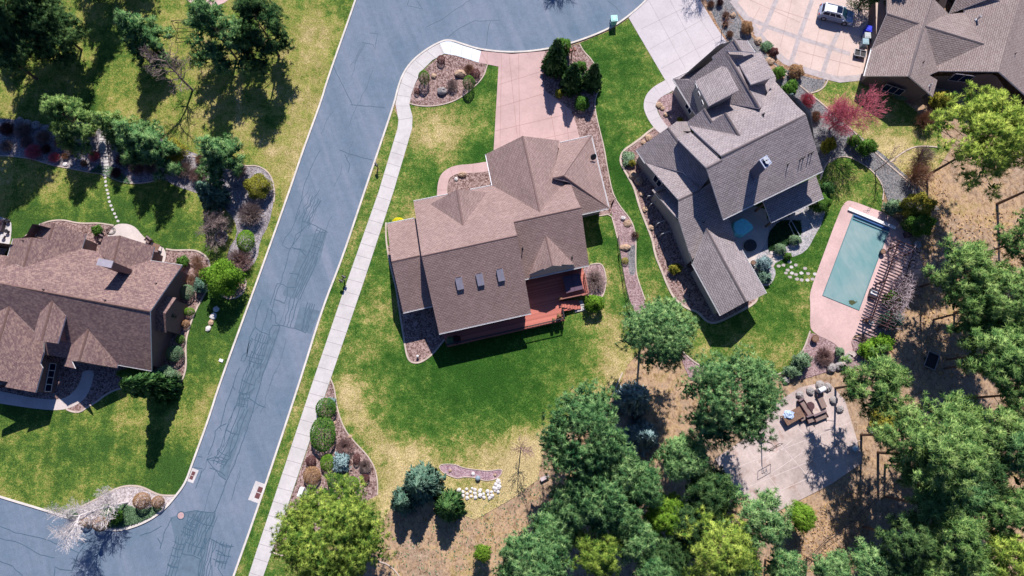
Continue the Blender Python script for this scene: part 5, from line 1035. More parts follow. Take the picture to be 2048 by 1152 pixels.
# conifers
for a in [
 (1109, 137, 27, 7, 'spruce', 'tallest dark pointed conifer beside the pink driveway at the road'),
 (1142, 174, 25, 6, 'spruce', 'middle pointed conifer of the driveway trio'),
 (1182, 170, 23, 5.5, 'spruce', 'pointed conifer of the driveway trio nearest the lawn'),
 (334, 776, 33, 10, 'spruce', 'tall conifer whose crown leans across the front of the brown house'),
 (436, 400, 30, 6, 'spruce_g', 'feathery pale conifer on the lower edge of the upper left bed'),
 (812, 1000, 28, 5, 'spruce_g', 'leftmost grey-green spruce of three by the big yellow-green pine'),
 (848, 965, 42, 7, 'spruce_g', 'largest grey-green spruce of three at the lower lawn edge'),
 (900, 1008, 32, 5.2, 'spruce', 'greenest and rightmost spruce of three by the white stones'),
 (1262, 800, 36, 8, 'spruce_b', 'blue-grey spruce in deep shade below the round pine'),
 (1280, 872, 36, 6, 'spruce_b', 'silvery blue spruce right of the widest pine'),
 (1086, 1036, 15, 3, 'spruce_b', 'small round silvery spruce at the edge of the dry clearing'),
 (1575, 200, 10, 1.6, 'spruce_b', 'dwarf blue conifer in the grey gravel by the tan driveway')]:
    spruce(*a)
for a in [  # cx, cy, rx, h, kind, mat, label, ry
 (652, 817, 20, 1.6, 'clip', 'box', 'clipped round hedge ball at the top of the roadside bed', 21),
 (646, 868, 25, 2.0, 'clip', 'box', 'largest clipped oval shrub touching the sidewalk', 34),
 (655, 925, 14, 1.3, 'clip', 'bright', 'bright green ball shrub left of the small blue one', 17),
 (672, 962, 17, 1.4, 'clip', 'box', 'dark green ball shrub below the small blue one', 17),
 (703, 968, 16, 1.3, 'clip', 'bright', 'green ball shrub partly under the yellow-green pine', 15),
 (684, 925, 15, 1.5, 'tuft', 'spruce_b', 'small powder-blue spiky shrub in the roadside bed', 17),
 (622, 922, 10, .9, 'clip', 'maroon', 'maroon ball beside the sidewalk in the roadside bed', 11),
 (713, 918, 7, .9, 'clip', 'maroon', 'maroon shrub right of the powder-blue one', 11),
 (730, 957, 9, .8, 'clip', 'maroon', 'low maroon shrub below the grey twiggy one', 9),
 (624, 951, 17, 1.3, 'clip', 'tanleaf', 'tan fuzzy ball shrub above the white mailbox', 18),
 (664, 804, 8, .7, 'tuft', 'spruce_b', 'tiny grey-blue tuft behind the top hedge ball', 8),
 (848, 155, 11, 2.2, 'clip', 'box', 'egg-shaped clipped evergreen beside the curved sidewalk', 13),
 (938, 166, 12, 2.2, 'clip', 'box', 'egg-shaped clipped evergreen on the driveway side of the front bed', 14),
 (951, 148, 9, 1.0, 'clip', 'maroon', 'dark maroon mound behind the right egg-shaped evergreen', 11),
 (882, 120, 8, .9, 'clip', 'maroon', 'dull purple mound at the top of the front bed', 10),
 (834, 183, 6, .7, 'clip', 'maroon', 'maroon mound in the shadow of the left egg-shaped evergreen', 6),
 (1164, 207, 14, 1.4, 'loose', 'box', 'rounded fresh-green bush below the driveway trio', 15),
 (1118, 187, 8, 1.0, 'loose', 'yellow', 'small yellow-green bush in the shade of the driveway trio', 9),
 (1128, 95, 14, 2.2, 'loose', 'box', 'leafy shrub behind the tallest driveway conifer', 18),
 (1162, 135, 11, 1.6, 'loose', 'box', 'green bush between the middle conifer and the road post', 12),
 (374, 584, 14, 1.3, 'clip', 'greyleaf', 'grey-green globe on a bare stem beside the brown wall', 15),
 (403, 572, 12, 1.6, 'tuft', 'spruce_g', 'blue-green spruce-like bush left of the leafy round tree', 14),
 (378, 623, 12, .9, 'clip', 'bright', 'square-cut light green bush below the globe on a stem', 8),
 (371, 648, 9, .8, 'clip', 'tanleaf', 'tan mound between two square-cut bushes', 8),
 (361, 679, 9, 1.0, 'clip', 'box', 'small square-cut bush above the lower grey globe', 9),
 (350, 707, 17, 1.6, 'clip', 'greyleaf', 'larger grey-green globe at the corner of the brown house', 16),
 (366, 524, 11, 1.2, 'loose2', 'box', 'loose green shrub in the mulch off the brown roof corner', 11),
 (195, 461, 9, 1.3, 'loose2', 'box', 'small dark shrub by the hose reel on the mulch', 10),
 (272, 750, 32, 2.2, 'loose2', 'box', 'long leafy hedge mound in front of the brown house', 16),
 (330, 752, 26, 2.0, 'loose2', 'greyleaf', 'leafy mound at the foot of the tall leaning conifer', 18),
 (448, 560, 36, 5, 'loose2', 'bright', 'round leafy bright-green tree beside the road', 35),
 (492, 482, 17, 2.2, 'clip', 'bright', 'boxy chartreuse hedge near the road kerb', 22),
 (517, 375, 25, 2.4, 'loose', 'yellow', 'rounded olive shrub in the tip of the upper left bed', 24),
 (345, 305, 28, 2.6, 'loose2', 'yellow', 'golden shrub below the shadow of the bare lawn tree', 24),
 (425, 302, 12, 2.5, 'tuft', 'yellow', 'orange-tinged sprig at the edge of the dry lawn', 12),
 (235, 262, 20, 2.4, 'loose2', 'yellow', 'yellow bush above the stone steps', 22),
 (20, 115, 26, 3, 'loose2', 'spruce', 'dark low bush at the left edge below the black pine', 30),
 (797, 444, 12, 1.0, 'clip', 'blossom', 'vivid yellow flowering shrub behind the west eave', 9),
 (1188, 607, 19, 2.2, 'loose', 'bright', 'bright green shrub by the deck stairs', 17),
 (1250, 522, 7, .6, 'clip', 'yellow', 'small yellow mound in the gravel strip', 7),
 (1263, 325, 8, .8, 'loose', 'yellow', 'yellow-green bush at the west corner of the grey-brown house', 8),
 (1258, 318, 12, .8, 'tuft', 'greyleaf', 'sprawling grey-leaved plant in the curved bed', 14),
 (1350, 538, 12, 1.2, 'loose2', 'yellow', 'shaded olive shrub under the grey-brown house wall', 10),
 (1360, 240, 6, .7, 'tuft', 'yellow', 'small bright plant under the garage windows', 5),
 (1577, 180, 14, 1.5, 'loose2', 'box', 'dark green shrub in the grey gravel, upper of two', 13),
 (1583, 172, 10, 1.4, 'loose2', 'box', 'glossy shrub touching the concrete strip', 12),
 (1557, 146, 12, 1.3, 'loose2', 'box', 'green shrub at the corner of the grey dormer', 12),
 (1533, 93, 11, .6, 'loose2', 'greyleaf', 'flat blue-green juniper by the tan boulder', 10),
 (1592, 143, 14, 1.5, 'loose', 'tanleaf', 'brown fuzzy shrub beside the tan driveway', 15),
 (1494, 55, 11, 1.2, 'loose', 'tanleaf', 'rust-tinted shrub on grey gravel between the driveways', 14),
 (1548, 104, 8, 1.0, 'loose', 'maroon', 'dark reddish shrub by the tan driveway edge', 9),
 (1707, 282, 12, 1.6, 'loose2', 'box', 'green bush left of the concrete strip, upper one', 11),
 (1732, 296, 18, 2.2, 'loose2', 'box', 'larger green bush below the concrete strip', 15),
 (1655, 292, 11, 3, 'loose2', 'yellow', 'yellow-green bush at the east corner of the grey-brown house', 14),
 (1640, 408, 22, 2.2, 'loose2', 'box', 'dark green bush beside the covered porch', 18),
 (1652, 378, 14, 1.8, 'loose2', 'spruce', 'shaded bush behind the porch corner', 13),
 (1590, 480, 12, 1.1, 'loose', 'greyleaf', 'green bush on the patio garden edge', 10),
 (1560, 498, 11, 1.1, 'loose', 'greyleaf', 'silvery bush left of the green one on the patio garden edge', 11),
 (1527, 528, 14, 1.5, 'loose2', 'spruce_b', 'silvery blue shrub by the slate steps', 14),
 (1530, 555, 12, 1.2, 'tuft', 'spruce_g', 'spiky grey shrub near the southeast roof edge', 12),
 (1575, 512, 8, .8, 'loose', 'box', 'small dark bush below the silvery one', 7),
 (1833, 415, 34, 4, 'loose2', 'yellow', 'big tan-tinged shrub at the pool corner', 24),
 (1838, 450, 28, 3.6, 'loose2', 'box', 'leafy green shrub right of the covered grill', 24),
 (1784, 415, 18, 2, 'loose2', 'greyleaf', 'soft green shrub at the top corner of the terrace', 14),
 (1780, 640, 21, 2, 'loose2', 'spruce_g', 'blue-grey juniper at the foot of the pergola', 16),
 (1762, 688, 20, 1.8, 'loose2', 'bright', 'bright green shrub below the blue-grey juniper', 18),
 (1738, 700, 20, 1.6, 'loose2', 'bright', 'bright leafy shrub nearest the flagstones', 18),
 (1783, 600, 16, 2, 'loose2', 'box', 'dark green shrub under the pergola vine', 16),
 (1602, 722, 17, 1.8, 'loose2', 'greyleaf', 'green juniper at the lawn tip below the pool', 16),
 (1585, 742, 18, 1.2, 'loose2', 'greyleaf', 'low spreading juniper beside the lawn tip', 12),
 (1880, 203, 20, 2.4, 'loose2', 'yellow', 'golden bush below the tan-grey house corner', 18),
 (1810, 190, 26, 1.0, 'loose', 'greyleaf', 'white-flecked groundcover mound in the shade of the tan-grey house', 12),
 (1735, -8, 30, 5, 'loose2', 'pine_d', 'dark tree crown at the top edge behind the parked car', 18),
 (1792, -10, 14, 5, 'loose2', 'pine_d', 'small dark tree overhanging the tan-grey roof edge', 10),
 (201, 1048, 15, 1.3, 'clip', 'tanleaf', 'olive ball shrub right of the birch crown tips', 14),
 (233, 1033, 13, 1.3, 'loose', 'box', 'dark green ball in the street corner island', 14),
 (284, 1001, 16, 1.9, 'clip', 'tanleaf', 'brown ball shrub, largest in the street corner island', 16),
 (316, 1004, 12, 1.3, 'clip', 'tanleaf', 'smaller brown ball shrub nearest the storm drain', 12),
 (170, 1045, 12, 1.1, 'clip', 'tanleaf', 'ball shrub under the white birch twigs', 9),
 (145, 1028, 10, .7, 'loose', 'greyleaf', 'pale green tuft at the kerb end of the island', 9),
 (1765, 840, 22, 1.2, 'loose2', 'yellow', 'chartreuse thicket beside the stone ring', 30), ]:
    if a[2]:
        shrub(a[0], a[1], a[2], a[3], a[4], a[5], a[6], ry=a[7])
for a in [ # bare shrubs cx cy r h mat label v
 (500, 428, 26, 2.2, 'bark_grey', 'large grey leafless shrub in the bed tip near the road', 2),
 (478, 522, 28, 2.0, 'twig_pink', 'pinkish leafless shrub between the boxy hedge and the leafy tree', 2),
 (478, 340, 16, 2.4, 'twig_pink', 'tall leafless shrub beside the back conifer of the bed tip', 1),
 (274, 335, 17, 1.6, 'twig_pink', 'round pinkish leafless shrub by the low edging, right of the steps', 2),
 (246, 320, 18, 1.8, 'twig_dark', 'dark red leafless shrub right of the stone steps', 1),
 (188, 312, 12, 1.2, 'bark_red', 'red-stemmed shrub left of the stone steps', 2),
 (66, 303, 18, 1.2, 'bark_red', 'shaded red-stemmed shrub, leftmost of the long bed', 2),
 (108, 315, 12, 1.0, 'bark_red', 'reddish shrub in the middle of the long bed', 2),
 (130, 312, 8, .8, 'bark_tan', 'tan tuft between the reddish shrubs of the long bed', 2),
 (168, 327, 8, .8, 'bark_tan', 'tan tuft near the edging left of the steps', 2),
 (45, 262, 18, 1.4, 'bark_grey', 'grey shaded shrub in the upper left corner of the long bed', 2),
 (85, 275, 16, 1.4, 'bark_grey', 'second grey shaded shrub from the left in the long bed', 2),
 (120, 285, 14, 1.2, 'twig_pink', 'pink-grey shrub below the broad olive conifer', 2),
 (180, 262, 12, 1.3, 'bark_tan', 'brown shrub at the head of the stone steps', 1),
 (14, 258, 16, 1.4, 'twig_dark', 'dark reddish shrub cut by the left edge at the top of the long bed', 2),
 (52, 284, 14, 1.0, 'twig_pink', 'mauve shrub between the grey ones in the long bed', 2),
 (140, 300, 12, 1.0, 'bark_grey', 'pale grey shrub right of the mauve one in the long bed', 2),
 (12, 292, 14, .9, 'bark_grey', 'low grey shrub at the left edge above the edging', 2),
 (92, 298, 11, .9, 'twig_dark', 'dark shrub between two reddish ones in the long bed', 2),
 (262, 300, 14, 1.5, 'twig_pink', 'upper pink shrub right of the stone steps', 2),
 (232, 345, 11, 1.0, 'twig_dark', 'dark low shrub beside the lowest stone steps', 2),
 (300, 335, 14, 1.2, 'bark_grey', 'grey shrub beside the round pinkish one', 2),
 (368, 340, 18, 1.6, 'bark_grey', 'grey shrub below the golden one', 2),
 (395, 350, 18, 1.8, 'twig_pink', 'pinkish shrub left of the feathery pale conifer', 2),
 (400, 318, 11, 1.0, 'bark_tan', 'tan shrub in the gap before the back conifer', 2),
 (690, 893, 20, 1.2, 'twig_pink', 'pale leafless shrub right of the largest clipped oval', 2),
 (730, 932, 14, 1.1, 'bark_grey', 'grey twiggy shrub near the curved edging', 2),
 (905, 170, 14, 1.2, 'bark_grey', 'grey branching shrub in the centre of the front bed', 1),
 (938, 138, 12, .9, 'bark_tan', 'rusty dry shrub by the tan rock in the front bed', 2),
 (1190, 560, 24, 1.4, 'bark_grey', 'grey leafless shrub in the bed beside the spa', 1),
 (1615, 200, 17, 1.5, 'bark_red', 'rust leafless shrub left of the concrete strip', 2),
 (1632, 232, 12, 1.3, 'bark_tan', 'brown leafless shrub near the northeast eave', 2),
 (1855, 240, 22, 2.2, 'bark_tan', 'tan leafless shrub below the golden bush', 2),
 (1650, 712, 20, 1.2, 'twig_pink', 'pinkish twiggy shrub between the terrace pots', 2),
 (1728, 680, 12, .8, 'bark_grey', 'grey twiggy shrub in the small bed by the flagstones', 1),
 (400, 540, 17, 1.4, 'bark_tan', 'brown brushy shrub in the mulch off the brown house', 1),
 (383, 560, 12, 1.0, 'bark_tan', 'small brown brushy shrub above the grey-green globe', 1),
 (392, 520, 12, 1.0, 'bark_tan', 'brushy shrub in the top of the mulch off the brown house', 1),
 (1840, 350, 30, 3, 'bark_tan', 'brownish thicket on the slope left of the very large pine', 1),
 (1850, 310, 22, 2.5, 'bark_grey', 'sparse thicket at the end of the curved edging', 1),
 (1270, 470, 9, .8, 'twig_dark', 'small dark-red shrub in the gravel strip', 1),
 (1452, 30, 8, .8, 'twig_dark', 'dark little shrub by the concrete driveway, upper one', 2),
 (1460, 68, 8, .8, 'bark_tan', 'dark little shrub by the concrete driveway, lowest one', 2),
 (1422, 8, 8, .8, 'bark_tan', 'brown little shrub at the top edge between driveways', 2),
 (1440, 5, 8, 1.0, 'twig_dark', 'dark red upright shrub at the top edge between driveways', 2),
 (1451, 48, 7, .7, 'twig_dark', 'round dark shrub beside the thin driveway tree', 2)]:
    bare(*a)
bare_tree(386, 181, 8.5, 3.0, 'bark_grey', 'tall bare tree on the dry lawn left of the broad conifers', 3, gens=4, r0=.16, kids=3, lean=(-.8, .6))
bare_tree(443, 472, 4.0, 2.6, 'bark_grey', 'spreading silvery bare tree in a small edged ring', 8, gens=4, r0=.10, kids=4, lean=(-.4, .2), trunk_frac=.25, upb=.1, tw=.016)
bare_tree(257, 1004, 7.6, 2.5, 'bark_white', 'white-barked bare birch in the street corner island', 5, gens=4, r0=.12, kids=4, lean=(-2.6, -.6), droop=.02, tw=.015, twig=14)
bare_tree(1042, 893, 6.5, 1.9, 'twig_pink', 'slim bare tree with a pale twiggy top on the lower lawn', 6, gens=3, r0=.07, kids=4, trunk_frac=.5, tw=.014)
bare_tree(1658, 258, 7.5, 2.6, 'bark_red', 'crimson-twigged bare tree in front of the tan-grey house', 7, gens=4, r0=.12, kids=5, lean=(.6, -.2), trunk_frac=.22, tw=.016, twig=9)
bare_tree(1749, 343, 6.0, 2.4, 'bark_grey', 'thin forked bare tree above the pool terrace', 9, gens=3, r0=.08, kids=3, lean=(.5, .3), trunk_frac=.3)
bare_tree(1443, 62, 4.5, 1.4, 'bark_tan', 'small bare tree between the two upper driveways', 10, gens=3, r0=.05, kids=4, trunk_frac=.4, tw=.012)
bare_tree(1122, -78, 7.0, 3.0, 'bark_grey', 'bare tree beyond the top edge whose shadow falls on the cul-de-sac', 21, gens=4, r0=.12, kids=4, trunk_frac=.3)
bare_tree(1388, -66, 7.0, 2.4, 'bark_grey', 'bare tree beyond the top edge whose shadow falls on the concrete driveway', 22, gens=4, r0=.1, kids=4, trunk_frac=.3)
# bare leaning trunks of the wooded slope (poles with a thin crown beyond the frame)
def snag(bx, by, h, lx, ly, label, r=.14):
    b = P(bx, by, 0); e = empty('pine_tree', b, label, 'pine tree', 'ponderosa pines'); t = MB(); q = Vector((0, 0, 0)); 
    for i in range(5):
        n = Vector((lx*(i+1)/5+rp.uniform(-.06, .06), ly*(i+1)/5+rp.uniform(-.06, .06), h*(i+1)/5)); t.tube(q, n, r*(1-.14*i), r*(1-.14*(i+1)), 8, caps=False); q = n
    for i in range(9):
        a = rp.uniform(0, 6.28); z = rp.uniform(.45, .98); s = Vector((lx*z, ly*z, h*z)); t.tube(s, s+Vector((math.cos(a)*1.6, math.sin(a)*1.6, .3)), .04, .012, 4, caps=False)
    t.build('trunk', M['bark'], e); cls, (me, lb) = get_pine(3.4, 'pine', 2); shared('crown', me, M['pine_y'], e, (lx, ly, h*.92), (1.15, 1.15, 1.0), rp.uniform(0, 6)); return e
snag(1889, 737, 12, 0, 0, 'pine with a long bare trunk beside the framed cart')
snag(1994, 408, 15, 0, 0, 'pine with a thick bare trunk below the very large pine', .2)
snag(1756, 905, 15, 0, 0, 'bare-trunked pine between the court and the wire fence', .18)

# street-corner ground cover
def scatter_cover(name, px, n, size, mat, z, label, hh=.12, seed=1):
    poly = [P(x, y, 0) for x, y in px]; x0, x1 = min(p.x for p in poly), max(p.x for p in poly); y0, y1 = min(p.y for p in poly), max(p.y for p in poly); rg = np.random.default_rng(seed); C = []
    while len(C) < n:
        x, y = rg.uniform(x0, x1), rg.uniform(y0, y1); ins = False
        for i in range(len(poly)):
            a, b = poly[i], poly[i-1]
            if (a.y > y) != (b.y > y) and x < (b.x-a.x)*(y-a.y)/(b.y-a.y)+a.x: ins = not ins
        if ins: C.append((x, y, z+rg.uniform(0, hh)))
    C = np.array(C); D = unit(rg.normal(size=(n, 3))+np.array([0, 0, .5])); V, Fc, A, Nn = blades(C, D, size, size*.7, rg.normal(.4, .2, n), rg)
    o = bpy.data.objects.new(name, mesh_from(V, Fc, A, name, M[mat], Nn)); S.collection.objects.link(o); tag(o, label, 'ground cover'); o['kind'] = 'stuff'
scatter_cover('groundcover', [(205, 1010), (250, 1008), (285, 1020), (312, 1012), (326, 1016), (303, 1033), (270, 1048), (237, 1055), (203, 1053)], 9000, .16, 'greyleaf', .1, 'low green creeping plants in the street corner island')
scatter_cover('groundcover', [(1538, 465), (1560, 442), (1600, 442), (1603, 465), (1593, 478), (1560, 497), (1537, 503)], 4000, .15, 'pine_d', .09, 'dark creeping plants beside the blue-shaded patio')
scatter_cover('groundcover', [(180, 345), (208, 348), (235, 362), (262, 368), (255, 355), (225, 335), (200, 330)], 2500, .14, 'greyleaf', .09, 'creeping plants along the low edging by the stone steps')
scatter_cover('understory', [(1850, 430), (2048, 420), (2048, 740), (1880, 760), (1840, 650)], 1200, .3, 'drygrass', .0, 'dry weeds and needles on the wooded slope', .15, 3)
scatter_cover('understory', [(1000, 985), (1085, 950), (1080, 1100), (980, 1150), (780, 1152), (780, 1040), (930, 1040)], 800, .2, 'greyleaf', .0, 'scattered low weeds in the dry clearing', .1, 4)
scatter_cover('understory', [(1560, 1050), (1720, 970), (1760, 1140), (1520, 1152)], 2000, .22, 'drygrass', .0, 'dry weeds below the court', .1, 5)
scatter_cover('understory', [(1780, 330), (1880, 310), (1900, 440), (1850, 520), (1790, 700), (1760, 740), (1800, 560), (1860, 430)], 1200, .2, 'drygrass', .0, 'dry weeds on the bank beside the pergola', .1, 6)
# ---------------- pool, furniture, vehicles, street things ----------------
def mono(mb, name, mat, label, cat, group=None, loc=None, **k):
    o = mb.build(name, mat, **k); return tag(o, label, cat, group)
def root_at(name, px, py, label, cat, group=None, rz=0, z=0): return empty(name, P(px, py, z), label, cat, group, rz)
def part(mb, name, mat, root, **k): return mb.build(name, mat, root, **k)      # local coordinates
# pool
PQ = [(1707, 429), (1778, 457), (1717, 620), (1646, 591)]
pr = root_at('swimming_pool', 1712, 525, 'rectangular pool under a pale blue-green cover', 'swimming pool')
def m_cover():
    m, t, b = newmat('pool_cover_vinyl', .5, .3); v = coords(t, rot=R(-22)); st = N(t, 'ShaderNodeMapping'); t.links.new(v, st.inputs[0]); st.inputs['Scale'].default_value = (1.2, .18, 1)
    a = noise(t, st.outputs[0], 1.2, 5, .65, .8); g = noise(t, coords(t), .22, 4)
    c = ramp(t, a, [(.3, (.13, .25, .255)), (.5, (.175, .30, .30)), (.75, (.27, .36, .355))]); c = mixc(t, .45, c, ramp(t, g, [(.38, (.10, .26, .27)), (.62, (.29, .35, .355))]))
    w = noise(t, st.outputs[0], 5, 3, .6, 2); t.links.new(c, b.inputs['Base Color']); bump(t, b, w, .35, .05); return m
MC = m_cover(); MC2 = plain('blue_cover_roll', (.05, .12, .30), .4); WTR = plain('pool_water', (.10, .26, .30), .08, .6)
def chpart(mb, name, mat, root): return child(mb, name, mat, root)
m = MB(); m.prism([P(x, y, .13) for x, y in PQ], .09, .13); chpart(m, 'pool_cover', MC, pr)
m = MB(); ribbon(m, PQ, .10, .10, .06, closed=True, off=.05); chpart(m, 'coping', plain('coping_edge', (.10, .20, .22), .6), pr)
m = MB(); a, b = P(1696, 418, .12), P(1790, 457, .12); d = (b-a).normalized(); q = Vector((d.y, -d.x, 0)); m.box((a+b)/2, (b-a).length, .42, .22, math.atan2(d.y, d.x)); chpart(m, 'cover_housing', M['white'], pr)
a, b = P(1707.5, 431, .22), P(1778, 459.5, .22); m = MB(); m.tube(a, b, .12, .12, 12); chpart(m, 'cover_roll', MC2, pr)
m = MB(); a, b = P(1706, 437, .2), P(1775, 465, .2); m.tube(a, b, .05, .05, 8); chpart(m, 'leading_bar', M['steel'], pr)
m = MB(); ribbon(m, [(1707, 431), (1778, 459)], .5, .134, off=-.45); chpart(m, 'water', WTR, pr)
m = MB(); c = P(1706, 604, .131); rg = random.Random(3)
for i in range(26):
    a = rg.uniform(0, 6.28); r = rg.uniform(.05, .5); m.box(c+Vector((math.cos(a)*r, math.sin(a)*r*.6, .001*i)), .2, .12, .012, a)
chpart(m, 'leaf_litter', plain('wet_leaves', (.07, .08, .03), .8), pr)
# pergola with vine
pg = root_at('pergola', 1765, 565, 'dark slatted pergola along the pool with bare vine on it', 'pergola')
A0, A1 = P(1797, 482, 2.5), P(1741, 640, 2.5); ax = (A1-A0).normalized(); ay = Vector((-ax.y, ax.x, 0)); 
if ay.x < 0: ay = -ay
Lp = (A1-A0).length; wdp = 2.9; rzp = math.atan2(ay.y, ay.x)
for i in range(27):
    s = MB(); c = A0+ax*(Lp*i/26)+ay*(wdp/2-.45); s.box((c.x, c.y, 2.5), wdp+.9, .07, .15, rzp); chpart(s, 'slat', M['darkwood'], pg)
for o in (.15, 2.2):
    s = MB(); c = (A0+A1)/2+ay*o; s.box((c.x, c.y, 2.28), Lp+.5, .12, .2, math.atan2(ax.y, ax.x)); chpart(s, 'beam', M['darkwood'], pg)
    for t_ in (.04, .5, .96):
        s = MB(); c = A0+ax*Lp*t_+ay*o; s.box((c.x, c.y, .1), .16, .16, 2.2, rzp); chpart(s, 'post', M['darkwood'], pg)
vb = P(1845, 590, 0); ve = empty('climbing_vine', vb, 'grey leafless vine sprawled over the pergola', 'vine'); vm = MB(); rg = random.Random(12)
vt = MB(); 
for i in range(5): vt.tube(vb+Vector((rg.uniform(-.5, .5), rg.uniform(-2, 2), 0)), A0+ax*Lp*rg.uniform(.2, .8)+ay*2.4+Vector((0, 0, .25)), .06, .04, 6)
child(vt, 'stem', M['bark_grey'], ve)
for i in range(850):
    t_ = rg.betavariate(1.6, 2.0); o = rg.betavariate(3.4, 1.2)*4.3-.4; p = A0+ax*(Lp*(t_*1.02-.02))+ay*o+Vector((0, 0, rg.uniform(.12, .5)-max(0, o-2.9)*1.1))
    d = Vector((rg.gauss(0, 1), rg.gauss(0, 1), rg.gauss(0, .3))).normalized()*rg.uniform(.3, .8); mdl = p+d*.5+Vector((0, 0, rg.uniform(-.05, .12))); r = rg.uniform(.008, .022)
    vm.tube(p, mdl, r, r, 3, caps=False); vm.tube(mdl, p+d, r, r*.6, 3, caps=False)
child(vm, 'branches', plain('silvery_vine', (.50, .40, .42), .9), ve)
# generic furniture pieces
def pot(px, py, r, h, mat, label, plant=None):
    e = root_at('plant_pot', px, py, label, 'plant pot', 'plant pots', z=.1); m = MB(); m.tube((0, 0, 0), (0, 0, h), r*.72, r, 16); m.tube((0, 0, h-.06), (0, 0, h), r*1.08, r*1.08, 16); part(m, 'pot', mat, e)
    m = MB(); m.cyl((0, 0, h-.01), r*.9, .02, 14); part(m, 'soil', M['wood'], e)
    if plant:
        o = shared('plant', LB['tuft'], M[plant], e, (0, 0, h+r*.5), (r*1.2, r*1.2, r*.9), 0)
TERRA = plain('terracotta', (.34, .16, .10), .8); CLAY = plain('dark_glazed_clay', (.07, .05, .06), .5)
pot(1627, 678, .42, .6, TERRA, 'dark round pot at the left end of the pool terrace bed'); pot(1674, 705, .42, .55, CLAY, 'wide pale-rimmed pot by the terrace edge near the flagstones', 'greyleaf')
pot(380, 563, .22, .4, TERRA, 'terracotta pot in the mulch beside the brown gable wall'); pot(1504, 527, .3, .5, CLAY, 'dark pot at the patio corner by the grey roof')
pot(1762, 505, .34, .55, CLAY, 'dark pot at the top end of the pergola', None)
for px, py, l in ((1118, 634, 'larger potted plant in the deck corner'), (1107, 641, 'smaller potted plant beside the deck railing'), (1121, 599, 'small dark pot at the head of the deck stairs')):
    e = root_at('plant_pot', px, py, l, 'plant pot', 'plant pots', z=1.1); m = MB(); r = .3 if 'larger' in l else .2; m.tube((0, 0, .01), (0, 0, .42), r*.7, r, 14); part(m, 'pot', CLAY, e); shared('plant', LB['tuft'], M['tanleaf'], e, (0, 0, .55), (r, r, r), 0)
for px, py, l in ((902, 682, 'pale potted plant at the shaded west end of the deck'), (914, 680, 'dark potted plant beside the pale one at the west end of the deck')):
    e = root_at('plant_pot', px, py, l, 'plant pot', 'plant pots', z=1.1); m = MB(); m.tube((0, 0, .01), (0, 0, .4), .2, .3, 14); part(m, 'pot', CLAY, e); shared('plant', LB['loose'], M['greyleaf' if 'pale' in l.split()[0] else 'maroon'], e, (0, 0, .55), (.5, .5, .4), 0)
# spa on the deck
c = [P(1125, 553, 2.0), P(1159, 546, 2.0), P(1167, 578, 2.0), P(1132, 587, 2.0)]; ce = sum(c, Vector((0, 0, 0)))/4; e = empty('hot_tub', (ce.x, ce.y, 1.1), 'square hot tub with a dark folding cover on the red deck', 'hot tub')
m = MB(); m.prism([v3(p, 0) for p in inset(c, .05)], 1.1, 1.95); child(m, 'cabinet', M['redwood'], e)
for hf in (0, 1):
    q = [c[0], (c[0]+c[1])/2, (c[3]+c[2])/2, c[3]] if hf == 0 else [(c[0]+c[1])/2, c[1], c[2], (c[3]+c[2])/2]; q = inset(q, .015); m = MB(); m.prism([v3(p, 0) for p in q], 1.953, 2.05); child(m, 'cover_panel', plain('plum_vinyl', (.10, .055, .085), .5), e)
# covered spa / round table on the patio of house 3
sp = [(1468, 444), (1484, 436), (1494, 439), (1505, 449), (1507, 456), (1486, 471), (1470, 467), (1466, 456)]
e = root_at('covered_spa', 1487, 454, 'turquoise fabric covering an angular spa on the shaded patio', 'covered spa'); m = MB(); q = [P(x, y, .95) for x, y in sp]; cc = sum(q, Vector((0, 0, 0)))/len(q); q = ccw(q)
low = [v3(p+(p-cc)*.08, .12) for p in q]; top = [v3(cc+(p-cc)*.93, 1.0) for p in q]; m.face(top)
for i in range(len(q)): j = (i+1) % len(q); m.face([low[i], low[j], v3(q[j], .85), v3(q[i], .85)]); m.face([v3(q[i], .85), v3(q[j], .85), top[j], top[i]])
child(m, 'cover', plain('turquoise_fabric', (.25, .85, .95), .7, .2), e); m = MB(); m.prism(inset([v3(p, 0) for p in q], .1), .1, .8); child(m, 'cabinet', M['wood'], e)
e = root_at('fire_pit', 1499, 492, 'round dark fire table on the shaded patio', 'fire pit', z=.095); m = MB(); m.cyl((0, 0, 0), .72, .42, 26); m.tube((0, 0, .42), (0, 0, .47), .78, .78, 26); part(m, 'bowl', M['dark'], e); m = MB(); m.tube((0, 0, .472), (0, 0, .53), .28, .22, 16); part(m, 'burner', plain('lava_rock', (.06, .05, .05), .9), e)
# framed box bed beside patio
e = root_at('framed_bench', 1592, 470, 'thin pale frame bench in the shade below the porch', 'bench'); m = MB()
for a, b in (((1582, 440), (1600, 472)), ((1600, 472), (1592, 478)), ((1592, 478), (1578, 448)), ((1578, 448), (1582, 440))): a, b = P(*a, .5), P(*b, .5); m.tube(a, b, .05, .05, 5)
child(m, 'frame', M['steel'], e)
for x, y in ((1582, 440), (1600, 472), (1592, 478), (1578, 448)): m = MB(); p = P(x, y, .5); m.tube((p.x, p.y, .07), p, .03, .03, 5); child(m, 'leg', M['steel'], e)
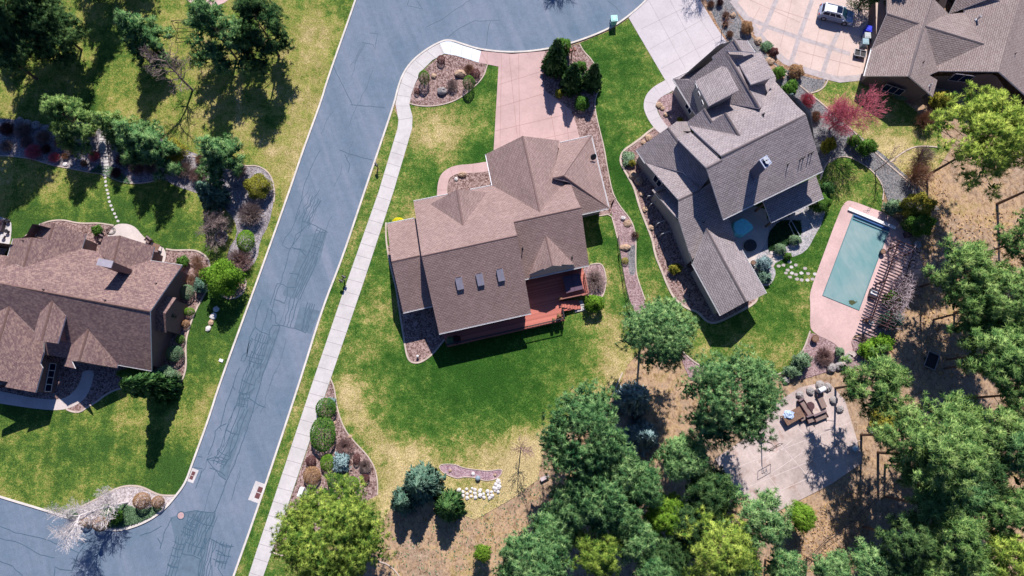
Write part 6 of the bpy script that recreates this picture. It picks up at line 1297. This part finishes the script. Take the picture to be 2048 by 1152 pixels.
# car
def car(px, py, rz, label):
    e = root_at('parked_car', px, py, label, 'car', rz=rz, z=.095); paint = plain('silver_paint', (.36, .44, .58), .22, .6, .02, 2, .45); prof = [(-2.35, .35, .82), (-2.38, .75, .9), (-2.25, 1.02, .88), (-1.2, 1.03, .93), (.75, 1.0, .93), (1.7, .92, .9), (2.2, .8, .80), (2.38, .62, .7), (2.4, .32, .7)]
    m = MB(); L = [[(x, s*w*1.0, z) for x, z, w in prof] for s in (-1, 1)]; Lc = [(x, 0, z+.05) for x, z, w in prof]
    for i in range(len(prof)-1):
        m.face([L[0][i], L[0][i+1], Lc[i+1], Lc[i]]); m.face([Lc[i], Lc[i+1], L[1][i+1], L[1][i]])
        m.face([L[0][i+1], L[0][i], (L[0][i][0], -.93, .3), (L[0][i+1][0], -.93, .3)]); m.face([L[1][i], L[1][i+1], (L[1][i+1][0], .93, .3), (L[1][i][0], .93, .3)])
    m.face([(-2.35, -.9, .3), (-2.35, .9, .3), (2.35, .9, .3), (2.35, -.9, .3)]); b = part(m, 'body', paint, e)
    m = MB(); lo = [(-2.2, .86, 1.0), (1.35, .86, .98)]; q0 = [(-2.2, -.86, 1.0), (1.35, -.86, .98), (1.35, .86, .98), (-2.2, .86, 1.0)]; q1 = [(-1.95, -.68, 1.62), (.45, -.66, 1.66), (.45, .66, 1.66), (-1.95, .68, 1.62)]
    for i in range(4): j = (i+1) % 4; m.face([q0[i], q0[j], q1[j], q1[i]])
    m.face(q1); part(m, 'cabin', paint, e); wp = plain('white_roof_paint', (.75, .78, .82), .25, .6, .02)
    m = MB(); m.face([(p[0], p[1], p[2]+.012) for p in q1]); part(m, 'roof', wp, e)
    def quad_on(a, b, c_, d, ts, nm, mt, off=.012):
        A, B, C_, D = map(Vector, (a, b, c_, d)); n = (B-A).cross(D-A).normalized()*off
        for u0, u1, v0, v1 in ts:
            f = lambda u, v: (A.lerp(B, u)).lerp(D.lerp(C_, u), v)+n; mm = MB(); mm.face([f(u0, v0), f(u1, v0), f(u1, v1), f(u0, v1)]); part(mm, nm, mt, e)
    quad_on(q0[0], q0[1], q1[1], q1[0], [(.06, .34, .2, .88), (.37, .60, .2, .88), (.63, .86, .2, .88)], 'window', M['glass']); quad_on(q0[2], q0[3], q1[3], q1[2], [(.14, .37, .2, .88), (.40, .63, .2, .88), (.66, .94, .2, .88)], 'window', M['glass'])
    quad_on(q0[1], q0[2], q1[2], q1[1], [(.06, .94, .1, .94)], 'windshield', plain('blue_glass', (.03, .10, .16), .05, .9, .1, 3, .6)); quad_on(q0[3], q0[0], q1[0], q1[3], [(.1, .9, .25, .9)], 'rear_window', M['glass'])
    m = MB(); m.box((.05, 0, 1.672), .75, .95, .03); part(m, 'sunroof', M['glass'], e)
    for y in (-.6, .6): m = MB(); m.box((-.7, y, 1.66), 2.0, .05, .07); part(m, 'roof_rail', M['steel'], e)
    for x in (-1.45, 1.42):
        for s in (-1, 1):
            m = MB(); m.tube((x, s*.74, .36), (x, s*.97, .36), .37, .37, 20); w = part(m, 'wheel', M['dark'], e); r = MB(); r.tube((x, s*.965, .36), (x, s*.985, .36), .23, .21, 12); o = part(r, 'rim', M['steel'], e); o.parent = w
    for s in (-1, 1):
        m = MB(); m.box((2.22, s*.62, .66), .26, .32, .14); part(m, 'headlight', M['white'], e); m = MB(); m.box((-2.33, s*.72, .72), .12, .2, .26); part(m, 'tail_light', plain('red_lens', (.35, .02, .02), .3), e)
        m = MB(); m.box((.95, s*1.03, .98), .2, .16, .13); part(m, 'mirror', paint, e)
    m = MB(); m.box((2.36, 0, .36), .12, 1.5, .2); part(m, 'bumper', M['steel'], e); return e
car(1668, 34, R(-15), 'silver sport-utility car with a white roof on the tan driveway')
# bins and small things by house 4
def bin_(px, py, rz, col, label, w=.62, hh=1.05, z=.095):
    e = root_at('wheeled_bin', px, py, label, 'wheeled bin', 'wheeled bins', rz, z); cm = plain(label[:18].replace(' ', '_'), col, .45, .4, .06); m = MB(); m.box((0, 0, .06), w*.85, w*.85, hh-.1, top=(1.15, 1.15)); part(m, 'body', cm, e)
    m = MB(); m.box((0, 0, hh-.03), w*1.08, w*1.12, .05, top=(.97, .97)); m.box((0, 0, hh+.02), w*.8, w*.85, .04, top=(.8, .8)); part(m, 'lid', cm, e); m = MB(); m.tube((-w*.5, w*.58, hh-.05), (w*.5, w*.58, hh-.05), .025, .025, 6); part(m, 'handle', M['dark'], e)
    for s in (-1, 1): m = MB(); m.tube((s*w*.42, w*.45, .12), (s*w*.5, w*.45, .12), .12, .12, 12); part(m, 'wheel', M['dark'], e)
bin_(1731, 66, R(-20), (.015, .03, .55), 'vivid blue wheeled bin against the tan-grey house', .8, 1.1); bin_(1728, 79, R(-4), (.42, .45, .45), 'grey-white wheeled bin directly below the blue one', .78, 1.05); bin_(1724, 91, R(-4), (.28, .40, .44), 'pale teal wheeled bin, lowest of the row by the house', .78, 1.05)
bin_(1226, 47, R(4), (.26, .55, .50), 'turquoise-lidded dark bin standing at the cul-de-sac kerb', .85, 1.25, .15)
e = root_at('utility_trailer', 1717, 110, 'small flat trailer with a dark tarp beside the bins', 'trailer', rz=R(-14), z=.095); m = MB(); m.box((0, 0, .35), 1.5, .95, .06); part(m, 'bed', M['dark'], e)
for sx in (-.75, 0, .75): m = MB(); m.box((sx, 0, .42), .05, .95, .12); part(m, 'rail', M['steel'], e)
for sy in (-.47, .47): m = MB(); m.box((0, sy, .42), 1.5, .05, .12); part(m, 'rail', M['steel'], e); w = MB(); w.tube((-.2, sy*.9, .2), (-.2, sy*1.15, .2), .2, .2, 14); part(w, 'wheel', M['dark'], e)
# mailboxes and posts
def post_cluster(px, py, label, n=3, mat='dark', rz=0, sp=.75, hh=1.1):
    e = root_at('mailbox_stand', px, py, label, 'mailbox stand', rz=rz, z=.06); m = MB(); m.box((0, 0, 0), .12, .12, hh+.25); part(m, 'post', M[mat], e); m = MB(); m.box((0, 0, hh-.08), n*sp, .09, .07); part(m, 'crossbar', M[mat], e)
    for i in range(n):
        x = (i-(n-1)/2)*sp; m = MB(); m.box((x, 0, hh), .28, .5, .16); m.tube((x, -.25, hh+.16), (x, .25, hh+.16), .14, .14, 12); part(m, 'mailbox', M[mat], e)
post_cluster(690, 562, 'black twin mailbox stand on the grass verge by the sidewalk', 2, 'dark', R(60), .6, 1.2); post_cluster(756, 336, 'thin black mailbox stand higher up the grass verge', 1, 'dark', R(30), .5)
post_cluster(1143, 112, 'red-brown carved mailbox post by the cul-de-sac conifers', 2, 'redwood', R(12), .6, 1.5)
e = root_at('mailbox', 608, 982, 'white locking mailbox beside the sidewalk bed', 'mailbox', rz=R(-18)); m = MB(); m.box((0, 0, .08), .2, .2, .9); part(m, 'post', M['steel'], e); m = MB(); m.box((0, 0, .9), .55, 1.1, .55, top=(.92, .98)); part(m, 'box', M['white'], e)
e = root_at('utility_pedestal', 618, 983, 'small black utility box right of the white mailbox', 'utility box', rz=R(-18)); m = MB(); m.box((0, 0, .08), .5, .5, .6, top=(.9, .9)); part(m, 'cabinet', M['dark'], e); m = MB(); m.box((0, 0, .68), .56, .56, .06); part(m, 'lid', M['steel'], e)
# manhole, drains
def drain(px, py, rz, label, w, l, gx=0):
    e = root_at('storm_drain', px, py, label, 'storm drain', 'storm drains', rz, .0); m = MB(); m.box((0, 0, 0), w, l, .031); part(m, 'apron', M['walk'], e); m = MB()
    for sy in (-1, 1): m.box((gx, sy*l*.16, .031), w*.45, l*.28, .006)
    part(m, 'grate', plain('rusty_grate', (.13, .05, .05), .7), e)
drain(385, 951, R(-20), 'storm drain in the kerb at the street corner', .95, 1.6); drain(514, 984, R(-19), 'storm drain with a wide pale apron across the street', 1.3, 2.3, .25)
e = root_at('manhole', 362, 1031, 'round rust-coloured manhole cover near the side street', 'manhole cover', z=.0); m = MB(); m.cyl((0, 0, 0), .5, .036, 24); part(m, 'frame', M['seal'], e); m = MB(); m.cyl((0, 0, .036), .38, .006, 24); part(m, 'lid', plain('rusty_iron', (.45, .30, .29), .8), e)
# street lamp
e = root_at('street_lamp', 218, 1042, 'dark post lantern among the street corner shrubs', 'street lamp', z=.1); m = MB(); m.tube((0, 0, 0), (-.15, -.1, 3.3), .06, .045, 10); m.tube((0, 0, 0), (0, 0, .25), .12, .09, 10); part(m, 'post', M['dark'], e)
m = MB(); m.tube((-.15, -.1, 3.3), (-.15, -.1, 3.7), .14, .24, 6); part(m, 'lantern', M['glass'], e); m = MB(); m.tube((-.15, -.1, 3.7), (-.15, -.1, 3.95), .3, .04, 6); part(m, 'cap', M['dark'], e)
# swing frame
e = root_at('swing_frame', 378, 58, 'dark metal play frame on the dry lawn at the top', 'play frame', rz=R(5)); m = MB()
for sx in (-1.4, 1.4):
    for sy in (-.9, .9): m = MB(); m.tube((sx, sy, .06), (sx, 0, 2.1), .04, .04, 6); part(m, 'leg', M['dark'], e)
for z_, y_ in ((2.1, 0), (1.0, .48), (1.0, -.48)): m = MB(); m.tube((-1.45, y_, z_), (1.45, y_, z_), .04, .04, 6); part(m, 'bar', M['dark'], e)
# court: hoop, furniture
e = root_at('basketball_hoop', 1530, 893, 'basketball hoop leaning over the court edge', 'basketball hoop', rz=R(28), z=.095); m = MB(); m.tube((0, .8, 0), (0, .5, 2.9), .07, .06, 8); m.box((0, .85, 0), .7, .5, .22); part(m, 'pole', M['dark'], e)
m = MB()
for a, b in (((-.9, 0, 2.6), (.9, 0, 2.6)), ((-.9, 0, 3.65), (.9, 0, 3.65)), ((-.9, 0, 2.6), (-.9, 0, 3.65)), ((.9, 0, 2.6), (.9, 0, 3.65)), ((0, .5, 2.9), (0, .02, 3.1)), ((-.3, 0, 2.75), (-.3, 0, 3.2)), ((.3, 0, 2.75), (.3, 0, 3.2)), ((-.3, 0, 3.2), (.3, 0, 3.2))): m.tube(a, b, .03, .03, 6)
part(m, 'backboard', M['dark'], e); m = MB()
for i in range(14): a0, a1 = i/14*6.283, (i+1)/14*6.283; m.tube((math.cos(a0)*.23, -.28+math.sin(a0)*.23, 2.85), (math.cos(a1)*.23, -.28+math.sin(a1)*.23, 2.85), .018, .018, 5, caps=False)
part(m, 'rim', plain('orange_rim', (.5, .14, .04), .5), e)
CUSH = plain('plum_grey_cushion', (.20, .14, .15), .85); CUSH2 = plain('taupe_wicker', (.24, .17, .15), .85)
def table(px, py, w, l, rz, label, cloth=False):
    e = root_at('patio_table', px, py, label, 'table', rz=rz, z=.095); m = MB(); m.box((0, 0, .70), w, l, .05); part(m, 'tabletop', M['wood'], e)
    for sx in (-1, 1):
        for sy in (-1, 1): m = MB(); m.box((sx*(w/2-.1), sy*(l/2-.1), 0), .08, .08, .7); part(m, 'leg', M['dark'], e)
table(1582, 832, 2.5, 1.3, R(28), 'long patio table carrying a crumpled white cloth')
e = root_at('crumpled_cloth', 1577, 829, 'crumpled blue-white cloth lying on the patio table', 'cloth', z=.85); m = MB(); m.ball((0, 0, .05), .62, .48, .22, 16, 8, jit=.28, seed=4, half=True); part(m, 'fabric', plain('blue_white_cloth', (.45, .55, .72), .8, .2, .35, 5), e)
def seat(px, py, w, l, rz, label, back=True, nm='patio_chair', cat='patio chair'):
    e = root_at(nm, px, py, label, cat, 'patio seats by the court', rz, .095); m = MB(); m.box((0, 0, .18), w, l, .12); part(m, 'frame', M['dark'], e); m = MB(); m.box((0, 0, .30), w*.92, l*.92, .14, top=(.95, .95)); part(m, 'seat', CUSH2, e)
    if back: m = MB(); m.box((0, l/2-.08, .3), w, .16, .5); part(m, 'backrest', CUSH, e)
    for sx in (-1, 1):
        for sy in (-1, 1): m = MB(); m.box((sx*(w/2-.05), sy*(l/2-.05), 0), .06, .06, .18); part(m, 'leg', M['dark'], e)
    for sx in (-1, 1): m = MB(); m.box((sx*(w/2-.03), 0, .42), .08, l, .14); part(m, 'armrest', M['darkwood'], e)
seat(1603, 835, .9, .75, R(28), 'small footstool between the table and the armchairs', False, 'footstool', 'footstool'); seat(1618, 838, .95, .95, R(18), 'dark armchair pulled in front of the court, left of the settee'); seat(1638, 833, 1.7, .9, R(22), 'two-seat settee facing the court', True, 'settee', 'settee')
seat(1608, 815, .75, 2.3, R(30), 'long sofa set at a slant behind the footstool', True, 'sofa', 'sofa')
def lounger(px, py, rz, label):
    e = root_at('sun_lounger', px, py, label, 'sun lounger', None, rz, .095); m = MB(); m.box((0, -.3, .28), .7, 1.4, .06); part(m, 'seat', CUSH2, e); m = MB(); m.box((0, .42, .30), .7, .85, .06, tilt=(.6, 0)); part(m, 'backrest', CUSH, e)
    for sx in (-.34, .34): m = MB(); m.box((sx, -.05, .22), .05, 1.95, .06); part(m, 'frame', M['dark'], e)
    for sx in (-.3, .3):
        for sy in (-.95, .8): m = MB(); m.box((sx, sy, 0), .05, .05, .22); part(m, 'leg', M['dark'], e)
lounger(1640, 800, R(20), 'sun lounger at the top right of the court furniture')
e = root_at('fire_bowl', 1618, 812, 'small round table in the middle of the court furniture', 'side table', z=.095); m = MB(); m.cyl((0, 0, 0), .12, .4, 10); part(m, 'leg', M['dark'], e); m = MB(); m.cyl((0, 0, .4), .5, .06, 20); part(m, 'tabletop', M['darkwood'], e)
e = root_at('covered_grill', 1638, 780, 'white-lidded grill at the back wall of the court', 'grill', rz=R(25), z=.095); m = MB(); m.box((0, 0, 0), 1.0, .55, .85); part(m, 'cabinet', M['steel'], e); m = MB(); m.tube((-.4, 0, .9), (.4, 0, .9), .3, .3, 12); part(m, 'lid', M['white'], e)
e = root_at('covered_grill', 1815, 470, 'grill under a dark cover at the pool corner shrub', 'grill', rz=R(10), z=.105); m = MB(); m.box((0, 0, 0), 1.1, .7, 1.05, top=(.85, .8)); part(m, 'cover', CLAY, e); m = MB(); m.box((.75, 0, .75), .4, .5, .05); part(m, 'side_shelf', M['steel'], e)
# pool side things
e = root_at('round_table', 1738, 645, 'small round glass table at the lower end of the pergola', 'side table', z=.1); m = MB(); m.cyl((0, 0, .5), .35, .03, 20); part(m, 'tabletop', M['steel'], e); m = MB(); m.cyl((0, 0, 0), .04, .5, 8); m.cyl((0, 0, 0), .2, .03, 14); part(m, 'leg', M['dark'], e)
e = root_at('patio_chair', 1731, 643, 'tan-framed chair left of the small round glass table', 'patio chair', rz=R(60), z=.1); m = MB(); m.box((0, 0, .4), .45, .45, .05); part(m, 'seat', M['wood'], e); m = MB(); m.box((0, .22, .45), .45, .04, .45); part(m, 'backrest', M['wood'], e)
for sx in (-.2, .2):
    for sy in (-.2, .2): m = MB(); m.box((sx, sy, 0), .04, .04, .4); part(m, 'leg', M['wood'], e)
e = root_at('ladder_rail', 1773, 494, 'bent pool handrail near the top of the pergola', 'handrail', rz=R(20), z=.1); m = MB(); m.tube((0, 0, 0), (0, 0, .8), .025, .025, 6); m.tube((0, 0, .8), (.55, 0, .8), .025, .025, 6); m.tube((.55, 0, .8), (.55, 0, 0), .025, .025, 6); part(m, 'rail', M['dark'], e)
e = root_at('storage_box', 1743, 588, 'white-topped dark storage box against the pergola', 'storage box', rz=R(-22), z=.1); m = MB(); m.box((0, 0, 0), .8, 1.1, .6); part(m, 'box', CLAY, e); m = MB(); m.box((0, 0, .6), .84, .6, .06); part(m, 'lid', M['white'], e)
e = root_at('framed_cart', 1859, 722, 'dark cart with a pale rectangular metal frame in the wooded shade', 'cart', rz=R(-25)); m = MB(); m.box((0, 0, .35), 1.3, 1.9, .05); part(m, 'bed', M['dark'], e)
for sx in (-.68, .68): m = MB(); m.box((sx, 0, .42), .07, 2.0, .12); part(m, 'frame_rail', M['steel'], e)
for sy in (-.98, .98): m = MB(); m.box((0, sy, .42), 1.4, .07, .12); part(m, 'frame_rail', M['steel'], e)
for sx in (-.7, .7): m = MB(); m.tube((sx*.9, 0, .2), (sx*1.1, 0, .2), .2, .2, 14); part(m, 'wheel', M['dark'], e)
e = root_at('stone_ring', 1748, 858, 'round stone fire ring on the dirt right of the court', 'fire ring'); rg = random.Random(2)
for i in range(11): a = i/11*6.283; m = MB(); m.ball((math.cos(a)*.55, math.sin(a)*.55, .13), .2, .17, .17, 8, 6, jit=.15, seed=i); part(m, 'stone', M['rock_grey'], e)
e = root_at('lawn_bench', 1089, 955, 'pale backless plank bench left of the widest pine', 'bench', rz=R(28)); m = MB(); m.box((0, 0, .4), 1.1, .42, .07); part(m, 'seat', plain('pale_plank', (.55, .45, .45), .8), e)
for sx in (-.4, .4): m = MB(); m.box((sx, 0, 0), .09, .35, .4); part(m, 'leg', M['wood'], e)
e = root_at('propane_tank', 1708, 897, 'pale blue covered tank in the shade right of the court', 'tank', z=0); m = MB(); m.ball((0, 0, .35), .35, .35, .35, 14, 8); part(m, 'tank', plain('pale_blue_enamel', (.35, .5, .6), .4), e); m = MB(); m.cyl((0, 0, 0), .2, .15, 10); part(m, 'foot', M['dark'], e)
e = root_at('hose_reel', 222, 462, 'coiled dark hose on the edge of the brown house patio', 'garden hose', z=.1); m = MB()
for k_, rr in enumerate((.62, .5, .38)):
    for i in range(20): a0, a1 = i/20*6.283, (i+1)/20*6.283; z_ = .03+.03*k_; m.tube((math.cos(a0)*rr, math.sin(a0)*rr*.8, z_), (math.cos(a1)*rr, math.sin(a1)*rr*.8, z_), .022, .022, 5, caps=False)
part(m, 'hose', M['dark'], e)
seat(205, 478, .7, .9, R(-25), 'blue-grey patio chair between the two north gables of the brown house', True); 
table(317, 497, .9, .9, R(-20), 'small square table by the brown house patio edge'); seat(313, 510, 1.0, .8, R(-10), 'white-cushioned chair tucked by the brown roof edge', True); seat(300, 482, .8, .7, R(-40), 'dark folding chair on the pale patio curve', True)
e = root_at('fire_table', 2, 452, 'rectangular fire table on the grey patio at the left edge', 'fire table', rz=R(-8), z=.095); m = MB(); m.box((0, 0, 0), 1.2, 1.6, .55); part(m, 'base', CLAY, e); m = MB(); m.box((0, 0, .55), .6, 1.0, .04); part(m, 'burner_tray', TERRA, e)
for px, py, l in ((18, 443, 'dark stool at the top of the grey patio, left edge'), (9, 474, 'round pale stool at the bottom of the grey patio'), (17, 464, 'dark folding seat on the grey patio edge')):
    e = root_at('stool', px, py, l, 'stool', 'stools on the grey patio', z=.095); m = MB(); m.cyl((0, 0, .4), .26, .06, 14); part(m, 'seat', M['dark'] if 'dark' in l else M['walk'], e); m = MB(); m.tube((0, 0, 0), (0, 0, .4), .2, .1, 10); part(m, 'base', CLAY, e)
e = root_at('sprinkler_box', 443, 721, 'small white box lying on the grass near the kerb', 'valve box', z=.06); m = MB(); m.box((0, 0, 0), .5, .35, .15, R(-20)); part(m, 'lid', M['white'], e)
e = root_at('water_bowl', 956, 956, 'blue-grey ball ornament on the lilac gravel', 'garden ornament'); m = MB(); m.ball((0, 0, .3), .32, .32, .3, 14, 8); part(m, 'ball', plain('blue_grey_glaze', (.25, .32, .38), .4), e)
e = root_at('garden_lamp', 836, 713, 'white garden lamp in the mulch below the west wing', 'garden lamp', z=.08); m = MB(); m.ball((0, 0, .42), .17, .17, .17, 12, 8); part(m, 'globe', M['white'], e); m = MB(); m.cyl((0, 0, 0), .05, .3, 8); part(m, 'stem', M['dark'], e)
# fences
def fence(px, h, label, gap=2.2, mat='dark', rails=(.5, 1.0), wires=0):
    pts = [P(x, y, 0) for x, y in px]; e = empty('wire_fence', pts[0], label, 'fence')
    for i in range(len(pts)-1):
        a, b = pts[i], pts[i+1]; n = max(1, int((b-a).length/gap))
        for j in range(n+(i == len(pts)-2)): m = MB(); q = a.lerp(b, j/n); m.tube(q, q+Vector((0, 0, h+.1)), .04, .04, 6); child(m, 'post', M[mat], e)
        for r_ in rails: m = MB(); m.tube(a+Vector((0, 0, h*r_)), b+Vector((0, 0, h*r_)), .028, .028, 5); child(m, 'rail', M[mat], e)
        if wires:
            m = MB(); L = (b-a).length
            for j in range(int(L/.3)): q = a.lerp(b, j*.3/L); m.tube(q+Vector((0, 0, .05)), q+Vector((0, 0, h)), .008, .008, 3, caps=False)
            child(m, 'mesh_panel', M[mat], e)
fence([(1235, 478), (1238, 510), (1246, 560), (1254, 600), (1258, 632)], 1.1, 'low dark wire fence along the gravel strip between the two lawns', 2.4, wires=1)
fence([(1608, 1118), (1650, 1075), (1700, 1042), (1750, 985), (1790, 935)], 1.3, 'wire fence climbing the slope below the court', 2.4, wires=1)
ORD = 'first second third fourth fifth sixth seventh eighth ninth tenth eleventh twelfth thirteenth'.split()
# rocks
for a in [(884, 183, 11, 'rock_grey', 'grey pale-topped boulder in the lower front bed', .7, 8), (922, 148, 14, 'rock', 'long tan boulder in the front bed', .5, 8), (868, 152, 6, 'rock', 'small tan rock left of the long tan boulder', .6), (925, 349, 9, 'rock', 'light tan boulder in the entry bed', .6, 5), (912, 358, 4, 'rock_white', 'little white stone in the entry bed', .7),
          (1319, 210, 7, 'rock', 'tan rock in the bed by the curved path, upper', .6), (1325, 216, 5, 'rock', 'tan rock in the bed by the curved path, lower', .6), (1332, 229, 5, 'rock', 'brown rock near the garage corner', .7), (1267, 350, 9, 'rock', 'large brown boulder at the foot of the curved bed', .7), (1277, 362, 9, 'rock', 'second brown boulder below the large one', .7), (1297, 275, 7, 'rock', 'tan boulder on the upper curved bed edge', .6), (1287, 284, 5, 'rock', 'small tan boulder on the curved bed edge', .6),
          (1284, 388, 5, 'rock', 'tan rock in the shaded bed under the west wall, upper', .6), (1290, 418, 6, 'rock', 'tan rock in the shaded bed under the west wall, middle', .6), (1303, 455, 6, 'rock', 'tan rock in the shaded bed under the west wall, lower', .6), (1246, 436, 5, 'rock_white', 'round white stone at the top of the gravel strip', .8), (1250, 495, 12, 'rock', 'tan boulder in the middle of the gravel strip', .4, 7), (1255, 447, 8, 'rock', 'flat tan boulder near the white stone', .4),
          (1466, 30, 6, 'rock', 'square tan rock on the upper gravel', .7), (1516, 82, 8, 'rock', 'orange-tan boulder in the blue gravel', .7), (1540, 122, 12, 'rock', 'long sandy boulder beside the grey dormer', .35, 8), (1694, 716, 8, 'rock_grey', 'flat grey boulder below the terrace tip, right', .6), (1662, 735, 10, 'rock_grey', 'dark boulder in the wall left of the flagstones', .7), (1678, 732, 9, 'rock_grey', 'dark boulder directly under the flagstones', .7), (1640, 770, 9, 'rock_grey', 'dark boulder in the rock wall above the court furniture', .7), (1600, 790, 8, 'rock_grey', 'boulder left in the rock wall above the court', .7), (1620, 782, 8, 'rock_grey', 'boulder in the centre of the rock wall above the court', .7), (1655, 775, 9, 'rock_grey', 'boulder right in the rock wall above the court', .7), (1668, 800, 9, 'rock_grey', 'boulder on the right side wall of the court furniture', .7), (1680, 818, 8, 'rock_grey', 'lowest boulder on the right side wall of the court furniture', .7), (1572, 760, 8, 'rock_grey', 'dark rock under the low spreading juniper', .7),
          (432, 618, 6, 'rock_white', 'blue-white rock of the short line by the leafy tree, top', .6), (426, 632, 7, 'rock_white', 'pale rock of the short line by the leafy tree, second', .5), (421, 645, 6, 'rock', 'tan rock of the short line by the leafy tree, third', .5), (416, 657, 6, 'rock_white', 'pale rock of the short line by the leafy tree, bottom', .5), (700, 873, 4, 'rock', 'pink-white rock in the roadside bed by the edging', .5), (668, 846, 4, 'rock', 'orange rock beside the largest clipped oval', .5),
          (900, 941, 3, 'rock', 'small tan rock left on the lilac gravel', .8), (946, 948, 4, 'rock_white', 'white rock beside the blue-grey ball ornament', .5), (990, 950, 3, 'rock', 'tan rock at the right end of the lilac gravel', .8), (55, 245, 8, 'rock_grey', 'bluish boulder along the top of the long bed, first', .6), (72, 250, 9, 'rock_grey', 'bluish boulder along the top of the long bed, second', .6), (92, 256, 7, 'rock_grey', 'bluish boulder along the top of the long bed, third', .6), (110, 255, 10, 'rock_grey', 'mossy boulder beside the broad olive conifer', .5, 6), (40, 240, 7, 'rock_grey', 'dark boulder at the left head of the long bed', .6), (92, 323, 5, 'rock_grey', 'square blue-grey rock at the low edging', .6), (325, 342, 7, 'rock_grey', 'flat grey slab below the golden shrub', .3, 3), (130, 328, 5, 'rock_white', 'pale rock at the low edging left of the steps', .5)]:
    rock(a[0], a[1], a[2], a[3], a[4], a[5], ry=a[6] if len(a) > 6 else None)
SWS = [(918, 980), (926, 984), (933, 978), (934, 988), (941, 984), (942, 993), (950, 979), (950, 987), (951, 995), (959, 983), (960, 991), (961, 980), (967, 988), (968, 995), (975, 983), (976, 990), (983, 984), (984, 992), (990, 982), (992, 977), (992, 969), (996, 962), (998, 974), (996, 984), (988, 976), (926, 992), (934, 996), (944, 977), (999, 967), (979, 996)]
for i, (x, y) in enumerate(SWS): rock(x, y, rp.uniform(2.8, 5), 'rock_white', 'white stone in the curved stone bank below the lilac gravel', .7, name='white_stone', cat='stone', group='white stones of the curved bank')
def slab(px, py, w, l, rz, mat, label, grp, z=.1, h=.08, nm='stepping_stone', cat='stepping stone'):
    m = MB(); rg = random.Random(int(px*7+py)); n = 7; pts = [Vector((math.cos(6.283*i/n+rz)*w/2*rg.uniform(.8, 1.1), math.sin(6.283*i/n+rz)*l/2*rg.uniform(.8, 1.1), 0)) for i in range(n)]; m.prism(pts, -h, 0); o = m.build(nm, M[mat]); p = P(px, py, z); o.location = p; return tag(o, label, cat, grp)
for i, (x, y) in enumerate([(1579, 524), (1567, 530), (1557, 532), (1583, 534), (1575, 540), (1592, 530), (1603, 546), (1592, 549), (1616, 547), (1584, 546), (1572, 546), (1603, 560), (1615, 560), (1580, 554), (1610, 537), (1630, 548), (1625, 558), (1594, 558)]): slab(x, y, .58, .42, i*.7, 'gravel_white' if i % 3 else 'walk', 'pale irregular stepping stone set in the grass beside the pool', 'stepping stones in the grass by the pool', .075)
for i, (x, y) in enumerate([(1545, 505), (1541, 513), (1546, 523), (1541, 531), (1550, 515)]): slab(x, y, .9, .5, R(-35), 'court' if i % 2 else 'patio', ['topmost', 'second', 'fourth', 'lowest', 'third'][i]+' slate step beside the silvery patio shrubs', 'slate steps', .11, .1)
for i, (x, y) in enumerate([(1694, 714), (1703, 708), (1688, 722)]): slab(x, y, 1.6, .9, R(20), 'court', ['middle', 'upper right', 'lower left'][i]+' large flagstone at the tip of the pool terrace', 'flagstones at the terrace tip', .16, .14, 'flagstone', 'flagstone')
for i in range(13):
    y = 272+i*6.4; x = 206+max(0, i-3)*.75; m = MB(); m.box((0, 0, -.1), .95, .36, .14); o = m.build('stone_step', M['walk']); o.location = P(x, y, .42-.024*i); o.rotation_euler = (0, 0, R(3)); tag(o, ORD[i]+' pale stone tread from the top of the stairs through the long bed', 'stone step', 'stone steps through the long bed')
for i, (x, y) in enumerate([(210, 355), (211, 363), (212, 371), (214, 380), (216, 387), (217, 395), (219, 403), (222, 411), (225, 419), (229, 427), (232, 434), (236, 442)]): slab(x, y, .42, .36, i, 'walk', ORD[i]+' round stepping stone in the lawn below the stone stairs', 'stepping stones below the stairs', .085)
e = root_at('birdbath', 1828, 492, 'round blue-grey birdbath at the slope beside the pergola', 'birdbath'); m = MB(); m.cyl((0, 0, 0), .14, .7, 10); part(m, 'pedestal', M['rock_grey'], e); m = MB(); m.tube((0, 0, .7), (0, 0, .82), .3, .48, 18); part(m, 'bowl', M['rock_grey'], e)
for i in range(4):
    x0, y0, x1, y1 = [(1308, 390, 1296, 392), (1312, 402, 1302, 408), (1330, 440, 1315, 447), (1340, 462, 1323, 468)][i]
    e = root_at('shade_frame', x0, y0, 'pale bracket standing off the west wall over the shaded bed, number in a row of four', 'trellis bracket', 'trellis brackets'); e['label'] = ['uppermost', 'second', 'third', 'lowest'][i]+' pale trellis bracket standing off the west wall of the grey-brown house'; m = MB(); a, b = P(x0, y0, 1.6), P(x1, y1, 1.6); m.tube(a, b, .05, .05, 6); child(m, 'arm', M['steel'], e); m = MB(); m.tube((b.x, b.y, 0), b, .05, .05, 6); child(m, 'post', M['steel'], e)
